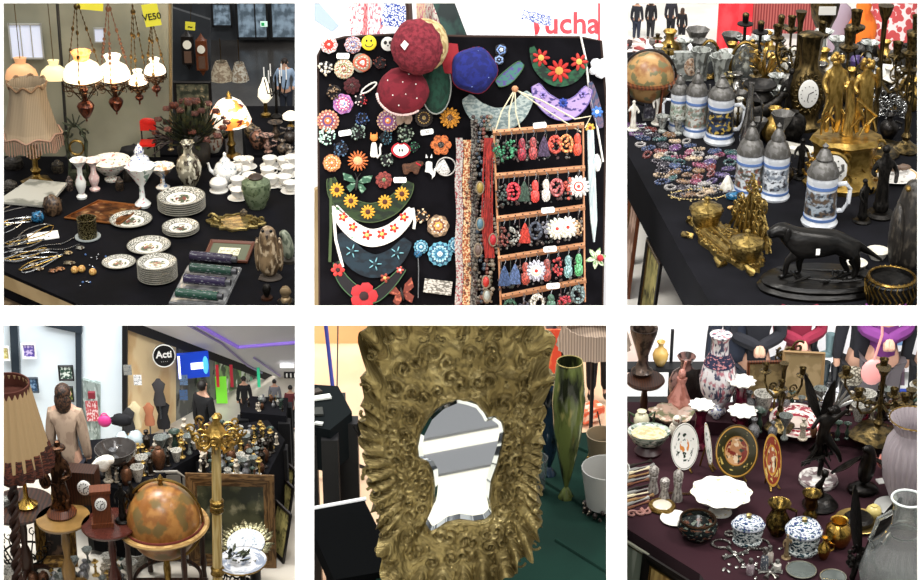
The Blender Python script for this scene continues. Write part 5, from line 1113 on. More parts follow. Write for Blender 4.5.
# ---- right side behind the mirror
def flute(px, py, label, H, R, mat, z=ZB-.12, rim=True):
    t = T('art_glass_vase', label, 'vase', px, py, z=z); t.p('body', M().lathe([(R*.5, 0), (R*.5, 1), (R*.12, H*.08), (R*.35, H*.18), (R*.85, H*.5), (R, H*.72), (R*.8, H*.98), (R*.72, H), (R*.75, H*.9), (R*.9, H*.7), (R*.7, H*.48), (0, H*.16)], 24), mat)
    m = M(); ring(m, (0, 0, H), R*.76, .5, 22); t.p('rim', m, mt('vase_rim', 'c8b878', .2, .6))
flute(566, 497, 'tall olive and dark green glass vase with tapering foot', 130, 16.5, mt('olive_glass', '5a6434', .1, 0, '1c2014', 3, (.42, .6), c3='8a8450', s3=4, th3=(.6, .7)))
flute(549, 474, 'tall navy blue glass vase half hidden by mirror edge', 92, 15, mt('navy_glass', '1c2c3c', .12, 0, '0c1014', 3, c3='486070', s3=5, th3=(.6, .68)))
glass = mt('clear_glass', 'eef2f2', .03, tr=.92, ior=1.3)
t = T('glass_tumbler', 'clear glass tumbler with silver base by mirror edge', 'glass', 536, 490, z=ZB-.12); t.solo(M().lathe([(8, 0), (9, 2), (11, 30), (11.5, 32), (10.5, 32), (8, 4), (0, 3)], 24), glass)
t = T('lantern_glass', 'frosted glass candle holder with dark jewelled base', 'candle holder', 604, 512, z=ZB-.12); t.p('glass_cup', M().lathe([(18, 8), (20, 20), (24, 44), (23, 44), (17, 12)], 28), mt('frosted_glass', 'b5b5b0', .35, tr=.3)); m = M(); random.seed(8)
for i in range(46): a = U(0, 6.28); m.ell((19*cos(a), 19*sin(a), U(1, 12)), U(1.5, 3.4), 7, 5)
t.p('jewelled_base', m, mt('dark_jewels', '2c2624', .3, .4, 'd8c8b0', 8, (.6, .64)))
t = T('candle', 'orange glow candle inside frosted holder base', 'candle', 607, 500, z=ZB-.06); t.solo(M().lathe([(6, 0), (6, 12), (0, 12)], 14), mt('orange_wax', 'e88a5a', .5))
t = T('metal_candlestick', 'small openwork metal candle cup behind the frosted holder', 'candlestick', 601, 468, z=ZB-.12); m = M()
for i in range(30): a = U(0, 6.28); m.ell((14*cos(a), 14*sin(a), U(0, 12)), U(1.6, 3), 7, 5)
t.p('basket', m, mt('old_brass', 'a8823c')); t.p('cup', M().lathe([(12, 8), (16, 34), (15, 34), (11, 10)], 22), mt('smoky_glass', '9a8a70', .2, tr=.4))
lf = T('table_lamp', 'vase lamp with pleated taupe shade behind olive vase', 'lamp', 590, 452, z=6.32); lf.p('lamp_shade', M().lathe([(36, 104), (35, 106), (29, 124), (28, 124), (34, 106)], 40, fl=(20, .03)), mt('taupe_shade', '9a8878', .85, 0, '7a6a5c', 9, tex='S')); lf.p('stem', M().lathe([(7, 0), (7, 3), (2, 8), (2, 108)], 12), blackp); lf.p('wires', M().tube([(16, -4, 0), (6, 0, 40)], .7, 4), blackp)
t = T('striped_banner', 'orange and red translucent banner behind blue vase', 'banner', 548, 392, Y=6.4); t.p('cloth', M().slab([(-12, 0), (14, 2), (11, 62), (-8, 62)], 0, 2).xf(Matrix.Rotation(pi/2, 4, 'X')), mt('orange_red', 'd84a30', .6, 0, 'e89058', 2)); t.p('base', M().box((6, 0, 1), (34, 8, 4)), mt('orange_red', 'd84a30'))
t = T('flat_box', 'small red and cream box standing on the pale floor', 'box', 590, 418, z=6.32, rot=(0, 0, .5)); t.solo(M().box((0, 0, 6), (24, 16, 12)), mt('red_box', 'd85a38', .6, 0, 'e8c8b0', 2))
for x, h, lb in ((566, 62, 'person in dark trousers walking past behind the banner, first'), (598, 66, 'person in black trousers walking behind the taupe lampshade')):
    person(x, 396, lb, 130, mt('grey_coat', '6a6a70', .9), mt('black_cloth', '16161a', .9), 'b98f78', '2a1d18', z=6.32, coat=0, cut=.58)
# =====================================================================  steins and bronzes stall (upper right opening)
Z2 = 6.0; zf2 = 5.3
quadz('floor_4', [(618, 318), (927, 318), (927, -120), (618, -120)], zf2, mt('pale_mall_floor', 'ebe7e0', .35, 0, 'dcd7d0', 2, co='O'), .02)
quadY('wall_back_3', [(600, 70), (940, 70), (940, -20), (600, -20)], 15.2, mt('bright_white_wall', 'fbf9fb'))
charc = mt('charcoal_cloth', '0c0c10', .92, 0, '131318', 3, (.4, .6), .3, 5, co='O', spec=.15)
table('stall_table', 'large table under charcoal cloth crowded with steins and bronze figures', [(620, 140), (684, 258), (718, 317), (927, 317), (927, 52), (620, 52)], Z2, charc, .22, None, .67)
def lean(label, px, py, ztop, zfl, w, edge, zt, off, fm, art, b):
    """tall picture standing on the floor against a table side; its top centre is near sight line px,py"""
    e1, e2 = (at(*e, z=zt)[0] for e in edge); d = (e2-e1); ang = atan2(d.y, d.x); p, u = at(px, py, z=ztop)
    t = T('framed_picture', label, 'picture', px, py, z=ztop, rot=(-.08, 0, ang), k=1); t.pos = Vector((p.x+sin(ang)*.08*(ztop-zfl), p.y-cos(ang)*.08*(ztop-zfl), zfl)); h = (ztop-zfl)/u
    t.p('frame', framem(w, h, b, 3), fm, smooth=False); t.p('canvas', panelm(w, h, b, -.5), art, smooth=False); t.p('inner_slip', framem(w-2*b+2, h-2*b+2, 2.5, 1).xf(Matrix.Translation((0, -.6, b-1))), mt('gilt_frame', '8a6a34', .35, .7, '4a3418', 7, b=.5), smooth=False)
eb_ = mt('ebony', '15100e'); TE = ((620, 140), (684, 258))
lean('dark framed olive picture leaning at the foot of charcoal table', 656, 250, 5.78, zf2, 62, TE, Z2, .05, eb_, mt('olive_picture', '8c8450', .5, 0, 'b5a86a', 4, c3='4a4428', s3=6), 6)
lean('narrow brown frame leaning behind the olive picture', 636, 206, 5.78, zf2, 44, TE, Z2, .05, wood_m, mt('pink_print', 'c8aa98', .5, 0, '8a6a5a', 4), 4)
# far background
for x, y, H, c1, c2, lb, fem in ((636, 40, 36, '22232a', '2c3040', 'distant person in dark clothes carrying a pale bag', False), (650, 39, 36, '1a191d', '222226', 'distant person in a long black coat walking away', True), (670, 38, 37, '26242c', '1c1c22', 'distant person in dark jacket holding red bag', False), (681, 44, 32, '16151a', '15151a', 'distant person in a black dress with fair hair', True)):
    person(x, y, lb, H*1.12, mt('cl'+c1, c1, .9), mt('cl'+c2, c2, .9), 'b98f78', '5a4030' if fem else '201a18', z=zf2, rz=pi*.9, coat=1, female=fem)
T('shoulder_bag', 'pale grey bag at the side of leftmost distant person', 'bag', 633, 34, Y=13.6).solo(M().ell((0, 0, 2), (3, 2, 4)), mt('bag_grey', 'a0a4a8', .6)); T('shopping_bag', 'small red bag held by the third distant person', 'bag', 665, 36, Y=13.6).solo(M().box((0, 0, 3), (4, 2, 6)), mt('red_plastic', 'c02018'))
table('far_table', 'distant white stall heaped with red and grey clothes', [(610, 62), (700, 62), (700, 40), (610, 40)], 5.75, mt('sheet_white', 'f0f1f4'), .3, None, .42)
random.seed(9)
for i in range(30):
    x, y = U(622, 700), U(40, 60); c = random.choice(['8a3a38', '3a2c2c', 'b8988c', '6a6460', 'd8c8c0', '4a2a2a'])
    T('folded_garment', {'8a3a38': 'red', '3a2c2c': 'dark brown', 'b8988c': 'beige pink', '6a6460': 'grey', 'd8c8c0': 'cream', '4a2a2a': 'maroon'}[c]+' garment in the heap on the distant white stall', 'garment', x, y, z=5.76, rot=(0, 0, U(0, 3)), k=1, group='garments on the distant stall '+c).solo(M().box((0, 0, 2), (U(8, 14), U(4, 8), 4)).rough(1, .3), mt('garm'+c, c, .9))
T('red_banner', 'bright red shop banner beyond the steins', 'banner', 731, 50, z=zf2).solo(M().box((-4, 0, 25), (22, 2, 62)).box((12, -.5, 25), (14, 2, 62)), mt('banner_red', 'd02430', .7, 0, 'e04048', 1.5))
T('mannequin', 'orange hooded jacket on a shop mannequin in the back', 'mannequin', 859, 60, z=zf2).solo(M().lathe([(12, 0), (14, 20), (15, 34), (11, 42), (7, 48), (8, 54), (5, 58), (0, 59)], 16, sy=.6), mt('orange_jacket', 'e0701e', .8, 0, 'c85a14', 3))
T('mannequin', 'lilac grey coat hanging beyond the bronze clock', 'mannequin', 838, 52, z=zf2).solo(M().lathe([(11, 0), (13, 30), (9, 44), (4, 48), (0, 50)], 16, sy=.6), mt('lilac_coat', '9a8a98', .8))
T('mannequin', 'red and white patterned garment beyond right candelabra', 'mannequin', 892, 46, z=zf2).solo(M().lathe([(26, 0), (27, 10), (24, 44), (10, 52), (0, 53)], 16, sy=.5), mt('red_pattern', 'b8484a', .8, 0, 'e8d0d0', 8, (.55, .6), tex='V'))
T('red_awning', 'striped dark red awning behind the gold statues', 'awning', 785, 40, z=zf2).solo(M().box((0, 0, 22), (80, 4, 30)), mt('awning_red', '7a2a2c', .8, 0, 'a85a54', 9, tex='S'))
T('dark_curtain', 'near black curtain at the edge beside candelabra', 'curtain', 917, 260, Y=9.6).solo(M().box((8, 0, 130), (22, 5, 330)).rough(1.5, .05), mt('near_black_cloth', '0a1012'))
# globe
wg = mt('antique_globe', 'b08a58', .35, 0, '8a5c34', 3, (.45, .55), c3='6e6a48', s3=5, th3=(.55, .6))
t = T('desk_globe', 'antique tan globe with dark meridian arc on charcoal table', 'globe', 647, 118, z=Z2)
t.p('sphere', M().ell((0, 0, 40), (25, 25, 24), 32, 20), wg); m = M(); ring(m, (0, 0, 40), 27, 1.2, 40, 6, 'y'); t.p('meridian_ring', m, mt('ebony', '15100e')); m = M().lathe([(25.5, 38), (31, 38), (31, 40), (25.5, 40)], 32); t.p('horizon_ring', m, wood_m)
m = M(); [m.tube([(26*cos(a), 26*sin(a), 38), (20*cos(a), 20*sin(a), 0)], 1.5, 6) for a in (.6, 2.2, 3.7, 5.2)]; t.p('stand', m, wood_m)
# ---- steins
st_c = mt('stein_white', 'dfe2e6', .2, 0, 'c5c9cf', 3); st_b = mt('stein_blue_band', '5b76a8', .25); pew = mt('pewter', '6c6a68', .5, .4, '55534f', 7, b=.4)
def scene_mat(nm, a, b_, c): return mt(nm, a, .3, 0, b_, 4, (.42, .55), c3=c, s3=6, th3=(.54, .6))
def stein(px, py, label, R, H, pic, handle=1, lidh=.42, rz=0, band=st_b):
    """R body radius, H body height without lid"""
    t = T('beer_stein', label, 'stein', px, py, z=Z2, rot=(0, 0, rz))
    t.p('body', M().lathe([(R*1.1, 0), (R*1.15, H*.05), (R*1.02, H*.12), (R, H*.16), (R*.92, H*.82), (R*.98, H*.88), (R*.95, H), (R*.86, H), (R*.84, H*.9)], 28), st_c)
    t.p('painted_scene', M().lathe([(R*1.005, H*.24), (R*.95, H*.72), (R*.93, H*.72), (R*.98, H*.24)], 28), pic)
    t.p('blue_band', M().lathe([(R*1.03, H*.135), (R*1.035, H*.19), (R*.97, H*.19)], 28), band); t.p('blue_band', M().lathe([(R*.975, H*.77), (R*.97, H*.83), (R*.9, H*.83)], 28), band)
    t.p('lid', M().lathe([(R*1.0, H), (R*1.02, H*1.03), (R*.75, H*(1+lidh*.35)), (R*.5, H*(1+lidh*.45)), (R*.55, H*(1+lidh*.52)), (R*.3, H*(1+lidh*.75)), (R*.12, H*(1+lidh*.82)), (R*.2, H*(1+lidh*.9)), (0, H*(1+lidh))], 24), pew)
    if handle:
        s_ = handle; t.p('handle', M().tube([(s_*R*.85, 0, H*.8), (s_*R*1.45, 0, H*.82), (s_*R*1.75, 0, H*.7), (s_*R*1.7, 0, H*.42), (s_*R*1.35, 0, H*.27), (s_*R*.9, 0, H*.26)], [R*.15]*6, 8), st_c)
        t.p('thumb_lift', M().tube([(s_*R*.9, 0, H), (s_*R*1.2, 0, H*1.08), (s_*R*1.15, 0, H*1.2)], R*.1, 6), pew)
    return t
stein(678, 129, 'small white stein with pewter lid in back row, nearest the globe', 9, 36, scene_mat('sc1', 'c8c8c0', '8a9a8a', '6a5a4a'), -1, .55)
stein(695, 134, 'white stein with grey hunting picture and tall pewter lid', 11, 40, scene_mat('sc2', 'b8bab4', '6f7a70', '8a6a5a'), 1, .6, .2)
stein(719, 141, 'broad stein with vivid dark village scene and scalloped white foot', 13.5, 44, scene_mat('sc3', '2e3f5a', '1a1a20', 'b59a4a'), 1, .5)
stein(748, 194, 'stein with dark conical pewter lid, third from globe beside inkstand', 14, 41, scene_mat('sc4', 'c3c8cc', '4a4a44', '7a4a3a'), 0, .75)
stein(774, 197, 'stein with steeple shaped pewter lid behind the bronze dog', 13.5, 42, scene_mat('sc5', 'cfd3d8', '7a828c', '3a3a40'), 0, .75)
stein(819, 223, 'largest stein with stag scene and white loop handle', 16, 48, scene_mat('sc6', '9aa4ae', '5a4c40', '2f3640'), 1, .65)
# glassware and small white figures
for x, y, h, r, lb, mt2 in ((699, 90, 40, 9, 'tall cut glass goblet behind the hunting stein', 'g'), (719, 96, 40, 10, 'trumpet shaped cut glass vase behind the village stein', 'g'), (662, 132, 16, 6, 'small glass tumbler at foot of white stein', 'g'), (678, 134, 16, 6, 'small cut glass beaker beside glass tumbler', 'g')):
    t = T('glass_goblet', lb, 'glassware', x, y, z=Z2); t.solo(M().lathe([(r*.7, 0), (r*.75, 1.5), (r*.3, h*.2), (r*.5, h*.4), (r*.75, h*.8), (r*1.15, h), (r*1.0, h), (r*.5, h*.5), (0, h*.35)], 20, fl=(10, .07)), mt('cut_glass', 'c6cac4', .08, 0, '7b7d78', 5, (.45, .55), tr=.35))
def figurine(px, py, label, H, mat, z, name='figurine', base=None, arms=((-1, .5), (1, .8)), robe=True, rz=0, sc=1):
    t = T(name, label, 'figurine', px, py, z=z, rot=(0, 0, rz), sc=sc); h = H; m = M()
    J = [(0, 0, .3*h), (0, 0, .5*h), (0, 0, .72*h), (0, 0, .82*h), (0, -.01*h, .9*h)]; E = [(0, 1), (1, 2), (2, 3), (3, 4)]; R = [.1*h, .085*h, .09*h, .045*h, .065*h]
    for s_, a in arms: b = len(J); J += [(s_*.11*h, 0, .73*h), (s_*.17*h, -.03*h, .62*h), (s_*.14*h, -.12*h, a*h)]; E += [(2, b), (b, b+1), (b+1, b+2)]; R += [.045*h, .035*h, .03*h]
    if not robe:
        for s_ in (-1, 1): b = len(J); J += [(s_*.05*h, 0, .42*h), (s_*.06*h, -.03*h*s_, .25*h), (s_*.07*h, .02*h, .06*h)]; E += [(0, b), (b, b+1), (b+1, b+2)]; R += [.06*h, .045*h, .03*h]
    else: J += [(0, 0, .05*h)]; E += [(0, len(J)-1)]; R += [.15*h]
    skin(m, J, E, R); t.p('body', m, mat); t.p('hair', M().ell((0, .02*h, .92*h), (.06*h, .06*h, .055*h), 10, 7), mat); t.p('base', M().lathe([(.2*h, 0), (.21*h, .03*h), (.17*h, .07*h)], 18), base or mat); return t
alab = mt('alabaster', 'e8e4da', .35, 0, 'd0cabc', 4)
figurine(658, 124, 'white alabaster angel figurine next to the picture lantern', 34, alab, Z2); figurine(633, 130, 'white figurine at the left edge under globe', 30, alab, Z2, arms=((1, .6), (-1, .7)))
t = T('picture_lantern', 'small square glass lantern with dark portrait', 'lantern', 651, 118, z=Z2); t.p('box', M().box((0, 0, 13), (15, 12, 24)), scene_mat('sc7', '4a4652', '2a2a34', '8a8a90')); t.p('frame', M().box((0, 0, 26), (18, 15, 2)).box((0, 0, .8), (18, 15, 2)), pew); t.p('finial', M().lathe([(4, 27), (2, 31), (0, 34)], 10), pew)
t = T('crystal_picture', 'upright cut crystal block with portrait behind white steins', 'ornament', 690, 80, z=Z2); t.p('block', M().box((0, 0, 14), (32, 6, 28), top=1.1), mt('cut_glass', 'c6cac4')); t.p('portrait', M().ell((0, -3.4, 14), (7, .6, 9)), scene_mat('sc8', 'e0ccb8', 'a88468', '5a4a44'))
for x, y, w, h, lb in ((708, 78, 9, 17, 'oval silver mirror with thick rim behind goblets'), (743, 90, 13, 22, 'large oval gilt rimmed mirror beside gold tree figure')):
    t = T('table_mirror', lb, 'mirror', x, y, z=Z2); t.p('glass', M().ell((0, 0, h+2), (w, 1.5, h), 24, 14), mt('silver_glass', 'd0d4d0', .1, .9)); m = M().tube([(w*1.1*cos(a), 0, h+2+h*1.05*sin(a)) for a in [i*pi/14 for i in range(28)]], 1.6, 6, True); t.p('frame', m, brass); t.p('foot', M().ell((0, 0, 1), (8, 5, 2)), brass)
# horn vessel, dark vessels
vase(747, 150, 'slender grey silver jug with long spout behind conical lidded stein', [(.6, 0), (.7, .05), (.9, .2), (.5, .5), (.3, .8), (.35, 1), (.2, .95)], 66, 10, mt('tarnished_silver', '8c8a86', .25, .8, '4c4a48', 5), z=Z2, handles=(1, .5, .3, .4, .85, 1.2))
vase(757, 128, 'dark bronze footed urn with flat rim', [(.5, 0), (.55, .06), (.2, .15), (.6, .4), (.85, .7), (.6, .85), (1, .96), (.95, 1), (.5, .9)], 44, 17, iron, z=Z2)
t = T('horse_statue', 'dark bronze horse statue standing behind the steeple lidded stein', 'statue', 762, 132, z=Z2, sc=.8); m = M()
skin(m, [(-14, 0, 26), (0, 0, 27), (12, 0, 28), (18, 0, 40), (22, 0, 48), (30, 0, 44), (-13, 3, 14), (-14, 3, 2), (13, 3, 14), (12, 3, 2), (-12, -3, 14), (-16, -3, 2), (12, -3, 15), (18, -3, 4), (-20, 0, 28), (-24, 0, 14)], [(0, 1), (1, 2), (2, 3), (3, 4), (4, 5), (0, 6), (6, 7), (2, 8), (8, 9), (0, 10), (10, 11), (2, 12), (12, 13), (0, 14), (14, 15)], [9, 9.5, 9, 6, 5, 3, 3.5, 2, 3.5, 2, 3.5, 2, 3.5, 2, 2, 2]); t.p('body', m, iron); t.p('base', M().box((0, 0, .8), (46, 16, 2)), iron)
figurine(788, 128, 'black bronze standing figure left of oval faced clock', 60, iron, Z2)
# gold tree sculpture and brass pieces in the back
random.seed(12)
t = T('gilt_tree_sculpture', 'gilded twisting tree sculpture with leaves behind the steins', 'sculpture', 764, 96, z=Z2); m = M()
for i in range(9): a = U(0, 6.28); m.tube([(0, 0, 0), (3*cos(a), 3*sin(a), 20), (12*cos(a), 6*sin(a), U(28, 44))], [2.5, 2, 1], 6)
t.p('trunk', m, gilt); m = M()
for i in range(60): a = U(0, 6.28); r = U(3, 16); leafm(m, (r*cos(a), r*.5*sin(a), U(22, 52)), U(5, 9), 4, a, U(-.5, 1), .2, 3)
t.p('leaves', m, gilt)
def candelabra(px, py, label, H, W, n=4, z=Z2, mat=brass, sc=1, rz=.2, cup=4):
    t = T('candelabrum', label, 'candelabrum', px, py, z=z, rot=(0, 0, rz), sc=sc)
    t.p('base', M().lathe([(W*.34, 0), (W*.36, 2), (W*.2, 5), (3, 10), (5, 14), (2.4, 18)], 20, fl=(4, .1)), mat)
    t.p('stem', M().lathe([(2.4, 16), (3.6, H*.3), (2, H*.36), (4.2, H*.48), (2, H*.6), (2.8, H*.9), (cup, H*.94), (cup*1.4, H), (cup*.9, H)], 14), mat)
    for i in range(n):
        a = 2*pi*i/n; m = M(); c, s = cos(a), sin(a); w = W/2
        m.tube([(0, 0, H*.5), (w*.4*c, w*.4*s, H*.44), (w*.8*c, w*.8*s, H*.5), (w*c, w*s, H*.62), (w*c, w*s, H*.74)], [1.6, 1.5, 1.4, 1.3, 1.3], 6)
        scroll(m, (w*.55*c, w*.55*s, H*.58), H*.07, 1, 1.3); o = t.p('arm', m, mat)
        t.p('candle_cup', M().lathe([(1.2, H*.72), (cup*1.7, H*.76), (cup*1.8, H*.775), (cup*.8, H*.79), (cup, H*.88), (cup*1.1, H*.885), (cup*.6, H*.82)], 14, c=(w*c, w*s, 0)), mat, parent=o)
    return t
dbr = mt('aged_brass', '6e5c38', .35, .85, '2f2818', 8, (.4, .6), .5, 14)
candelabra(793, 118, 'tall dark brass candelabrum left of the round clock', 104, 46, 4, mat=dbr)
candelabra(872, 150, 'largest brass candelabrum with wide cups above gilt statue', 140, 84, 4, mat=dbr, rz=.5, cup=5.5)
candelabra(905, 150, 'scrolled brass candelabrum at the right edge', 112, 46, 3, mat=dbr, rz=.1, cup=5)
for x, h, y, lb in ((757, 60, 84, 'black iron candlestick with wide drip tray near red banner'), (777, 62, 80, 'thin brass candlestick between gold tree and candelabrum'), (742, 58, 74, 'dark iron candle stand in front of red banner')):
    t = T('candlestick', lb, 'candlestick', x, y, z=Z2); t.p('stem', M().lathe([(8, 0), (8, 2), (2.5, 6), (1.8, h*.5), (3.4, h*.55), (1.6, h*.6), (1.6, h*.8), (8, h*.84), (8, h*.86), (3, h*.88), (3.4, h)], 14), iron if 'ron' in lb else dbr); t.p('finial', M().ell((0, 0, h), (3.6, 3.6, 2.5)), dbr)
# clocks
def dialm(R, c): return M().lathe([(R, 0), (R, 1.4), (R*.9, 2), (0, 2)], 28).xf(Matrix.Translation(c) @ Matrix.Rotation(pi/2, 4, 'X'))
def hands(R, c):
    m = M(); m.tube([(c[0], c[1], c[2]), (c[0]+R*.5, c[1], c[2]+R*.25)], .5, 4); m.tube([(c[0], c[1], c[2]), (c[0]-R*.1, c[1], c[2]-R*.7)], .4, 4)
    for i in range(12): a = i*pi/6; m.box((c[0]+R*.78*cos(a), c[1], c[2]+R*.78*sin(a)), (.9, .5, .9))
    return m
t = T('mantel_clock', 'dark bronze mantel clock with white oval face and fluted column', 'clock', 804, 128, z=Z2, sc=.88)
t.p('case', M().lathe([(22, 0), (23, 4), (16, 8), (14, 14), (20, 30), (22, 46), (18, 62), (12, 68), (11, 76), (13, 100), (15, 104), (10, 106)], 24, fl=(8, .06), sy=.7).rough(.7, .25), dbr)
t.p('dial', M().lathe([(14, 0), (14, 1.4), (12.5, 2), (0, 2)], 28).xf(Matrix.Translation((-1, -15, 44)) @ Matrix.Rotation(pi/2, 4, 'X') @ Matrix.Diagonal((.8, 1.1, 1, 1))), mt('enamel_dial', 'e8e6e0', .2)); t.p('hands', hands(11, (-1, -17.4, 44)), eyem); m = M()
for i in range(18): a = i*2*pi/18; scroll(m, (-1+14.5*cos(a), -14, 44+18*sin(a)), 3.6, 1.1, 1.1, a0=a)
t.p('bezel', m, dbr)
t = T('urn_clock', 'small urn with white name plaque on top of bronze column', 'urn', 822, 44, z=Z2, lift=18); t.p('body', M().lathe([(8, 0), (9, 3), (12, 10), (14, 22), (12, 34), (6, 38), (3, 44), (0, 46)], 18, fl=(6, .06)), dbr); t.p('plaque', M().box((0, -13.4, 20), (17, 1, 8)), porc)
# gilt figure group clock
t = T('gilt_figure_clock', 'large gilded mantel clock with two standing figures', 'clock', 842, 186, z=Z2, sc=1.2); G = gilt
t.p('plinth', M().lathe([(30, 0), (32, 4), (28, 8), (24, 18), (25, 34), (29, 38), (27, 42)], 28, fl=(8, .05), sy=.75).rough(.9, .25), G)
t.p('dial', dialm(13, (-14, -21, 22)), mt('enamel_dial', 'e8e6e0')); t.p('hands', hands(11, (-14, -23.4, 22)), eyem); m = M(); ring(m, (-14, -22, 22), 13.6, 1.6, 26, 6, 'y')
for i in range(20): a = U(0, 6.28); scroll(m, (28*cos(a), 20*sin(a), U(6, 36)), U(3, 6), 1.3, 1.1, a0=a)
t.p('bezel', m, G)
for nm, ox, s_, arm in (('standing_youth', -13, 1, ((-1, .55), (1, .62))), ('standing_child', 12, .92, ((-1, .6), (1, .95)))):
    m = M(); h = 66*s_; z0 = 41
    J = [(ox, 0, z0+.5*h), (ox, 0, z0+.62*h), (ox, 0, z0+.76*h), (ox, -1, z0+.85*h), (ox-1, -2, z0+.93*h)]; E = [(0, 1), (1, 2), (2, 3), (3, 4)]; R = [6.5, 5.4, 6.6, 2.8, 4.6]
    for g, a in arm: b = len(J); J += [(ox+g*7, 0, z0+.77*h), (ox+g*10, -2, z0+.66*h), (ox+g*7, -7, z0+a*h)]; E += [(2, b), (b, b+1), (b+1, b+2)]; R += [2.8, 2.3, 2]
    for g in (-1, 1): b = len(J); J += [(ox+g*3.5, 0, z0+.42*h), (ox+g*4.5, -2*g, z0+.24*h), (ox+g*4, 1, z0+.04*h)]; E += [(0, b), (b, b+1), (b+1, b+2)]; R += [4.2, 3.2, 2.4]
    skin(m, J, E, R); o = t.p(nm, m, G); m = M()
    for i in range(16): a = U(0, 6.28); m.ell((ox+4*cos(a), 4*sin(a), z0+.93*h+U(-2, 4)), 2.2, 6, 5)
    t.p('curly_hair', m, G, parent=o)
    m = M()
    for i in range(7): m.tube([(ox+U(-8, 8), U(-5, 5), z0+.52*h), (ox+U(-10, 10), U(-7, 3), z0+.3*h), (ox+U(-12, 12), U(-7, 3), z0+U(.02, .2)*h)], [1.5, 1.4, .9], 6)
    t.p('drapery', m, G, parent=o)
t.p('tree_stump', M().tube([(0, 2, 42), (2, 3, 62), (-1, 3, 86)], [6, 4.5, 3], 8).rough(.8, .3), G)
# gold tassel heap and pot behind the big stein
t = T('gilt_foliage_ornament', 'heap of gilded leaf sprays below the gilt clock', 'ornament', 853, 186, z=Z2); m = M()
for i in range(70): a = U(0, 6.28); leafm(m, (U(-18, 18), U(-14, 4), U(0, 16)), U(7, 15), U(2.5, 4), a, U(-.3, .8), .3, 3)
t.p('leaves', m, mt('dull_gilt', '9a7434', .35, .9, '5c4018', 7, b=.5))
# dense back rows
random.seed(33)
kinds_ = [('brass candlestick', dbr, [(1, 0), (1, .04), (.3, .1), (.2, .5), (.45, .55), (.2, .62), (.2, .8), (.9, .86), (.3, .9), (.4, 1)], .2), ('gilt vase', gilt, BV, .34), ('silver plated jug', mt('tarnished_silver', '8c8a86'), BV, .36), ('cut glass vase', mt('cut_glass', 'c6cac4'), PV, .28), ('dark bronze urn', iron, JP, .4), ('pewter goblet', pew, CP, .32), ('white alabaster vase', alab, BV, .3)]
spots_ = [('near the desk globe', 655, 700, 62, 82), ('behind the gold tree sculpture', 725, 790, 62, 84), ('between clock and gilt statue', 800, 850, 66, 112), ('under the large candelabrum', 850, 915, 70, 112), ('among the dark vessels', 735, 800, 92, 150)]
for si, (where, x0, x1, y0, y1) in enumerate(spots_):
    for j in range(22):
        nm, ma, pr, rr_ = kinds_[(si*3+j*5) % 7]; h = U(20, 38); q = spot(lambda: (U(x0, x1), U(y0, y1)), Z2, h*rr_*.6)
        if q is None: continue
        T('brass_candlestick' if 'candle' in nm else 'small_vase', f'{nm} standing {where}', 'candlestick' if 'candle' in nm else 'vase', q[0], q[1], z=Z2, group=f'{nm} pieces {where}').solo(vasem(pr, h, h*rr_, 16, (8, .05)), ma)
# marble slab, white plate
T('marble_slab', 'white marble slab leaning beneath the oval faced clock', 'slab', 797, 152, z=Z2, rot=(.1, 0, -.55)).solo(M().box((0, 0, 3), (38, 14, 5)), alab)
plate(894, 178, 'round white plate with gold edge on the right', 24, radial('gold_edge_plate', [(0, 'efece6'), (.88, 'c8a870'), (.95, 'efece6')], '9a8c80', 9, (.62, .66), .2, (.2, .85)), z=Z2)
t = T('shell_heap', 'pair of brown shells lying on the gold edged plate', 'shell', 898, 172, z=Z2+.02); t.solo(M().ell((-5, 0, 4), (7, 5, 3), nz=.3).ell((6, 2, 4), (7, 4, 3), nz=.3), mt('brown_shell', '6a5648', .4))
t = T('paper_sheet', 'white paper sheet propped behind the silver wire basket', 'paper', 899, 100, z=Z2, rot=(-.3, 0, -.3)); t.solo(M().box((0, 0, 16), (40, 1, 32)), papr)
t = T('wire_basket', 'crumpled silver wire basket under the paper', 'basket', 890, 120, z=Z2); m = M()
for i in range(46): a = U(0, 6.28); scroll(m, (15*cos(a), 9*sin(a), U(4, 24)), U(3, 6), .7, 1.2, a0=a)
t.solo(m, mt('silver_wire', 'a8a8a6', .25, .9))
t = T('purple_stone', 'violet crystal lump on top of the candelabrum group', 'crystal', 855, 92, z=Z2, lift=26); t.solo(M().ell((0, 0, 6), (8, 6, 6), 10, 7, nz=.4), mt('violet_rock', '4a3a6a', .3))
for x, y, h, c, lb in ((730, 118, 26, '5a4a34', 'brown horn shaped handle beside village stein'), (786, 182, 20, '3a342e', 'dark bronze group of small figures right of steeple lidded stein'), (828, 160, 22, '6a5a3a', 'brass cup at foot of oval faced clock'), (864, 120, 26, '9a9a94', 'grey silver vase behind gilt child'), (728, 104, 30, 'a89a6a', 'pale brass urn between village stein and mirror'), (888, 138, 24, '2a2624', 'black pot below the wire basket'), (640, 100, 14, 'c8c0a8', 'cream dish beside globe foot')):
    vase(x, y, lb, BV, h, h*.4, mt('tv'+c, c, .3, .5, '1c1814', 6, b=.4), z=Z2, name='old_vase', handles=(1, .6, .7, .4, .3, 1.3))
figurine(880, 216, 'tall black bronze draped figure group behind dog', 62, iron, Z2, arms=((-1, .6), (1, .5)), sc=1.15); figurine(862, 222, 'black bronze crouching figure beside the draped group', 44, iron, Z2, rz=.6)
figurine(800, 178, 'dark bronze figure beside the marble slab', 40, iron, Z2, rz=-.4)
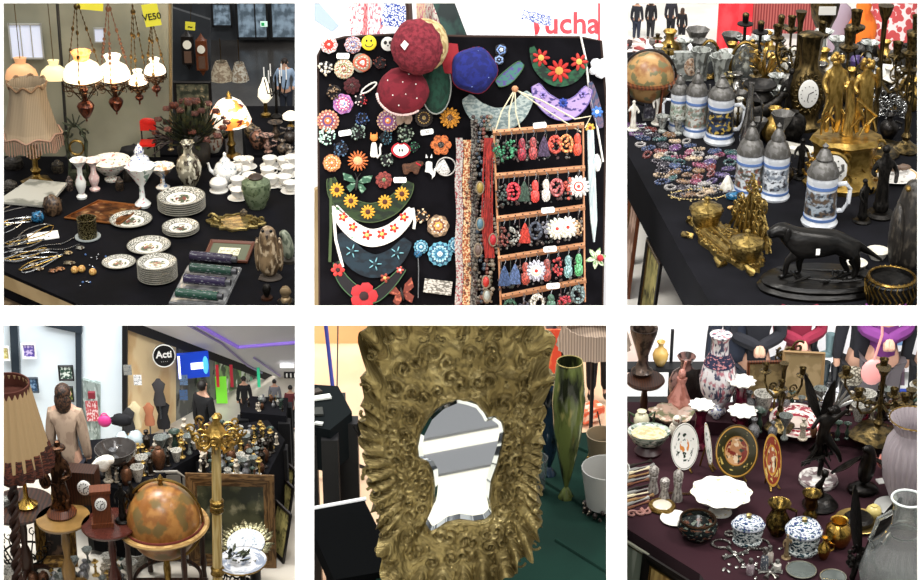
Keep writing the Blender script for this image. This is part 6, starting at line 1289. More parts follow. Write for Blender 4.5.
t = T('owl_sculpture', 'large black stone owl sculpture at the right edge', 'sculpture', 907, 276, z=Z2); m = M(); skin(m, [(0, 0, 6), (0, 0, 30), (0, 0, 60), (-2, -3, 88), (-6, -8, 92)], [(0, 1), (1, 2), (2, 3), (3, 4)], [18, 24, 22, 13, 7], sub=2); m.rough(.8, .2); t.p('body', m, mt('black_stone', '25221f', .4, .2, '4a443c', 7, (.5, .65), .7, 16)); t.p('wing', M().ell((-16, -6, 42), (8, 14, 32), 12, 10), mt('black_stone', '25221f')); t.p('beak', M().ell((-12, -15, 92), (3, 5, 3)), brass)
# ---- jewellery spread
random.seed(17)
jc = [('3a4f78', 'blue'), ('8a3a58', 'magenta'), ('6a3a78', 'purple'), ('a8a4a0', 'silver'), ('7a3028', 'brick red'), ('8a6a4a', 'bronze'), ('2f5a5a', 'teal'), ('c0a88a', 'cream gold'), ('33303a', 'charcoal'), ('5a4a7a', 'lavender')]
k0 = 0
for row in range(22):
    for j in range(14):
        y = 126+row*3.3+U(-1, 1)
        x = 632+row*2+j*8+U(-4, 4); c, nm = jc[(row*7+j*3+int(U(0, 3))) % 10]; k0 += 1
        if x > 735 or (x > 702 and y < 152) or not free(x, y, Z2, 4): continue
        t = T('beaded_bracelet', f'{nm} beaded bracelet in the jewellery spread by the steins', 'bracelet', x, y, z=Z2, rot=(0, 0, U(-.8, 1.3)), k=1, group=nm+' bracelets in the jewellery spread'); m = M(); L_ = U(5, 8); w_ = U(2.5, 5.5)
        for q in range(14): a = q*2*pi/14; m.ell((L_*cos(a), w_*sin(a), 1), U(.9, 1.9), 6, 4)
        if j % 3: m.ell((0, 0, 1), (L_*.7, w_*.7, 1.5), 8, 5, nz=.4)
        t.solo(m, mt('jew'+c, c, .3, .2, 'c8c0c4', 9, (.56, .6), c3='1c1a20', s3=7))
for i in range(4): T('silver_pen', 'slim silver spoon laid beside jewellery spread edge', 'spoon', 634+i*2, 126+i*3, z=Z2, k=1, rot=(0, 0, .15), group='slim silver spoons').solo(M().tube([(-10, 0, 1), (6, 0, 1), (12, 0, 1)], [.7, .8, 2], 6), chm[0])
for j, (x, y, rx_, ry_, lb) in enumerate(((700, 195, 29, 13, 'gold leaf link necklace curved in front of jewellery'), (701, 194, 17, 8, 'fine silver chain inside the gold leaf necklace'))):
    t = T('necklace', lb, 'necklace', x, y, z=Z2, k=1, rot=(0, 0, .15)); m = M()
    for i in range(40 if j == 0 else 26):
        a = .5+i*(5.6/(40 if j == 0 else 26)); m.ell((rx_*cos(a), ry_*sin(a), 1), (1.6, 1.3, 1) if j == 0 else .8, 6, 4)
        if j == 0 and i % 3 == 0: m.ell((rx_*1.1*cos(a), ry_*1.25*sin(a), 1), (1.2, 2.2, .7), 6, 4)
    t.solo(m, mt('gold_leaf', 'c9b483', .25, .9) if j == 0 else chm[0])
T('shell_figure', 'white seashell standing by the blue stone', 'shell', 727, 190, z=Z2).solo(M().lathe([(6, 0), (6.5, 4), (4, 9), (1.5, 14), (0, 15)], 12, fl=(6, .12)), alab)
T('blue_stone', 'polished blue stone in front of conical lidded stein', 'stone', 733, 199, z=Z2).solo(M().ell((0, 0, 3), (8, 6, 4), 10, 7, nz=.2), mt('blue_glass', '2c6a92'))
T('amber_pendant', 'amber teardrop pendant by gold necklace', 'pendant', 732, 209, z=Z2, k=1).solo(M().ell((0, 0, 1.5), (5, 3, 2)), mt('yellow_amber', 'd8b26a'))
# ---- brass inkstand
t = T('brass_inkstand', 'ornate brass inkstand with two lidded wells and openwork crest', 'inkstand', 728, 247, z=Z2, rot=(0, 0, -1.2), k=1.15, sc=1.12); ib = mt('inkstand_brass', 'b39a5c', .3, .95, '7a6638', 7, (.4, .6), .9, 26, c3='4a3a18', s3=11, th3=(.6, .66))
ou = []
for i in range(60):
    a = i*2*pi/60; r = 1+.07*cos(10*a); ou.append((48*r*cos(a)*(1+.12*abs(cos(a))), 19*r*sin(a)*(1-.1*cos(2*a))))
t.p('base', M().slab(ou, 0, 4).slab([(x*.8, y*.7) for x, y in ou], 4, 6), ib)
for s_, lb in ((-1, None), (1, None)):
    o = t.p('ink_well', M().lathe([(10, 5), (12, 8), (13, 13), (14.5, 16), (14, 18)], 24, c=(s_*38, -3, 0)), ib)
    t.p('lid', M().lathe([(15, 18), (14.5, 20.5), (9, 23), (3, 24.5), (2, 27), (2.6, 29), (0, 30)], 24, c=(s_*38, -3, 0), fl=(12, .04)), ib, parent=o)
t.p('pen_tray', M().tube([(-24, -12, 6), (24, -12, 6)], 3.4, 8).tube([(-26, -4, 7), (26, -4, 7)], 2, 8), ib)
m = M(); random.seed(2)
for i in range(46): a = i*2*pi/46; scroll(m, (46*cos(a), 17*sin(a), 4.5), U(3, 5), 1.1, 1.1, 'z', a, (-1)**i, 10)
for i in range(40): scroll(m, (U(-36, 36), U(-12, 10), 6.6), U(2.5, 4.5), .9, 1.1, 'z', U(0, 6), 1, 10)
t.p('relief_scrollwork', m, ib); m = M()
for i in range(90):
    u_ = U(-1, 1); hh = 46*(1-abs(u_)**1.2)+8; scroll(m, (u_*34, 22+U(-1, 3), 6+U(0, 1)*hh), U(3.5, 6.5), U(.8, 1.3), U(.9, 1.4), a0=U(0, 6), sgn=random.choice((-1, 1)))
for i in range(9): u_ = (i-4)/4; m.tube([(u_*34, 20, 4), (u_*28, 23, 16+34*(1-abs(u_)))], 1.5, 7)
m.slab([(-34, 4), (34, 4), (22, 26), (0, 50), (-22, 26)], -25, -23.6)
for q_ in range(len(m.v)-10, len(m.v)): v_ = m.v[q_]; m.v[q_] = Vector((v_.x, -v_.z, v_.y))
#
t.p('openwork_crest', m, ib)
m = M()
for s_ in (-1, 1): m.tube([(s_*52, -6, 0), (s_*60, -9, 3), (s_*54, -12, 7)], [4, 3.4, 1.5], 7); m.tube([(s_*30, -20, 0), (s_*34, -27, 2), (s_*26, -27, 5)], [3.5, 3, 1.5], 7)
t.p('scroll_foot', m, ib)
# ---- bronze dog
blk = mt('black_bronze', '191715', .33, .5, '0c0b0a', 6, b=.4, bs=16)
t = T('bronze_dog', 'black bronze pointer dog walking on an oval base', 'statue', 820, 288, z=Z2)
t.p('base', M().lathe([(1, 0), (1.02, 3), (.94, 6), (.97, 9), (.9, 12), (0, 13)], 48).xf(Matrix.Diagonal((62, 34, 1, 1))).rough(.5, .15), blk)
m = M(); z0 = 12
J = [(22, 0, 45), (0, 0, 46), (-20, 0, 45), (-36, -1, 52), (-44, -2, 60), (-58, -6, 54), (34, 0, 42), (48, 2, 34), (60, 4, 26),
     (-20, 6, 34), (-22, 6, 22), (-21, 6, z0+2), (-28, -7, 36), (-36, -7, 30), (-38, -7, z0+4),
     (26, 6, 34), (20, 6, 26), (28, 6, z0+2), (28, -7, 34), (34, -7, 24), (30, -7, z0+1), (-26, 6, z0+1), (-43, -8, z0+2), (22, 6, z0+1), (24, -7, z0+1)]
E = [(0, 1), (1, 2), (2, 3), (3, 4), (4, 5), (0, 6), (6, 7), (7, 8), (2, 9), (9, 10), (10, 11), (2, 12), (12, 13), (13, 14), (0, 15), (15, 16), (16, 17), (0, 18), (18, 19), (19, 20), (11, 21), (14, 22), (17, 23), (20, 24)]
R = [13, 12, 14.5, 10, 8.5, 4, 5, 2.4, 1.4, 6, 3.5, 2.6, 6, 3.5, 2.6, 8, 4.2, 2.6, 8, 4.4, 2.6, 2.2, 2.2, 2.2, 2.2]
skin(m, J, E, R, 1, 2); t.p('body', m, blk)
for s_ in (-1, 1): t.p('ear', M().ell((-38, s_*7-2, 55), (4, 2, 8)), blk)
m = M()
for i in range(16): m.tube([(U(-46, 46), U(-18, 18), 12), (U(-46, 46), U(-20, 18), 14)], 1.2, 5)
t.p('ground_twigs', m, blk)
T('white_sticker', 'tiny white paper sticker on the dog flank', 'sticker', 818, 252, Y=t.pos.y-.075).solo(M().box((0, 0, 0), (4, .6, 6)), papr)
for x, y, lb, r in ((855, 270, 'white ceramic shard under the dog tail', .5), (877, 258, 'cream ceramic shard beside the wicker pot', -.3)): T('ceramic_dish', lb, 'dish', x, y, z=Z2, rot=(0, 0, r)).solo(M().lathe([(7, 0), (12, 8), (11, 8), (0, 1)], 16), alab)
t = T('wicker_pot', 'dark pot wrapped in brass wire rim at the lower right', 'pot', 889, 304, z=Z2); t.p('body', M().lathe([(20, 0), (24, 10), (25, 24), (21, 28), (20, 24), (0, 20)], 24), blk); m = M()
for i in range(26): a = i*2*pi/26; m.tube([(22*cos(a), 22*sin(a), 2), (25*cos(a+.2), 25*sin(a+.2), 12), (26*cos(a-.1), 26*sin(a-.1), 22), (22*cos(a), 22*sin(a), 29)], .8, 4)
ring(m, (0, 0, 27), 23, 1.6, 26); t.p('wire_weave', m, brass)
# =====================================================================  antiques in the shopping mall (lower left opening)
Z3 = 5.75; zf3 = 5.4
quadz('floor_5', [(-12, 640), (304, 640), (304, 316), (-12, 316)], zf3, mt('mall_tiles', 'cfc8bc', .22, 0, 'c0b8ac', 1.3, co='O', b=.03), .02)
def quadp(name, pts, mat, th=.03):
    a = [at(x, y, Y=Y)[0] for x, y, Y in pts]; b = [v+Vector((0, th, 0)) for v in a]; n = len(pts)
    return struct(name, a+b, [tuple(range(n)), tuple(range(n, 2*n))[::-1]]+[(i, n+i, n+(i+1) % n, (i+1) % n) for i in range(n)], mat)
YS = 7.62
shopw = mt('shop_white_blue', 'e9f5fc', .6)
quadp('wall_left_3', [(-12, 470, YS), (126, 470, YS), (126, 316, YS), (-12, 316, YS)], shopw)
quadp('wall_side_2', [(82, 380, YS-.02), (100, 384, YS-.02), (100, 460, YS-.02), (82, 460, YS-.02)][::-1], mt('glass_shelving', '9aa8a4', .3, 0, '6c7a74', 5, c3='c8d4d0', s3=7))
steel = mt('dark_steel', '3c4650', .35, .5)
quadp('trim_5', [(16, 470, YS-.05), (24, 470, YS-.05), (17, 316, YS-.05), (9, 316, YS-.05)], steel); quadp('trim_6', [(77, 470, YS-.05), (82, 470, YS-.05), (81, 316, YS-.05), (75, 316, YS-.05)], steel)
quadp('trim_7', [(44, 326, YS-.06), (82, 334, YS-.06), (82, 316, YS-.06), (40, 316, YS-.06)], steel); quadp('trim_8', [(122, 470, YS-.05), (127, 470, YS-.05), (127, 316, YS-.05), (122, 316, YS-.05)], mt('black_paint', '111113'))
def Yf(x): return YS+.02+(x-126)/150*.75
def front(name, x0, x1, y0a, y0b, y1a, y1b, mat, off=0): return quadp(name, [(x0, y1a, Yf(x0)+off), (x1, y1b, Yf(x1)+off), (x1, y0b, Yf(x1)+off), (x0, y0a, Yf(x0)+off)], mat)
front('wall_right', 126, 176, 316, 340, 460, 440, mt('warm_shop_wall', 'efd6a8', .6, c2='e2bf8c', s=3))
front('wall_right_2', 176, 215, 340, 352, 440, 420, mt('dark_shop_glass', '5c5e5e', .15, 0, '8a8c88', 4, c3='34383a', s3=6))
front('wall_right_3', 215, 245, 350, 364, 430, 420, mt('green_shop', '8fae74', .4, 0, '4a5a44', 5, (.42, .5), c3='e0e8dc', s3=7, em=.1))
front('wall_right_4', 245, 276, 362, 376, 420, 410, mt('far_shops', 'b8bfb4', .4, 0, '5a5a52', 8, (.45, .55), c3='6ab890', s3=9, th3=(.58, .62), em=.1))
front('trim_9', 122, 280, 317, 377, 328, 385, mt('fascia_black', '1c1b1e', .5), -.05)
quadp('wall_back_4', [(262, 470, 8.42), (304, 470, 8.42), (304, 366, 8.42), (262, 366, 8.42)], mt('far_hall', 'a8a898', .5, 0, '4a4840', 7, (.45, .55), c3='d8e8d8', s3=6, th3=(.55, .6)))
quadp('ceiling', [(118, 316, 7.55), (304, 316, 7.55), (304, 377, 8.3), (280, 378, 8.3)], mt('mall_ceiling', 'f0f0f4', .6, 0, 'e8e8ee', 2, co='O'))
def cstrip(name, pts, mat, w=1.6):
    m = M(); P_ = [at(x, y, Y=7.55+(y-316)/62*.75-.03)[0] for x, y in pts]; o = M().tube(P_, .0042*w, 5).build(name, mat, 1); o['kind'] = 'structure'
pur = mt('violet_cove_light', '8a6cd0', .4, em=.35)
cstrip('trim_10', [(192, 322), (238, 347), (300, 342)], pur, 2.2); cstrip('trim_11', [(182, 322), (222, 344), (248, 366), (262, 373)], mt('pale_violet', 'a89cc8', .5), 1.2); cstrip('trim_12', [(254, 358), (280, 376)], mt('pale_violet', 'a89cc8'), 1.2)
for x, y, w, lb in ((287, 366, 14, 'long lit white ceiling lamp near the hall end'), (290, 322, 10, 'lit ceiling lamp at the top corner of hall')):
    T('ceiling_lamp', lb, 'lamp', x, y, Y=7.5+(y-316)/62*.75).solo(M().box((0, 0, 0), (w, 3, 2.4)), mt('lit_panel', 'ffffff', .3, em=1.5))
t = T('hanging_sign', 'black hanging direction sign with white pictograms near hall end', 'sign', 291, 378, Y=8.1); t.p('board', M().box((0, 0, 3), (14, 1, 6)), blackp); t.p('pictogram', M().box((-4, -.8, 3), (1.4, .4, 4)).box((0, -.8, 3), (1.4, .4, 4)).box((4, -.8, 3), (1.4, .4, 4)), papr)
# signs
ys = Yf(164)-.12
t = T('round_sign', 'round black shop sign with white lettering', 'sign', 164, 355, Y=ys, rot=(0, 0, .15)); t.p('disc', M().lathe([(11.5, 0), (11.5, 2), (0, 2)], 32).xf(Matrix.Rotation(pi/2, 4, 'X')), blackp); m = M(); ring(m, (0, -2, 0), 11, .6, 32, 5, 'y'); t.p('rim', m, papr)
t.p('lettering', textm(textm(M(), 'Acti', 9.5, (0, -2.6, 1.5), .5, rx=pi/2, bold=.25), '- - - -', 3.2, (0, -2.6, -5.2), .4, rx=pi/2), papr)
t = T('shop_sign', 'blue illuminated shop sign with white bar and cyan blob', 'sign', 194, 376, Y=Yf(194)-.12, rot=(0, 0, .2)); t.p('box', M().box((0, 0, 11), (31, 4, 24)), mt('sign_blue', '1440c0', .4, em=.35)); t.p('white_bar', M().box((4, -2.6, 11), (13, 1, 6)).box((-14, -2.6, 11), (2, 1, 22)), mt('lit_panel', 'ffffff')); t.p('cyan_mark', M().ell((12, -2.6, 11), (3, 1, 9)), mt('cyan_lit', '5ac8f0', .4, em=.5))
T('shop_sign', 'bright green lit shop panel beyond blue sign', 'sign', 222, 400, Y=Yf(222)-.1).solo(M().box((0, 0, 10), (11, 2, 26)), mt('lit_green', '7ad83a', .4, em=.4))
for x, c, lb in ((218, 'c8283a', 'thin red banner left of green panel'), (232, 'b02a3a', 'thin dark red banner right of green panel'), (259, '3ad8a0', 'small turquoise lit panel at far shops')): T('shop_banner', lb, 'banner', x, 384, Y=Yf(x)-.14).solo(M().box((0, 0, 8), (3, 1, 22)), mt('ban'+c, c, .5, em=.15))
# pictures in the left shop
for x, y, w, h, fm_, a1, a2, lb in ((30, 358, 14, 15, papr, 'c8b8e0', '5a4a9a', 'square violet abstract print on white wall'), (6, 360, 9, 14, papr, 'e0dca8', 'b8a860', 'pale yellow print at the wall edge'), (33, 392, 13, 15, steel, '7a98b8', '2c4a68', 'blue grey print above lampshade'), (67, 380, 15, 15, blackp, 'dfe8e0', '2c4a3c', 'black framed landscape picture, upper one'), (67, 401, 15, 15, blackp, 'd8d870', '3a4a20', 'black framed yellow green picture, lower one')):
    picture(x, y, lb, w, h, Y=YS-.08, fm=fm_, art=mt('art'+a2, a1, .5, 0, a2, 4, (.45, .52)), b=1.6)
T('poster', 'red and white sale poster by glass shelves', 'poster', 93, 420, Y=YS-.1).solo(M().box((0, 0, 9), (12, 1, 20)), mt('red_poster', 'c04a50', .5, 0, 'e8d0d0', 7, (.5, .56)))
T('storage_box', 'dark red box on top of shelf behind woman', 'box', 92, 398, Y=YS-.12).solo(M().box((0, 0, 3), (7, 4, 6)), mt('box_dark_red', '7a2430', .5))
t = T('handbag', 'bright pink handbag on the stall beside the woman', 'handbag', 105, 425, Y=7.3); t.p('bag', M().ell((0, 0, 4), (7, 4, 6)), mt('hot_pink', 'd03a80', .5)); m = M(); ring(m, (0, 0, 8), 3.5, .7, 14, 5, 'y'); t.p('handle', m, mt('hot_pink', 'd03a80'))
T('folded_coat', 'black coat bundle next to pink handbag', 'coat', 122, 424, Y=7.3).solo(M().ell((0, 0, 4), (11, 5, 6), nz=.3), mt('black_cloth', '16161a'))
for x, y, h, c, lb in ((160, 405, 26, '3c3a3c', 'dark grey sleeveless top on shop mannequin'), (164, 428, 28, '1c1c20', 'black dress on mannequin in warm lit shop'), (136, 428, 26, 'd8c8a0', 'cream blouse on mannequin in the warm shop'), (130, 432, 24, '2a2a2c', 'black blouse beside the cream one'), (150, 425, 22, 'b07050', 'tan jacket on rail in the warm shop')):
    t = T('mannequin', lb, 'mannequin', x, y, Y=Yf(x)-.12); t.p('garment', M().lathe([(h*.22, 0), (h*.24, h*.2), (h*.17, h*.5), (h*.26, h*.8), (h*.12, h*.93), (h*.08, h)], 14, sy=.5), mt('gar'+c, c, .8)); t.p('stand', M().tube([(0, 0, -14), (0, 0, 2)], .8, 5), steel)
for x, y, c, lb in ((138, 385, 'f0f0f0', 'white notice in warm shop window'), (184, 400, '4a6a9a', 'blue notice on dark shop glass'), (184, 385, '6a88b0', 'pale blue notice above the other on dark glass'), (128, 375, '8a8a84', 'grey photo collage in warm shop window')): T('notice', lb, 'notice', x, y, Y=Yf(x)-.09).solo(M().box((0, 0, 5), (8, .8, 10)), mt('not'+c, c, .6, 0, '555a60', 7, (.55, .6)))
# people
person(77, 530, 'woman with long brown hair seen from behind in beige coat', 142, mt('beige_coat', 'a08a76', .9, 0, '8a7462', 5), mt('dark_jeans', '1f2430'), 'b98f78', '4a3020', z=zf3, rz=pi*.97, coat=1, female=True, arms='down')
person(208, 470, 'person in a black coat stooping over stall behind gilt stand', 88, mt('black_coat', '141416', .9), mt('black_cloth', '16161a'), 'b98f78', '15100d', z=zf3, rz=pi*.8, coat=1)
person(246, 425, 'distant shopper in dark clothes beyond the gilt stand', 48, mt('black_coat', '141416'), mt('black_cloth', '16161a'), 'b98f78', '15100d', z=zf3, coat=1)
person(292, 430, 'distant shopper in dark red near the hall end', 44, mt('dark_red_coat', '5a2428', .9), mt('black_cloth', '16161a'), 'b98f78', '15100d', z=zf3, coat=1)
person(276, 420, 'distant shopper in grey jacket near the hall end', 40, mt('grey_coat', '6a6a70', .9), mt('black_cloth', '16161a'), 'b98f78', '15100d', z=zf3, coat=1)
# stalls
bc = mt('stall_black', '0a0a0d', .9, 0, '101014', 3, co='O', spec=.12)
table('stall_table', 'black draped stall running along the warm lit shop', [(84, 480), (130, 492), (202, 452), (190, 430), (90, 440)], Z3, bc, .33, blackp, .3)
table('stall_table', 'black draped stall covered in bric-a-brac behind gilt stand', [(196, 478), (262, 486), (285, 440), (268, 420), (205, 428)], Z3, bc, .33, blackp, .3)
table('stall_table', 'far black stall with folded clothes near hall end', [(240, 412), (286, 416), (288, 398), (250, 396)], Z3, bc, .33, blackp, .3)
random.seed(44)
CS = [(1, 0), (1, .04), (.3, .1), (.22, .5), (.5, .55), (.22, .62), (.22, .8), (.9, .86), (.35, .9), (.45, 1)]
FG = [(.9, 0), (.95, .06), (.5, .1), (.6, .25), (.42, .42), (.62, .55), (.7, .68), (.3, .78), (.2, .82), (.42, .88), (.4, .96), (0, 1)]
bk = [('brass candlestick', 'b0904c', .6, CS, .2), ('pewter jug', '8c8c8e', .4, BV, .3), ('dark bronze figurine', '2c241c', .5, FG, .24), ('white china cup', 'b8b5ac', 0, [(.4, 0), (.6, .3), (1, 1), (.9, 1), (.3, .3), (0, .2)], .5), ('dark glass goblet', '7a807c', .1, CP, .3), ('copper pot', '6e4a34', .6, JP, .3), ('cream porcelain figurine', 'c4b8a4', 0, FG, .26), ('green glass vase', '2c3e34', .1, PV, .26)]
def clutter(n, reg, z, where, hh=(12, 26), seedgrp=''):
    for i in range(n):
        nm, c, me_, pr, rr_ = bk[i % 8]; h = U(*hh)*(.6 if 'cup' in nm else 1); q = spot(reg, z, h*rr_)
        if q is None: continue
        x, y = q
        T(nm.replace(' ', '_'), f'{nm} among the wares on {where}', nm.split()[-1], x, y, z=z, group=f'{nm} wares on {where}').solo(vasem(pr, h, h*rr_, 12).rough(.15, .4), mt('bk'+c, c, .3, me_, hexc(*[int(c[k:k+2], 16)*.6 for k in (0, 2, 4)]), 14, (.45, .6), b=.3))
def tri(a, b, c, d):
    def f():
        u, v = rnd(), rnd(); return ((a[0]*(1-u)+b[0]*u)*(1-v)+(d[0]*(1-u)+c[0]*u)*v, (a[1]*(1-u)+b[1]*u)*(1-v)+(d[1]*(1-u)+c[1]*u)*v)
    return f
clutter(150, tri((92, 476), (130, 488), (198, 450), (188, 436)), Z3, 'the stall by the warm lit shop')
clutter(200, tri((200, 474), (258, 482), (278, 442), (208, 430)), Z3, 'the stall behind the gilt stand', (9, 20))
clutter(16, tri((246, 410), (284, 414), (286, 400), (252, 398)), Z3, 'the far clothes stall', (5, 9))
for i in range(9): T('teacup', 'small cream cup in the row along front of the bric-a-brac stall', 'cup', 227+i*4, 478+.5*(i % 3), z=Z3, group='cream cups along the bric-a-brac stall').solo(M().lathe([(1.6, 0), (2.8, 3), (3, 5), (2.4, 5), (0, 1)], 12), porc)
t = T('cherub_figurine', 'salmon coloured cherub bust on the stall left of gilt stand', 'figurine', 208, 458, z=Z3); t.p('body', M().ell((0, 0, 8), (8, 6, 9), nz=.3).ell((3, -1, 18), (5, 5, 5)), mt('salmon_clay', 'c08868', .6)); t.p('base', M().lathe([(6, 0), (6, 2)], 12), wood_d)
T('ceramic_dog', 'white ceramic poodle figurine on brown case', 'figurine', 100, 472, z=Z3+.08).solo(skin(M(), [(-8, 0, 8), (6, 0, 9), (11, 0, 13), (16, 0, 11), (-8, 0, 1), (6, 0, 1)], [(0, 1), (1, 2), (2, 3), (0, 4), (1, 5)], [6, 6, 5, 3, 2.5, 2.5]), alab)
t = T('footed_glass_bowl', 'large dark footed glass bowl with chrome foot', 'bowl', 118, 478, z=Z3); t.p('bowl', M().lathe([(3, 10), (10, 14), (19, 24), (21, 30), (20, 30), (10, 16), (0, 12)], 24), mt('smoke_bowl', '3a3634', .08, .2)); t.p('foot', M().lathe([(8, 0), (8, 1.5), (2, 4), (2.5, 11)], 16), chm[0])
t = T('fur_hat', 'pair of grey white plush balls behind the dark bowl', 'ornament', 128, 446, z=Z3); t.solo(M().ell((-6, 0, 7), 7, nz=.2).ell((8, 0, 7), (8, 8, 8), nz=.2), mt('grey_white_glass', 'a8b4b8', .3))
# brown case + clock face
t = T('wooden_case', 'brown wooden case with white clock dial on the front', 'case', 78, 500, z=Z3, rot=(0, 0, -.12)); t.p('case', M().box((0, 0, 16), (44, 18, 32)), wood_d); t.p('dial', dialm(7, (11, -9, 18)), mt('enamel_dial', 'e8e6e0')); t.p('hands', hands(6, (11, -11.4, 18)), eyem)
# ---- round pedestal tables
def round_table(px, py, label, R, mat, z=Z3, H=.34, foot=.5):
    t = T('pedestal_table', label, 'table', px, py, z=z, k=1); h = H/t.u
    t.p('table_top', M().lathe([(R*.8, -5), (R*.95, -4), (R, -1), (R*.98, 0), (0, 0)], 36), mat); t.p('pedestal', M().lathe([(6, -h+6), (7, -h*.7), (3, -h*.55), (4.5, -h*.35), (3, -h*.15), (6, -5)], 16), mat)
    for i in range(3): a = i*2*pi/3+.5; t.p('foot', M().tube([(0, 0, -h+12), (R*foot*cos(a), R*foot*sin(a), -h+8), (R*foot*1.5*cos(a), R*foot*1.5*sin(a), -h+1)], [3, 2.5, 2], 6), mat)
    return t
round_table(63, 517, 'honey coloured round pedestal table under bronze lute player statue', 27, mt('honey_wood', '8a6a3c', .3, 0, '765a30', 5, (.3, .7)))
round_table(110, 523, 'reddish mahogany round pedestal table carrying the small clock', 29, mt('mahogany', '4a241c', .25, 0, '381610', 5, (.3, .7)))
rt = round_table(20, 505, 'dark round side table by barley twist lamp post', 34, wood_d)
# bronze musician statue
t = T('bronze_statue', 'bronze statue of a draped figure with a stringed instrument', 'statue', 62, 514, z=Z3); cb = mt('copper_bronze', '5a3c28', .3, .8, '2a1a10', 7, b=.5)
t.p('base', M().lathe([(14, 0), (15, 2), (12, 5), (10, 7)], 24), wood_m); m = M(); J = [(0, 0, 8), (0, 0, 24), (0, -1, 40), (1, -1, 52), (2, -1, 58), (3, -3, 64), (9, -1, 50), (13, -4, 40), (4, -9, 38), (-8, -1, 51), (-12, -3, 42), (-14, -6, 54), (7, -6, 18), (9, -7, 8), (-5, -3, 9)]
skin(m, J, [(0, 1), (1, 2), (2, 3), (3, 4), (4, 5), (3, 6), (6, 7), (7, 8), (3, 9), (9, 10), (10, 11), (1, 12), (12, 13), (1, 14)], [8, 8, 7, 7, 3.4, 5, 3.4, 2.6, 2.2, 3.4, 2.6, 2, 4, 3, 4], sub=2); m.rough(.5, .3); t.p('body', m, cb)
t.p('instrument', M().ell((-12, -6, 36), (6, 3, 8), nz=.1).tube([(-14, -6, 42), (-17, -7, 60)], 1.2, 6), cb); t.p('hat', M().lathe([(8, 68), (7, 70), (3.5, 71), (3, 75), (0, 76)], 14, c=(3, -3, -2)), cb); m = M()
for i in range(8): m.tube([(U(-6, 6), -6, 34), (U(-9, 9), -8, 18), (U(-10, 10), -7, 9)], [2, 2.4, 1.4], 6)
t.p('drapery', m, cb)
# mantle clock and dark figures
t = T('table_clock', 'small brown wooden clock with white dial on mahogany table', 'clock', 103, 524, z=Z3, rot=(0, 0, .15)); t.p('case', M().box((0, 0, 2), (22, 15, 4)).box((0, 0, 18), (18, 11, 30)).box((0, 0, 34), (21, 14, 3)), wood_m); t.p('dial', dialm(6, (0, -6, 23)), mt('enamel_dial', 'e8e6e0')); t.p('hands', hands(5, (0, -8.2, 23)), eyem)
figurine(123, 521, 'dark bronze pair of figures beside the wooden clock, nearer one', 38, iron, Z3); figurine(133, 517, 'dark bronze figure behind its twin on mahogany table', 36, iron, Z3, rz=.8)
# tripod / chair
t = T('folding_chair', 'grey folding chair with tubular frame behind the globe', 'chair', 164, 548, z=zf3, rot=(0, 0, .05)); ch = mt('chair_grey', '7a756c', .45)
t.p('backrest', M().box((0, 6, 56), (42, 2, 24)).rough(.3, .1), mt('chair_back', '6a655c', .7)); t.p('frame', M().tube([(-23, 6, 20), (-24, 6, 66), (-18, 6, 71), (18, 6, 71), (24, 6, 66), (23, 6, 20)], 1.5, 8), ch); t.p('seat', M().box((0, -12, 30), (44, 30, 3)), mt('chair_back', '6a655c'))
for x in (-22, 22):
    for y in (-24, 8): t.p('leg', M().tube([(x, y, 0), (x*.95, -y*.4, 34)], 1.3, 6), ch)
# big standing globe
t = T('floor_globe', 'large antique globe in a wooden floor stand with wide ring', 'globe', 169, 592, z=zf3, sc=1.0)
gm = mt('map_globe', 'a0703a', .28, 0, '845428', 7, (.42, .58), c3='6e5a34', s3=4.2, th3=(.52, .6))
t.p('sphere', M().ell((0, 0, 70), (36, 36, 34), 48, 28), gm); m = M(); ring(m, (0, 0, 70), 38.5, 1.3, 48, 6, 'y'); t.p('meridian_ring', m, brass)
t.p('horizon_ring', M().lathe([(37, 64), (44, 64), (45, 65.5), (44, 67), (37, 67)], 48), mt('ring_paper', 'b0905c', .4, 0, '8a6a3c', 7)); m = M(); ring(m, (0, 0, 67.6), 39, 1.2, 48); t.p('ring_edge', m, mt('ring_red', '5a2018', .4))
for i in range(4): a = i*pi/2+.6; t.p('leg', M().lathe([(3, 2), (2.4, 10), (3.6, 16), (2.2, 26), (3.2, 44), (2.4, 54), (3.6, 64)], 10, c=(40*cos(a), 40*sin(a), 0)), wood_d)
m = M(); ring(m, (0, 0, 14), 33, 2, 36); t.p('base_ring', m, wood_d); t.p('centre_post', M().lathe([(5, 2), (3, 10), (4, 24), (2, 36)], 12), brass); t.p('cross_bar', M().tube([(-40, 0, 12), (40, 0, 12)], 2, 8), wood_d); t.p('finial', M().lathe([(3, 104), (2, 107), (3, 110), (0, 114)], 10), brass)
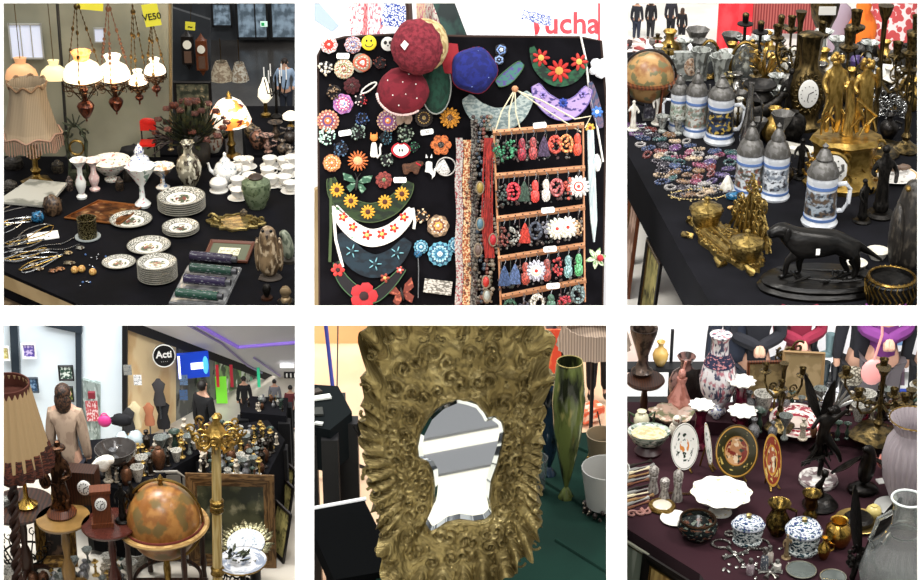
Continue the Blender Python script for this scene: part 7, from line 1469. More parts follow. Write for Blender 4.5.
# cream gilt stand
t = T('gilt_stand', 'tall cream marble post with scrolled gilt coat hook top', 'stand', 218, 612, z=zf3, rot=(0, .045, 0)); cm = mt('cream_marble', 'c8b078', .25, 0, 'a88c50', 5, (.4, .6)); k_ = t.k
t.p('base', M().lathe([(20, 0), (21, 3), (14, 8), (8, 12), (7, 20)], 24), brass)
t.p('post', M().lathe([(5, 18), (4.6, 160)], 18), cm); 
for z in (36, 96, 100): t.p('collar', M().lathe([(5.2, z), (7, z+2), (6, z+5), (7, z+7), (5, z+9)], 18), brass)
m = M(); z = 160
m.lathe([(5, 158), (8, 162), (6, 166), (10, 170), (7, 174), (3, 180), (4, 184), (0, 188)], 18, fl=(6, .08))
for i in range(8):
    a = i*pi/4; c_, s_ = cos(a), sin(a); m.tube([(4*c_, 4*s_, 162), (14*c_, 14*s_, 158), (22*c_, 22*s_, 163), (25*c_, 25*s_, 171)], [2, 1.8, 1.6, 1.4], 6); scroll(m, (15*c_, 15*s_, 168), 6.5, 1.3, 1.4, a0=a); scroll(m, (24*c_, 24*s_, 172), 5, 1.2, 1.2, a0=-a, sgn=-1)
t.p('scrolled_top', m, gilt)
# pleated shade lamp
t = T('floor_lamp', 'floor lamp with pleated cream shade and brown ruffled hem on twisted post', 'lamp', 20, 640, z=zf3, rot=(0, .058, 0))
t.p('lamp_shade', M().lathe([(37, 176), (36.5, 178), (20, 238), (19, 238), (35, 178)], 192, fl=(24, .025)), mt('pleated_cream', 'a08660', .85)); t.p('top_band', M().lathe([(21, 229), (20.5, 240), (19, 240), (20, 229)], 40), mt('brown_velvet', '4a2216', .9))
t.p('ruffled_hem', M().lathe([(39, 167), (40, 172), (35, 186), (34, 186), (38, 169)], 96, fl=(22, .05)), mt('brown_lace', '5a2c1c', .9, 0, '2e140c', 14, tex='V', b=.6))
m = M(); n = 90
for s_ in (0, pi): m.tube([(2.6*cos(i*.42+s_), 2.6*sin(i*.42+s_), 20+i*1.75) for i in range(n)], 3.1, 7)
t.p('twisted_post', m, wood_d); t.p('base', M().lathe([(26, 0), (27, 3), (18, 8), (8, 14), (6, 22)], 24), wood_d)
t = T('brass_ornament', 'brass candlestick telephone shaped ornament on dark side table', 'ornament', 27, 506, z=Z3); t.p('base', M().lathe([(10, 0), (11, 2), (6, 5), (2.5, 9), (2, 24), (4, 28), (2, 31)], 18), mt('bright_brass', 'c09a4c', .22, 1)); t.p('earpiece', M().tube([(-8, 0, 26), (-2, 0, 29), (7, 0, 26)], [3.4, 1.5, 3], 8), mt('bright_brass', 'c09a4c'))
T('small_books', 'small stack-like grey card case on the dark side table', 'case', 8, 504, z=Z3, rot=(0, 0, .5)).solo(M().box((0, 0, 3), (18, 10, 6)), mt('grey_case', '8a8a84', .5, 0, '4a4a46', 5))
t = T('picture_easel', 'gilt framed dark portrait leaning under honey coloured table', 'picture', 58, 566, z=zf3, rot=(-.2, 0, .08)); t.p('frame', framem(40, 48, 10, 4), mt('gilt_frame', '8a6a34', .35, .7, '4a3418', 7, b=.5), smooth=False); t.p('canvas', panelm(40, 48, 10, -.6), mt('dark_portrait', '1f1712', .4, 0, '5a4434', 3, (.5, .6)), smooth=False)
picture(233, 566, 'wide gilt framed dark landscape leaning against bric-a-brac stall', 88, 84, z=zf3, rot=(-.12, 0, -.05), fm=mt('carved_frame', '7a5c38', .5, .3, '4a341c', 8, b=.5), art=mt('dark_landscape', '4a4a34', .4, 0, '25281c', 3, (.42, .58), c3='8a8468', s3=4, th3=(.58, .68)), b=11)
for i, (x, y, h, lb) in enumerate(((277, 556, 46, 'black framed picture leaning nearest at the stall corner'), (283, 520, 36, 'black framed picture leaning in middle of the row'), (287, 497, 30, 'black framed picture furthest down the row'))):
    picture(x, y, lb, h*.7, h, z=zf3, rot=(-.2, 0, -1.0), fm=mt('ebony', '15100e'), art=mt('olive_picture', '8c8450'), b=3.5)
# platters
t = T('silver_platter', 'silver platter with pierced leaf border on low stand', 'platter', 246, 545, z=zf3+.2, k=1, rot=(.25, 0, 0)); t.p('dish', platem(19, 36), mt('china_centre', 'cfd2d4', .2, 0, '6a7a8a', 5, (.56, .62))); m = M()
for i in range(40): a = i*2*pi/40; leafm(m, (18*cos(a), 18*sin(a), 2), U(9, 13), 4.5, a+U(-.4, .4), .15, .2, 3)
t.p('leaf_border', m, mt('aged_silver', '8f8a6c', .3, .8, '4a4630', 8)); t.p('stand', M().tube([(0, 0, 0), (0, 0, -45)], 2, 6), iron)
t = T('china_plate', 'white and blue plate with green ornament on small iron stand', 'plate', 242, 564, z=zf3+.19, k=1); t.p('dish', platem(25, 36), mt('china_blue_edge', 'd8dade', .2, 0, '8a93a4', 4)); t.p('stand', M().lathe([(10, -44), (3, -38), (3, -2), (8, 0)], 12), iron); t.p('gilt_edge', ring(M(), (0, 0, 3.6), 25, .9, 36), brass)
t = T('leaf_ornament', 'dark green metal leaf spray lying on the blue edged plate', 'ornament', 238, 558, z=zf3+.21); m = M()
for i in range(22): leafm(m, (U(-9, 9), U(-6, 6), U(0, 4)), U(6, 11), 3.5, U(0, 6.3), U(0, .8), .2, 3)
t.solo(m, mt('verdigris', '4b5240'))
t = T('dark_bottle', 'small dark bottle standing in front of blue edged plate', 'bottle', 256, 585, z=zf3); t.p('body', M().lathe([(5, 0), (5.5, 2), (5.5, 18), (2, 24), (2, 32)], 14), blackp); t.p('cap', M().lathe([(2.6, 31), (2.6, 35)], 10), blackp)
t = T('iron_table', 'black wrought iron stand with leaf scrolls in front of plates', 'stand', 236, 600, z=zf3); m = M()
for i in range(14): a = U(0, 6.3); scroll(m, (14*cos(a), 8*sin(a), U(4, 30)), U(4, 7), 1, 1.3, a0=a)
t.solo(m, iron)
# floor clutter at the near left
t = T('wire_basket', 'black wire basket with curled rim on the floor', 'basket', 26, 566, z=zf3); m = M()
for i in range(18): a = i*2*pi/18; m.tube([(14*cos(a), 14*sin(a), 0), (22*cos(a), 22*sin(a), 12), (24*cos(a), 24*sin(a), 18)], .8, 5); scroll(m, (24*cos(a), 24*sin(a), 21), 4, .7, 1, a0=a)
ring(m, (0, 0, 12), 22, 1, 30); ring(m, (0, 0, 1), 14, 1, 24); t.solo(m, iron)
random.seed(51)
for i in range(34):
    nm, c, me_, pr, rr_ = bk[(i*3) % 8]; h = U(8, 16); q = spot(lambda: (U(8, 140), U(562, 592)), zf3, h*rr_*1.3)
    if q is None: continue
    x, y = q
    T(nm.replace(' ', '_'), f'{nm} in the jumble on the floor before the tables', nm.split()[-1], x, y, z=zf3, group=f'{nm} pieces in floor jumble').solo(vasem(pr, h, h*rr_*1.3, 14, (6, .08)).rough(.4, .3), mt('bk'+c, c))
for i in range(14):
  R_ = U(9, 15); q = spot(lambda: (U(10, 138), U(560, 590)), zf3, R_)
  if q: T('metal_tray', 'round tarnished tray lying in the jumble on floor', 'tray', q[0], q[1], z=zf3, k=1, group='tarnished trays on floor').solo(platem(R_, 24, (8, .06)), mt('aged_silver', '8f8a6c'))
# =====================================================================  burgundy table of porcelain and bronze (lower right opening)
Z4 = 6.7; zf4 = 5.66
quadz('floor_6', [(618, 640), (927, 640), (927, 316), (618, 316)], zf4, mt('bright_tiles', 'f2f3f2', .3, 0, 'e6e8ea', 2, co='O'), .02)
YB = 7.62
quadY('wall_back_5', [(618, 372), (927, 372), (927, 316), (618, 316)], YB, mt('bright_white_wall', 'fbf9fb'))
burg = mt('burgundy_cloth', '220711', .85, 0, '2a0a15', 3, (.35, .65), .4, 4, co='O', spec=.15, sheen=.1)
table('stall_table', 'market table under burgundy cloth crowded with porcelain and small bronzes', [(618, 523), (700, 574), (735, 620), (927, 640), (927, 440), (880, 402), (618, 402)], Z4, burg, .3, None, 1.0)
table('stall_table', 'low burgundy covered riser carrying candelabra and wooden panels', [(690, 420), (927, 440), (915, 404), (700, 404)], Z4+.05, burg, .047, None, .01)
BE = ((618, 523), (700, 574))
lean('black and gold framed picture standing at foot of burgundy table', 674, 569, 6.685, zf4, 84, BE, Z4, 0, eb_, mt('gold_picture', 'c8a868', .4, 0, '8a6a3c', 4), 11)
lean('pale grey framed picture at the left corner under burgundy table', 634, 543, 6.685, zf4, 46, BE, Z4, 0, mt('grey_frame', '6a6a5c', .5), mt('grey_green_art', 'a8ac9c', .5, 0, '7c8474', 3), 4)
dj = mt('dark_jacket', '17181f', .9); 
person(748, 452, 'person in dark suit jacket with hands clasped behind table', 176, dj, mt('dark_jeans', '1f2430'), 'b98f78', '2a1d18', z=zf4, arms='fold', cut=.78)
person(728, 450, 'person in a navy coat next to the suited one', 172, mt('navy_coat', '1c2230', .9), mt('black_cloth', '16161a'), 'b98f78', '2a1d18', z=zf4, arms='down', cut=.78)
person(790, 440, 'person in burgundy top beyond the framed pictures', 165, mt('burgundy_top', '7a1c34', .9), mt('dark_jeans', '1f2430'), 'c89a84', '2a1d18', z=zf4, arms='fold', cut=.78)
person(872, 452, 'person in purple top holding a pink shoulder bag', 186, mt('purple_top', '6a2c70', .85), mt('grey_skirt', '5a5458', .9), 'c89a84', '2a1d18', z=zf4, arms='fold', female=True, cut=.76)
person(920, 450, 'person in black at the right edge of scene', 178, dj, mt('black_cloth', '16161a'), 'b98f78', '2a1d18', z=zf4, arms='down', cut=.78)
person(852, 445, 'person in black half hidden behind purple top', 170, dj, mt('black_cloth', '16161a'), 'b98f78', '2a1d18', z=zf4, cut=.78)
t = T('shoulder_bag', 'round pink shoulder bag held against purple top', 'bag', 872, 380, Y=6.95); t.p('bag', M().ell((0, 0, 8), (12, 4, 13)), mt('pink_leather', 'd8908c', .5)); t.p('strap', M().tube([(0, 0, 20), (5, -2, 46), (3, 0, 66)], 1.4, 6), mt('pink_leather', 'd8908c'))
T('patterned_scarf', 'grey snakeskin patterned scarf beside pink bag', 'scarf', 852, 382, Y=6.97).solo(M().ell((0, 0, 6), (12, 4, 10), nz=.3), mt('snake_pattern', '9a9484', .7, 0, '4a4438', 9, tex='V'))
t = T('handbag', 'small grey pink handbag displayed in the bright window', 'handbag', 894, 384, Y=7.4); t.p('bag', M().box((0, 0, 8), (20, 6, 16), top=.85), mt('mauve_leather', 'a08488', .5)); m = M(); ring(m, (0, 0, 16), 7, .8, 16, 5, 'y', 0, pi); t.p('handle', m, mt('mauve_leather', 'a08488'))
T('blue_display_cloth', 'bright blue cloth strip beneath displayed handbag', 'cloth', 896, 398, Y=7.3).solo(M().box((0, 0, 3), (56, 6, 10)), mt('display_blue', '2a4ab8', .6)); T('blue_display_cloth', 'pale blue poster above the displayed handbag', 'poster', 897, 344, Y=7.5).solo(M().box((0, 0, 5), (26, 2, 12)), mt('pale_blue_poster', '8fb8e8', .6))
for i, (x, y, c, lb) in enumerate(((812, 382, '20242a', 'black ankle boot on display, first of the row'), (824, 384, '2a3438', 'dark teal ankle boot beside the black one'), (834, 386, '1c1c20', 'black high boot at end of the row'), (812, 356, '22262c', 'black boot on the upper display shelf'), (829, 356, '6a8488', 'grey green boot on upper display shelf'))):
    T('boot', lb, 'boot', x, y, Y=7.3).solo(M().lathe([(4, 0), (4, 8), (5, 18), (5, 22)], 12).ell((-4, -2, 3), (7, 3.5, 3.4)), mt('boot'+c, c, .4))
T('display_shelf', 'white glass display shelf for boots', 'shelf', 826, 390, Y=7.45).solo(M().box((0, 0, 0), (44, 10, 1.6)).box((0, 4, 26), (44, 10, 1.6)).box((-22, 4, 10), (1, 1, 50)), mt('sheet_white', 'f0f1f4'))
# ---- dark shelving and objects at far left
t = T('dark_shelf', 'black metal shelf rack with vases at back left', 'shelf', 668, 430, Y=6.8); t0 = t; t.p('shelf_board', M().box((0, 0, 62), (96, 16, 3)), blackp); t.p('shelf_board', M().box((0, 0, 28), (96, 16, 3)), blackp)
for x in (-24, 0, 40): t.p('upright', M().box((x, 6, 46), (3, 3, 98), top=1), blackp)
T('pink_cabinet', 'pale pink cabinet side behind the black shelf', 'cabinet', 632, 380, Y=7.5).solo(M().box((0, 0, 22), (24, 4, 50)), mt('pale_pink_paint', 'e8d0c4', .6))
t = T('side_table', 'dark round tiered table holding bronze trophy vase', 'table', 645, 380, z=Z4+.12, k=1); t.p('table_top', M().lathe([(18, -3), (20, 0), (19, 2), (0, 2)], 28), wood_d); t.p('pedestal', M().lathe([(8, -54), (3, -40), (4, -24), (2.5, -10), (4, -3)], 14), wood_d)
vase(642, 374, 'dark bronze trophy vase on the tiered table', [(.6, 0), (.8, .08), (.5, .15), (.3, .3), (.5, .5), (.95, .9), (1, 1), (.8, .98), (.2, .4)], 46, 14, mt('trophy_bronze', '5a4a40', .3, .5, '2c2420', 5), z=Z4+.127)
zb = t0.pos.z+63.6*t0.u*t0.k; vase(660, CY+F*tan(atan2(10-zb, 6.8)-PIT), 'yellow brown glass vase on the black shelf', BV, 24, 8, mt('amber_vase', 'a88a4c', .2), z=zb); vase(684, 404, 'striped brown vase behind the pink shell', BV, 48, 17, mt('striped_brown', '7a5a54', .25, 0, '2a1e1c', 5, (.45, .55)), z=Z4)
t = T('shell_ornament', 'large pink shell shaped figure with dark fan disc', 'ornament', 680, 412, z=Z4); pk = mt('pink_clay', 'c88c80', .5, 0, 'a86a5c', 4); t.p('shell', M().lathe([(6, 0), (10, 4), (13, 12), (8, 20), (4, 28), (5, 34)], 18, fl=(7, .1)), pk); t.p('fan_disc', M().lathe([(17, 0), (17, 2), (0, 3)], 28, fl=(14, .02)).xf(Matrix.Translation((14, 0, 24)) @ Matrix.Rotation(pi/2-.3, 4, 'X')), mt('black_lacquer', '120d0c', .2)); t.p('figure_head', M().ell((0, -1, 38), (4, 4, 5), nz=.2).tube([(0, 0, 38), (3, 0, 50)], 1.4, 6), pk)
t = T('shell_bowl', 'wide pink and green shell bowl before the fan ornament', 'bowl', 676, 425, z=Z4, k=1); t.solo(M().lathe([(6, 0), (14, 6), (26, 12), (28, 15), (25, 13), (0, 3)], 28, fl=(9, .1), sy=.7), mt('shell_glaze', 'b89a88', .3, 0, '6a6a4c', 4, c3='d8d0c0', s3=5))
# painted floral vase
t = T('floral_vase', 'tall white vase painted with pink and blue blossoms', 'vase', 716, 412, z=Z4+.05); fv = mt('floral_paint', 'd8d4d6', .2, 0, 'b0707a', 8, (.52, .6), c3='4a4c60', s3=9, th3=(.53, .6)); t.p('body', M().lathe([(9, 0), (10, 2), (8, 6), (17, 22), (19, 34), (15, 48), (9, 58), (8, 70), (11, 76)], 26), fv); t.p('shoulder_band', M().lathe([(15.6, 48), (9.6, 59), (9.4, 59), (15, 48)], 26), mt('navy_floral', '2a2c44', .25, 0, 'b87c80', 8, (.55, .6)))
# burgundy cased vases with white frill
bg = mt('cranberry_glass', '561628', .12, 0, '3a0c1a', 3, c3='8a4a58', s3=4, th3=(.6, .7))
def frill(px, py, label, H, R, z):
    t = T('frilled_vase', label, 'vase', px, py, z=z); t.p('body', M().lathe([(R*.75, 0), (R*.8, 2), (R*.4, H*.15), (R*.72, H*.4), (R*.5, H*.75), (R*.9, H*.97)], 20), bg); t.p('frilled_rim', M().lathe([(R*.8, H*.94), (R*1.25, H), (R*1.3, H*1.03), (R*.8, H*.98)], 40, fl=(10, .1)), porc)
frill(699, 448, 'cranberry vase with white frilled rim nearest the oval plate', 42, 9.5, Z4); frill(740, 446, 'squat cranberry vase with white frilled rim behind portrait plate', 34, 11, Z4); frill(739, 420, 'cranberry vase with white frilled rim in the back row', 38, 10.5, Z4+.05)
# left bowls
t = T('tureen', 'oval porcelain bowl with floral band on dark stand', 'bowl', 648, 453, z=Z4); t.p('bowl', M().lathe([(9, 8), (16, 12), (21, 20), (21.5, 22), (20, 21), (0, 14)], 28, sy=.8), mt('tureen_glaze', '9aa498', .2, 0, '48564c', 5, (.48, .56), c3='d8d4c8', s3=7)); t.p('stand', M().lathe([(13, 0), (14, 3), (8, 8)], 20), mt('burgundy_base', '2c1014', .4)); t.p('filling', M().lathe([(19, 20), (0, 21)], 24, sy=.8), mt('cream_inside', 'c8bc98', .5, 0, 'a89870', 6))
t = T('milk_jug', 'cream jug with dark green handles behind oval bowl', 'jug', 641, 430, z=Z4); t.p('body', vasem(JP[:6]+[(.6, .95), (.5, .9)], 20, 8, 18), mt('jug_cream', 'c8c4a8', .25)); t.p('handle', M().tube([(-7, 0, 14), (-13, 0, 18), (-12, 0, 8), (-7, 0, 5)], 1.3, 6).tube([(7, 0, 14), (13, 0, 18), (12, 0, 8), (7, 0, 5)], 1.3, 6), mt('jug_green', '3a4a34', .3))
t = T('china_dog', 'small white and brown china figurine above oval flower plate', 'figurine', 674, 438, z=Z4); t.solo(M().ell((0, 0, 8), (6, 5, 8), nz=.1).ell((2, -1, 18), (5, 5, 5)), mt('china_brown', 'd8d0c0', .3, 0, '6a4434', 3, (.55, .6)))
T('small_china_pot', 'round white china pot right of frilled vase', 'pot', 716, 418, z=Z4+.05).solo(vasem(JP, 14, 6, 16), bw)
# standing plates
def stand_plate(px, py, label, rx_, ry_, mat, rz=0, lean=.2, stand=brass, z=Z4):
    t = T('display_plate', label, 'plate', px, py, z=z, rot=(pi/2-lean, 0, rz)); k_ = t.k; t.k = 1
    t.p('plate', M().lathe([(0, 0), (.55, 0), (.6, .06), (1, .12), (1, .16), (.62, .1), (.55, .07), (0, .07)], 40).xf(Matrix.Translation((0, ry_*k_+3, 0)) @ Matrix.Diagonal((rx_, ry_*k_, min(rx_, ry_), 1))), mat)
    t.p('easel_foot', M().tube([(-rx_*.5, 0, 4), (-rx_*.4, 3, 2), (-rx_*.3, 9, -1)], 1.2, 5).tube([(rx_*.5, 0, 4), (rx_*.4, 3, 2), (rx_*.3, 9, -1)], 1.2, 5).tube([(0, ry_*1.2, -3), (0, 0, -14)], 1, 5), stand); return t
stand_plate(684, 472, 'oval white plate with orange rose standing upright', 14, 21, radial('rose_plate', [(0, 'f1efe8'), (.93, '8a8a80'), (.97, 'f1efe8')], motif=[('d8863c', 0, .34, 5, .46), ('1f3328', .25, .72, 7, .57)]), .1)
stand_plate(711, 470, 'slim white flower plate seen edge on between two plates', 5, 21, radial('edge_plate', [(0, 'eceae4'), (.9, 'c8a868'), (.96, 'eceae4')], '4a6a5a', 7, (.55, .6), .2, (0, .8)), .9)
port = radial('portrait_plate', [(0, 'b07850'), (.3, 'c89a6c'), (.52, 'a8742c'), (.56, '33301a'), (.9, 'c09040'), (.95, '4a3c18')], 'c8b060', 5, (.6, .64), .2, (.58, .88), motif=[('7a2a20', 0, .5, 5, .5), ('e0c8a8', 0, .45, 7, .55), ('2c3a2c', .1, .5, 6, .58)])
stand_plate(735, 480, 'round gilt and olive plate with painted classical group', 21.5, 24, port, -.05)
stand_plate(773, 489, 'gilt portrait plate turned sideways with red painted scene', 11, 24, radial('portrait_plate2', [(0, 'a85a40'), (.5, 'c8923c'), (.58, '8a3a2c'), (.9, 'c09040')], 'd8c070', 5, (.55, .6), .2, (.55, .9), motif=[('e0d0b0', 0, .5, 6, .52), ('3a2c20', 0, .5, 5, .58)]), .5)
# left cutlery
random.seed(61)
cl = [('dark handled knife', '2c2622'), ('silver fork', 'b0b0ac'), ('cream handled knife', 'd0c4a4'), ('bronze letter opener', '8a6a44'), ('silver spoon', 'a8a8a4'), ('brown handled fork', '6a4430')]
for i in range(12):
    nm, c = cl[i % 6]; T(nm.replace(' ', '_'), f'{nm} in the fan of cutlery left of the shakers', nm.split()[-1], 632+U(-2, 6), 466+i*3.8, z=Z4, k=1, rot=(0, 0, .45+U(-.1, .1)), group=f'{nm}s left of the shakers').solo(M().tube([(-16, 0, 1), (0, 0, 1.4), (3, 0, 1.2), (15, 0, 1), (20, 0, 1)], [1.8, 1.6, .8, .9, 2.2], 6), mt('cut'+c, c, .3, .6 if 'silver' in nm else 0))
sh = mt('shaker_grey', 'a8a29c', .4, 0, '6a6460', 5)
for x, y, h, lb in ((653, 492, 26, 'grey ceramic shaker with round cap, left of three'), (664, 500, 22, 'shorter grey shaker in the middle'), (677, 500, 30, 'tallest grey shaker on the right of three')):
    t = T('shaker', lb, 'shaker', x, y, z=Z4); t.p('body', M().lathe([(5.5, 0), (5.5, h*.1), (3.5, h*.4), (4.5, h*.62), (3.4, h*.66)], 16), sh); t.p('cap', M().lathe([(4, h*.64), (5, h*.74), (4.6, h*.9), (1.5, h), (0, h)], 16, fl=(8, .05)), sh)
t = T('compact', 'round brass compact with glass top by the shakers', 'compact', 662, 508, z=Z4, k=1); t.p('case', M().lathe([(13, 0), (14, 2), (13, 4), (0, 4)], 28), brass); t.p('glass_top', M().lathe([(9.5, 4), (8, 5.2), (0, 5.6)], 28), mt('milky_glass', 'c0b8a8', .15))
t = T('script_ornament', 'pinkish wooden cut-out lettering ornament lying on cloth', 'ornament', 643, 513, z=Z4, k=1, rot=(0, 0, .35)); m = M()
for i in range(4): scroll(m, (-12+i*8, 0, 1.6), 6, 1.7, 1.1, 'z', i, (-1)**i)
t.solo(m, mt('pink_wood', '8a6058', .6))
t = T('long_necklace', 'bronze lace chain running from compact towards the white dish', 'necklace', 686, 492, z=Z4, k=1, rot=(0, 0, .5)); m = M()
for i in range(34): m.ell((-26+i*1.7, 5*sin(i*.3), 1), (1.4, 2.4, 1), 6, 4)
t.solo(m, bronze)
# white dish, saucer, cloisonne bowl
t = T('scalloped_dish', 'large white scalloped footed dish with faint gold flowers', 'dish', 720, 512, z=Z4); wd = mt('dish_white', 'dcdad0', .2, 0, 'c8b880', 7, (.6, .66)); t.p('dish', M().lathe([(6, 10), (20, 13), (28, 18), (30, 20), (27, 19), (0, 13)], 48, fl=(10, .05)), wd); t.p('foot', M().lathe([(12, 0), (11, 2), (6, 6), (7, 11)], 20), wd)
T('saucer', 'plain white saucer under the dark enamel bowl', 'saucer', 675, 520, z=Z4, k=1).solo(platem(15, 28), porc)
en = mt('dark_enamel', '141c1c', .15, 0, '6a4434', 6, (.56, .6), c3='7a8478', s3=8, th3=(.6, .64))
t = T('enamel_bowl', 'dark enamel bowl with floral band and bronze rim', 'bowl', 697, 537, z=Z4); t.p('bowl', M().lathe([(12, 0), (14, 2), (19, 7), (20.5, 12), (18, 18), (16.5, 18), (18, 12), (10, 4), (0, 3)], 32), en); t.p('rim', ring(M(), (0, 0, 18), 17.4, 1.3, 32), bronze)
# blue and white boxes
def bwbox(px, py, label, R, H, sy):
    t = T('porcelain_box', label, 'box', px, py, z=Z4); d = mt('delft', 'd0d5dc', .15, 0, '2a3a6a', 10, (.5, .55), c3='1c4a4a', s3=12, th3=(.58, .62))
    t.p('body', M().lathe([(R*.85, 0), (R*.9, H*.08), (R*.8, H*.15), (R*.95, H*.45), (R*.93, H*.6)], 32, sy=sy), mt('delft_green', 'ccd2d0', .15, 0, '1f3a44', 11, (.48, .53))); t.p('lid', M().lathe([(R*1.02, H*.62), (R*1.04, H*.68), (R*.8, H*.86), (R*.3, H*.95), (0, H*.96)], 32, sy=sy), d)
    t.p('rim', M().lathe([(R*.97, H*.58), (R*1.03, H*.61), (R*.97, H*.65)], 32, sy=sy), mt('rim_dark', '1a1c20', .3)); t.p('knob', M().lathe([(3, H*.94), (2, H), (3, H*1.05), (0, H*1.1)], 12), mt('knob_gold', '8a7a4c', .3, .6))
bwbox(747, 542, 'oval blue and white porcelain box next to enamel bowl', 16.5, 26, .8); bwbox(802, 550, 'round blue and white porcelain box with domed lid', 18, 30, 1)
# brass pots
ab = mt('antique_brass', '7a6430', .25, .9, '3a2e14', 6, b=.3)
vase(777, 534, 'brass jug with wide mouth right of the oval box', [(.5, 0), (.55, .05), (.9, .25), (.95, .45), (.6, .7), (.55, .8), (.9, 1), (.8, .98), (.3, .7)], 31, 13, ab, z=Z4, name='brass_jug', cat='jug', handles=(1, .6, .85, .8, .35, 1.35))
vase(810, 517, 'small brass goblet behind the round box', [(.7, 0), (.75, .1), (.4, .3), (.7, .5), (.6, .7), (1, 1), (.9, .98), (.2, .5)], 24, 10, ab, z=Z4, name='brass_goblet', cat='goblet')
vase(837, 545, 'round shining brass pot beside the black leaf sculpture', [(.5, 0), (.8, .1), (1, .4), (.9, .7), (.55, .88), (.65, 1), (.55, .98), (.3, .6)], 25, 14, mt('bright_brass', 'c09a4c'), z=Z4, name='brass_pot', cat='pot')
vase(823, 559, 'tiny gilt jug in front of round box', BV, 22, 6.5, mt('bright_brass', 'c09a4c'), z=Z4, name='gilt_jug', cat='jug', handles=(1, .5, .75, .6, .3, 1.5))
figurine(786, 558, 'tiny gilt figurine between the round box and silver charms', 24, mt('worn_gilt', '8a7658'), Z4)
T('yellow_pot', 'small pale yellow pot behind the leaf sculpture', 'pot', 873, 518, z=Z4).solo(vasem(JP, 14, 8, 16), mt('pale_yellow', 'b8a868', .3))
# silver charms
sv = mt('charm_silver', 'b8b6b0', .25, .9, '6a6864', 8)
def star(px, py, label, n, L_, rz=0):
    t = T('silver_brooch', label, 'brooch', px, py, z=Z4, k=1, rot=(0, 0, rz)); m = M()
    for i in range(n): a = i*2*pi/n; m.tube([(0, 0, 1.5), (L_*.6*cos(a), L_*.6*sin(a), 1.5), (L_*cos(a), L_*sin(a), 1)], [1.2, 1.6, 3], 6)
    m.ell((0, 0, 1.6), (2.6, 2.6, 1.6)); t.solo(m, sv)
star(735, 556, 'silver Maltese style cross brooch', 4, 14, .4); star(770, 573, 'silver six armed star brooch near the glass discs', 6, 12)
for x, y, lb, R in ((721, 545, 'open silver chain bracelet left of cross', 9), (757, 545, 'silver mesh bracelet between oval box and bottles', 12), (730, 535, 'small dull metal figure charm above the bracelet', 5)):
    t = T('bracelet', lb, 'bracelet', x, y, z=Z4, k=1); m = M()
    for i in range(22): a = i*2*pi/26; m.ell((R*cos(a), R*.8*sin(a), 1.4), U(1.1, 2.1), 6, 4)
    t.solo(m, sv)
for x, y, h, c, lb in ((750, 574, 15, '8a7a80', 'tiny mauve glass scent bottle in front'), (764, 570, 22, '4a5058', 'dark tiny scent bottle with silver collar'), (769, 562, 16, 'b0a49a', 'pale tiny scent bottle behind the dark one'), (777, 570, 10, 'c8c4bc', 'white thimble right of scent bottles')):
    t = T('scent_bottle', lb, 'bottle', x, y, z=Z4); t.p('body', M().lathe([(3.6, 0), (4.2, 2), (4, h*.55), (2, h*.7)], 14), mt('sb'+c, c, .15, 0, 'c8c4c0', 7, (.58, .62))); t.p('stopper', M().lathe([(2, h*.68), (2.8, h*.8), (2, h), (0, h)], 12), sv)
random.seed(71)
for i in range(22): T('silver_charm', 'tiny silver charm scattered along the table front', 'charm', U(722, 790), U(548, 580), z=Z4, k=1, rot=(0, 0, U(0, 3)), group='tiny silver charms along table front').solo(M().ell((0, 0, 1), (U(1.5, 4), U(1, 2), 1), 7, 5, nz=.3), sv)
for x, y, R, lb in ((801, 572, 15, 'round clear glass disc with gilt dots'), (833, 579, 13, 'second clear glass disc beside black leaf sculpture')):
    t = T('glass_dish', lb, 'dish', x, y, z=Z4, k=1); t.p('disc', M().lathe([(R*.8, 0), (R, 2), (R, 3), (R*.8, 1.6), (0, 1.2)], 32), mt('grey_glass', '7a827e', .08, tr=.5)); t.p('gilt_rim', ring(M(), (0, 0, 3), R, .6, 30), mt('rim_silver', 'a8a898', .3, .8))
# ---- bronzes in the middle and right
db = mt('deep_bronze', '1c1815', .32, .6, '0d0b0a', 6, b=.4)
t = T('winged_statue', 'black bronze dancing winged figure on round marble base', 'statue', 818, 482, z=Z4)
t.p('base', M().lathe([(19, 0), (20, 2), (19, 5), (14, 6)], 32), mt('veined_marble', 'c8c4c0', .25, 0, '6a5a5c', 4)); m = M()
J = [(0, 0, 6), (2, 0, 20), (-2, 0, 34), (0, 0, 48), (3, 0, 60), (5, -1, 67), (6, -2, 74), (14, -3, 66), (22, -5, 74), (-5, 0, 62), (-12, -4, 54), (8, -4, 40), (16, -6, 32), (20, -4, 22)]
skin(m, J, [(0, 1), (1, 2), (2, 3), (3, 4), (4, 5), (5, 6), (4, 7), (7, 8), (4, 9), (9, 10), (3, 11), (11, 12), (12, 13)], [2.6, 3, 4.6, 6, 6, 2.6, 4.4, 2.4, 1.8, 2.6, 1.8, 4.6, 3, 2], sub=2); t.p('body', m, db)
m = M(); leafm(m, (-2, 5, 58), 44, 20, 2.6, 1.0, .1, 6); leafm(m, (-2, 5, 56), 40, 16, .4, 1.15, .1, 6); t.p('wing', m, db); m = M()
for i in range(8): m.tube([(0, 0, 44), (U(-12, 12), U(-8, 4), 30), (U(-20, 20), U(-8, 6), U(14, 24))], [2.6, 2.2, 1], 6)
t.p('drapery', m, db)
t = T('dark_figurine', 'round stepped black bronze base with small figure below marble base', 'statue', 820, 506, z=Z4); t.p('base', M().lathe([(17, 0), (18, 2), (15, 5), (12, 8), (8, 10)], 28), db); t.p('figure', M().tube([(0, 0, 9), (-3, 0, 20), (2, 0, 30)], [4, 4, 2], 8).ell((2, 0, 32), 4), db)
t = T('bird_statue', 'black bronze eagle statue with raised wings by pink flowers', 'statue', 862, 492, z=Z4)
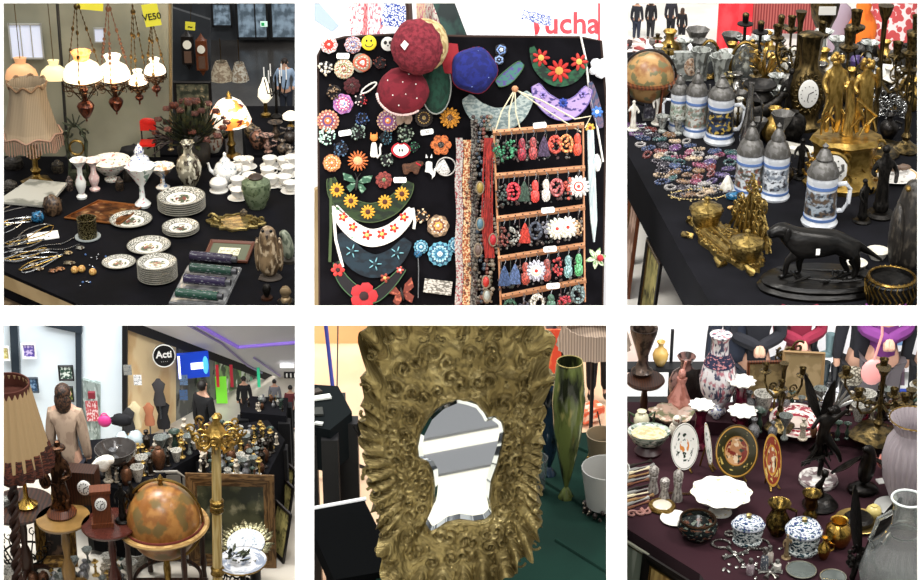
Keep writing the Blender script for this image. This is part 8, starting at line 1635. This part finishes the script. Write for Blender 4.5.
t.p('base', M().ell((0, 0, 3), (16, 12, 6), nz=.2), db); m = M(); skin(m, [(0, 0, 8), (2, 0, 22), (4, -2, 36), (2, -6, 46), (-6, -8, 46)], [(0, 1), (1, 2), (2, 3), (3, 4)], [6, 10, 8, 5.5, 2], sub=2); t.p('body', m, db); m = M()
leafm(m, (6, 2, 34), 34, 16, .2, -.6, .1, 5); leafm(m, (-4, 2, 34), 34, 16, 2.9, -.7, .1, 5); t.p('wing', m, db)
t.p('tag', M().slab([(14, -8), (22, -6), (19, 2), (12, 0)], 12, 13), papr)
t = T('leaf_sculpture', 'black metal lily sculpture with two tall upright leaves', 'sculpture', 860, 577, z=Z4)
m = M(); leafm(m, (-2, 0, 20), 66, 24, 2.5, 1.25, .12, 8); leafm(m, (2, 0, 22), 60, 20, .35, .85, .12, 8); t.p('leaf', m, db)
m = M(); skin(m, [(-10, -8, 0), (-6, -4, 16), (0, 0, 26), (8, 0, 14), (12, -4, 0)], [(0, 1), (1, 2), (2, 3), (3, 4)], [3, 4, 9, 4, 3]); m.rough(.6, .3); t.p('stem', m, db); m = M()
for i in range(24): a = U(0, 6.3); m.ell((-6+8*cos(a), -4+6*sin(a), 22+U(-6, 8)), U(1.5, 3), 6, 5)
t.p('berries', m, db)
t = T('brass_tray', 'round brass dish with black centre beside the leaf sculpture', 'dish', 858, 524, z=Z4, k=1); t.p('dish', platem(24, 36), mt('matt_brass', '8a7444', .35, .8)); t.p('black_centre', M().lathe([(15, 3), (15, 7), (12, 10), (0, 10)], 28), db)
# pictures and candelabra behind
easel = picture(801, 400, 'tan wooden framed panel standing on rear table', 42, 44, z=Z4+.05, rot=(-.25, 0, -.1), fm=mt('tan_wood', '9a7c54', .5), art=mt('tan_panel', '9a8460', .6, 0, '84704c', 3), b=3)
picture(768, 398, 'darker wooden framed panel left of tan one', 44, 34, z=Z4+.05, rot=(-.25, 0, .05), fm=wood_m, art=mt('brown_panel', '7a6844', .6, 0, '5a4a2c', 3), b=3)
candelabra(779, 428, 'dark bronze candelabrum in front of the wooden panels', 64, 42, 3, z=Z4+.05, mat=dbr, rz=.3, cup=3.4)
candelabra(877, 436, 'large brass candelabrum with six cups before the purple top', 66, 76, 5, z=Z4+.05, mat=dbr, rz=.1, cup=4.4)
candelabra(905, 446, 'smaller brass candelabrum near ribbed glass vase', 56, 40, 4, z=Z4+.05, mat=dbr, rz=.7, cup=4)
t = T('crest_ornament', 'openwork bronze crest standing above tan panel', 'ornament', 786, 392, z=Z4+.05, lift=28); m = M()
for i in range(10): scroll(m, (U(-12, 12), 0, U(2, 24)), U(4, 7), 1.3, 1.2, a0=i)
t.p('scrollwork', m, dbr); t.p('rod', M().tube([(0, 0, -26), (0, 0, 6)], 1.2, 6), dbr)
stand = stand_plate
t = T('red_plate', 'red and white patterned plate lying on rear table', 'plate', 797, 424, z=Z4+.05, k=1, rot=(.15, 0, 0)); t.solo(platem(28, 40), radial('red_white', [(0, 'b8a8a0'), (.4, '8a2434'), (.6, 'e0d4cc'), (.68, '8a2434'), (.9, 'd8ccc4')], 'e0d4cc', 12, (.52, .56), .25, (.4, .9)))
t = T('silver_swan', 'silver fan tailed bird ornament behind winged statue', 'ornament', 833, 424, z=Z4+.05); m = M()
for i in range(9): leafm(m, (0, 2, 14), 26, 6, pi/2*0, pi*(.12+.095*i), .05, 4)
t.p('fan_tail', m, mt('silver_feather', '9a9a98', .3, .7)); t.p('body', M().ell((0, 0, 10), (8, 6, 9)), db)
random.seed(81)
for i in range(44):
    nm, c, me_, pr, rr_ = bk[(i*3+1) % 8]; h = U(12, 24); q = spot(lambda: (U(745, 920), U(408, 440)), Z4+.05, h*rr_)
    if q is None: continue
    x, y = q
    T(nm.replace(' ', '_'), f'{nm} in the crowded back of burgundy table', nm.split()[-1], x, y, z=Z4+.05, group=f'{nm} pieces at the back of burgundy table').solo(vasem(pr, h, h*rr_, 14), mt('bk'+c, c))
for i, (x, y, c, lb) in enumerate(((860, 430, '8a1c34', 'dark red fabric rose near the candelabrum'), (893, 462, 'd8948c', 'salmon pink flower cluster beside ribbed vase'), (884, 474, 'c88478', 'dusky pink petal cluster below the salmon one'), (884, 446, 'b0686c', 'pink leaf ornament behind the eagle'))):
    t = T('fabric_flower', lb, 'flower', x, y, z=Z4); m = M()
    for j in range(12): leafm(m, (0, 0, 5), 14, 9, j*.9, .2+.09*j, .3, 4)
    t.p('petals', m, mt('pet'+c, c, .7)); t.p('centre', M().ell((0, 0, 8), 3), mt('pet'+c, c))
# glass at right edge
rg = mt('ribbed_glass', 'd8ccd2', .05, tr=.55, ior=1.3)
t = T('ribbed_vase', 'large ribbed pale lilac glass vase at the right edge', 'vase', 905, 500, z=Z4); t.p('body', M().lathe([(14, 0), (16, 4), (24, 22), (27, 42), (24, 58), (17, 68), (22, 78), (25, 80), (23, 80), (15, 68), (22, 40), (12, 6), (0, 4)], 112, fl=(28, .03)), rg); m = M(); ring(m, (0, 0, 80), 24, .9, 40); t.p('gilt_rim', m, brass)
cg = mt('carafe_glass', 'e4eae8', .04, 0, tr=.85, ior=1.35)
t = T('glass_carafe', 'clear glass carafe with wide body and short neck', 'carafe', 897, 594, z=Z4, sc=1.22); t.p('body', M().lathe([(24, 0), (30, 5), (33, 18), (28, 34), (14, 48), (11, 56), (11, 70), (14, 76), (12.5, 76), (9.5, 70), (9.5, 56), (26, 33), (30, 18), (22, 6), (0, 5)], 40), cg); m = M(); ring(m, (0, 0, 76), 13, 1, 30); ring(m, (0, 0, 50), 13, .6, 30); t.p('lip', m, mt('glass_edge', 'd8dedc', .1)); t.p('handle', M().tube([(-11, 0, 66), (-22, 0, 60), (-27, 0, 44), (-22, 0, 34)], 2, 8), cg)
t = T('glass_saucer', 'white glass dish with silver rim behind carafe neck', 'dish', 892, 508, z=Z4, k=1); t.solo(platem(18, 32), mt('frost_dish', 'c8c8c4', .15, tr=.3))
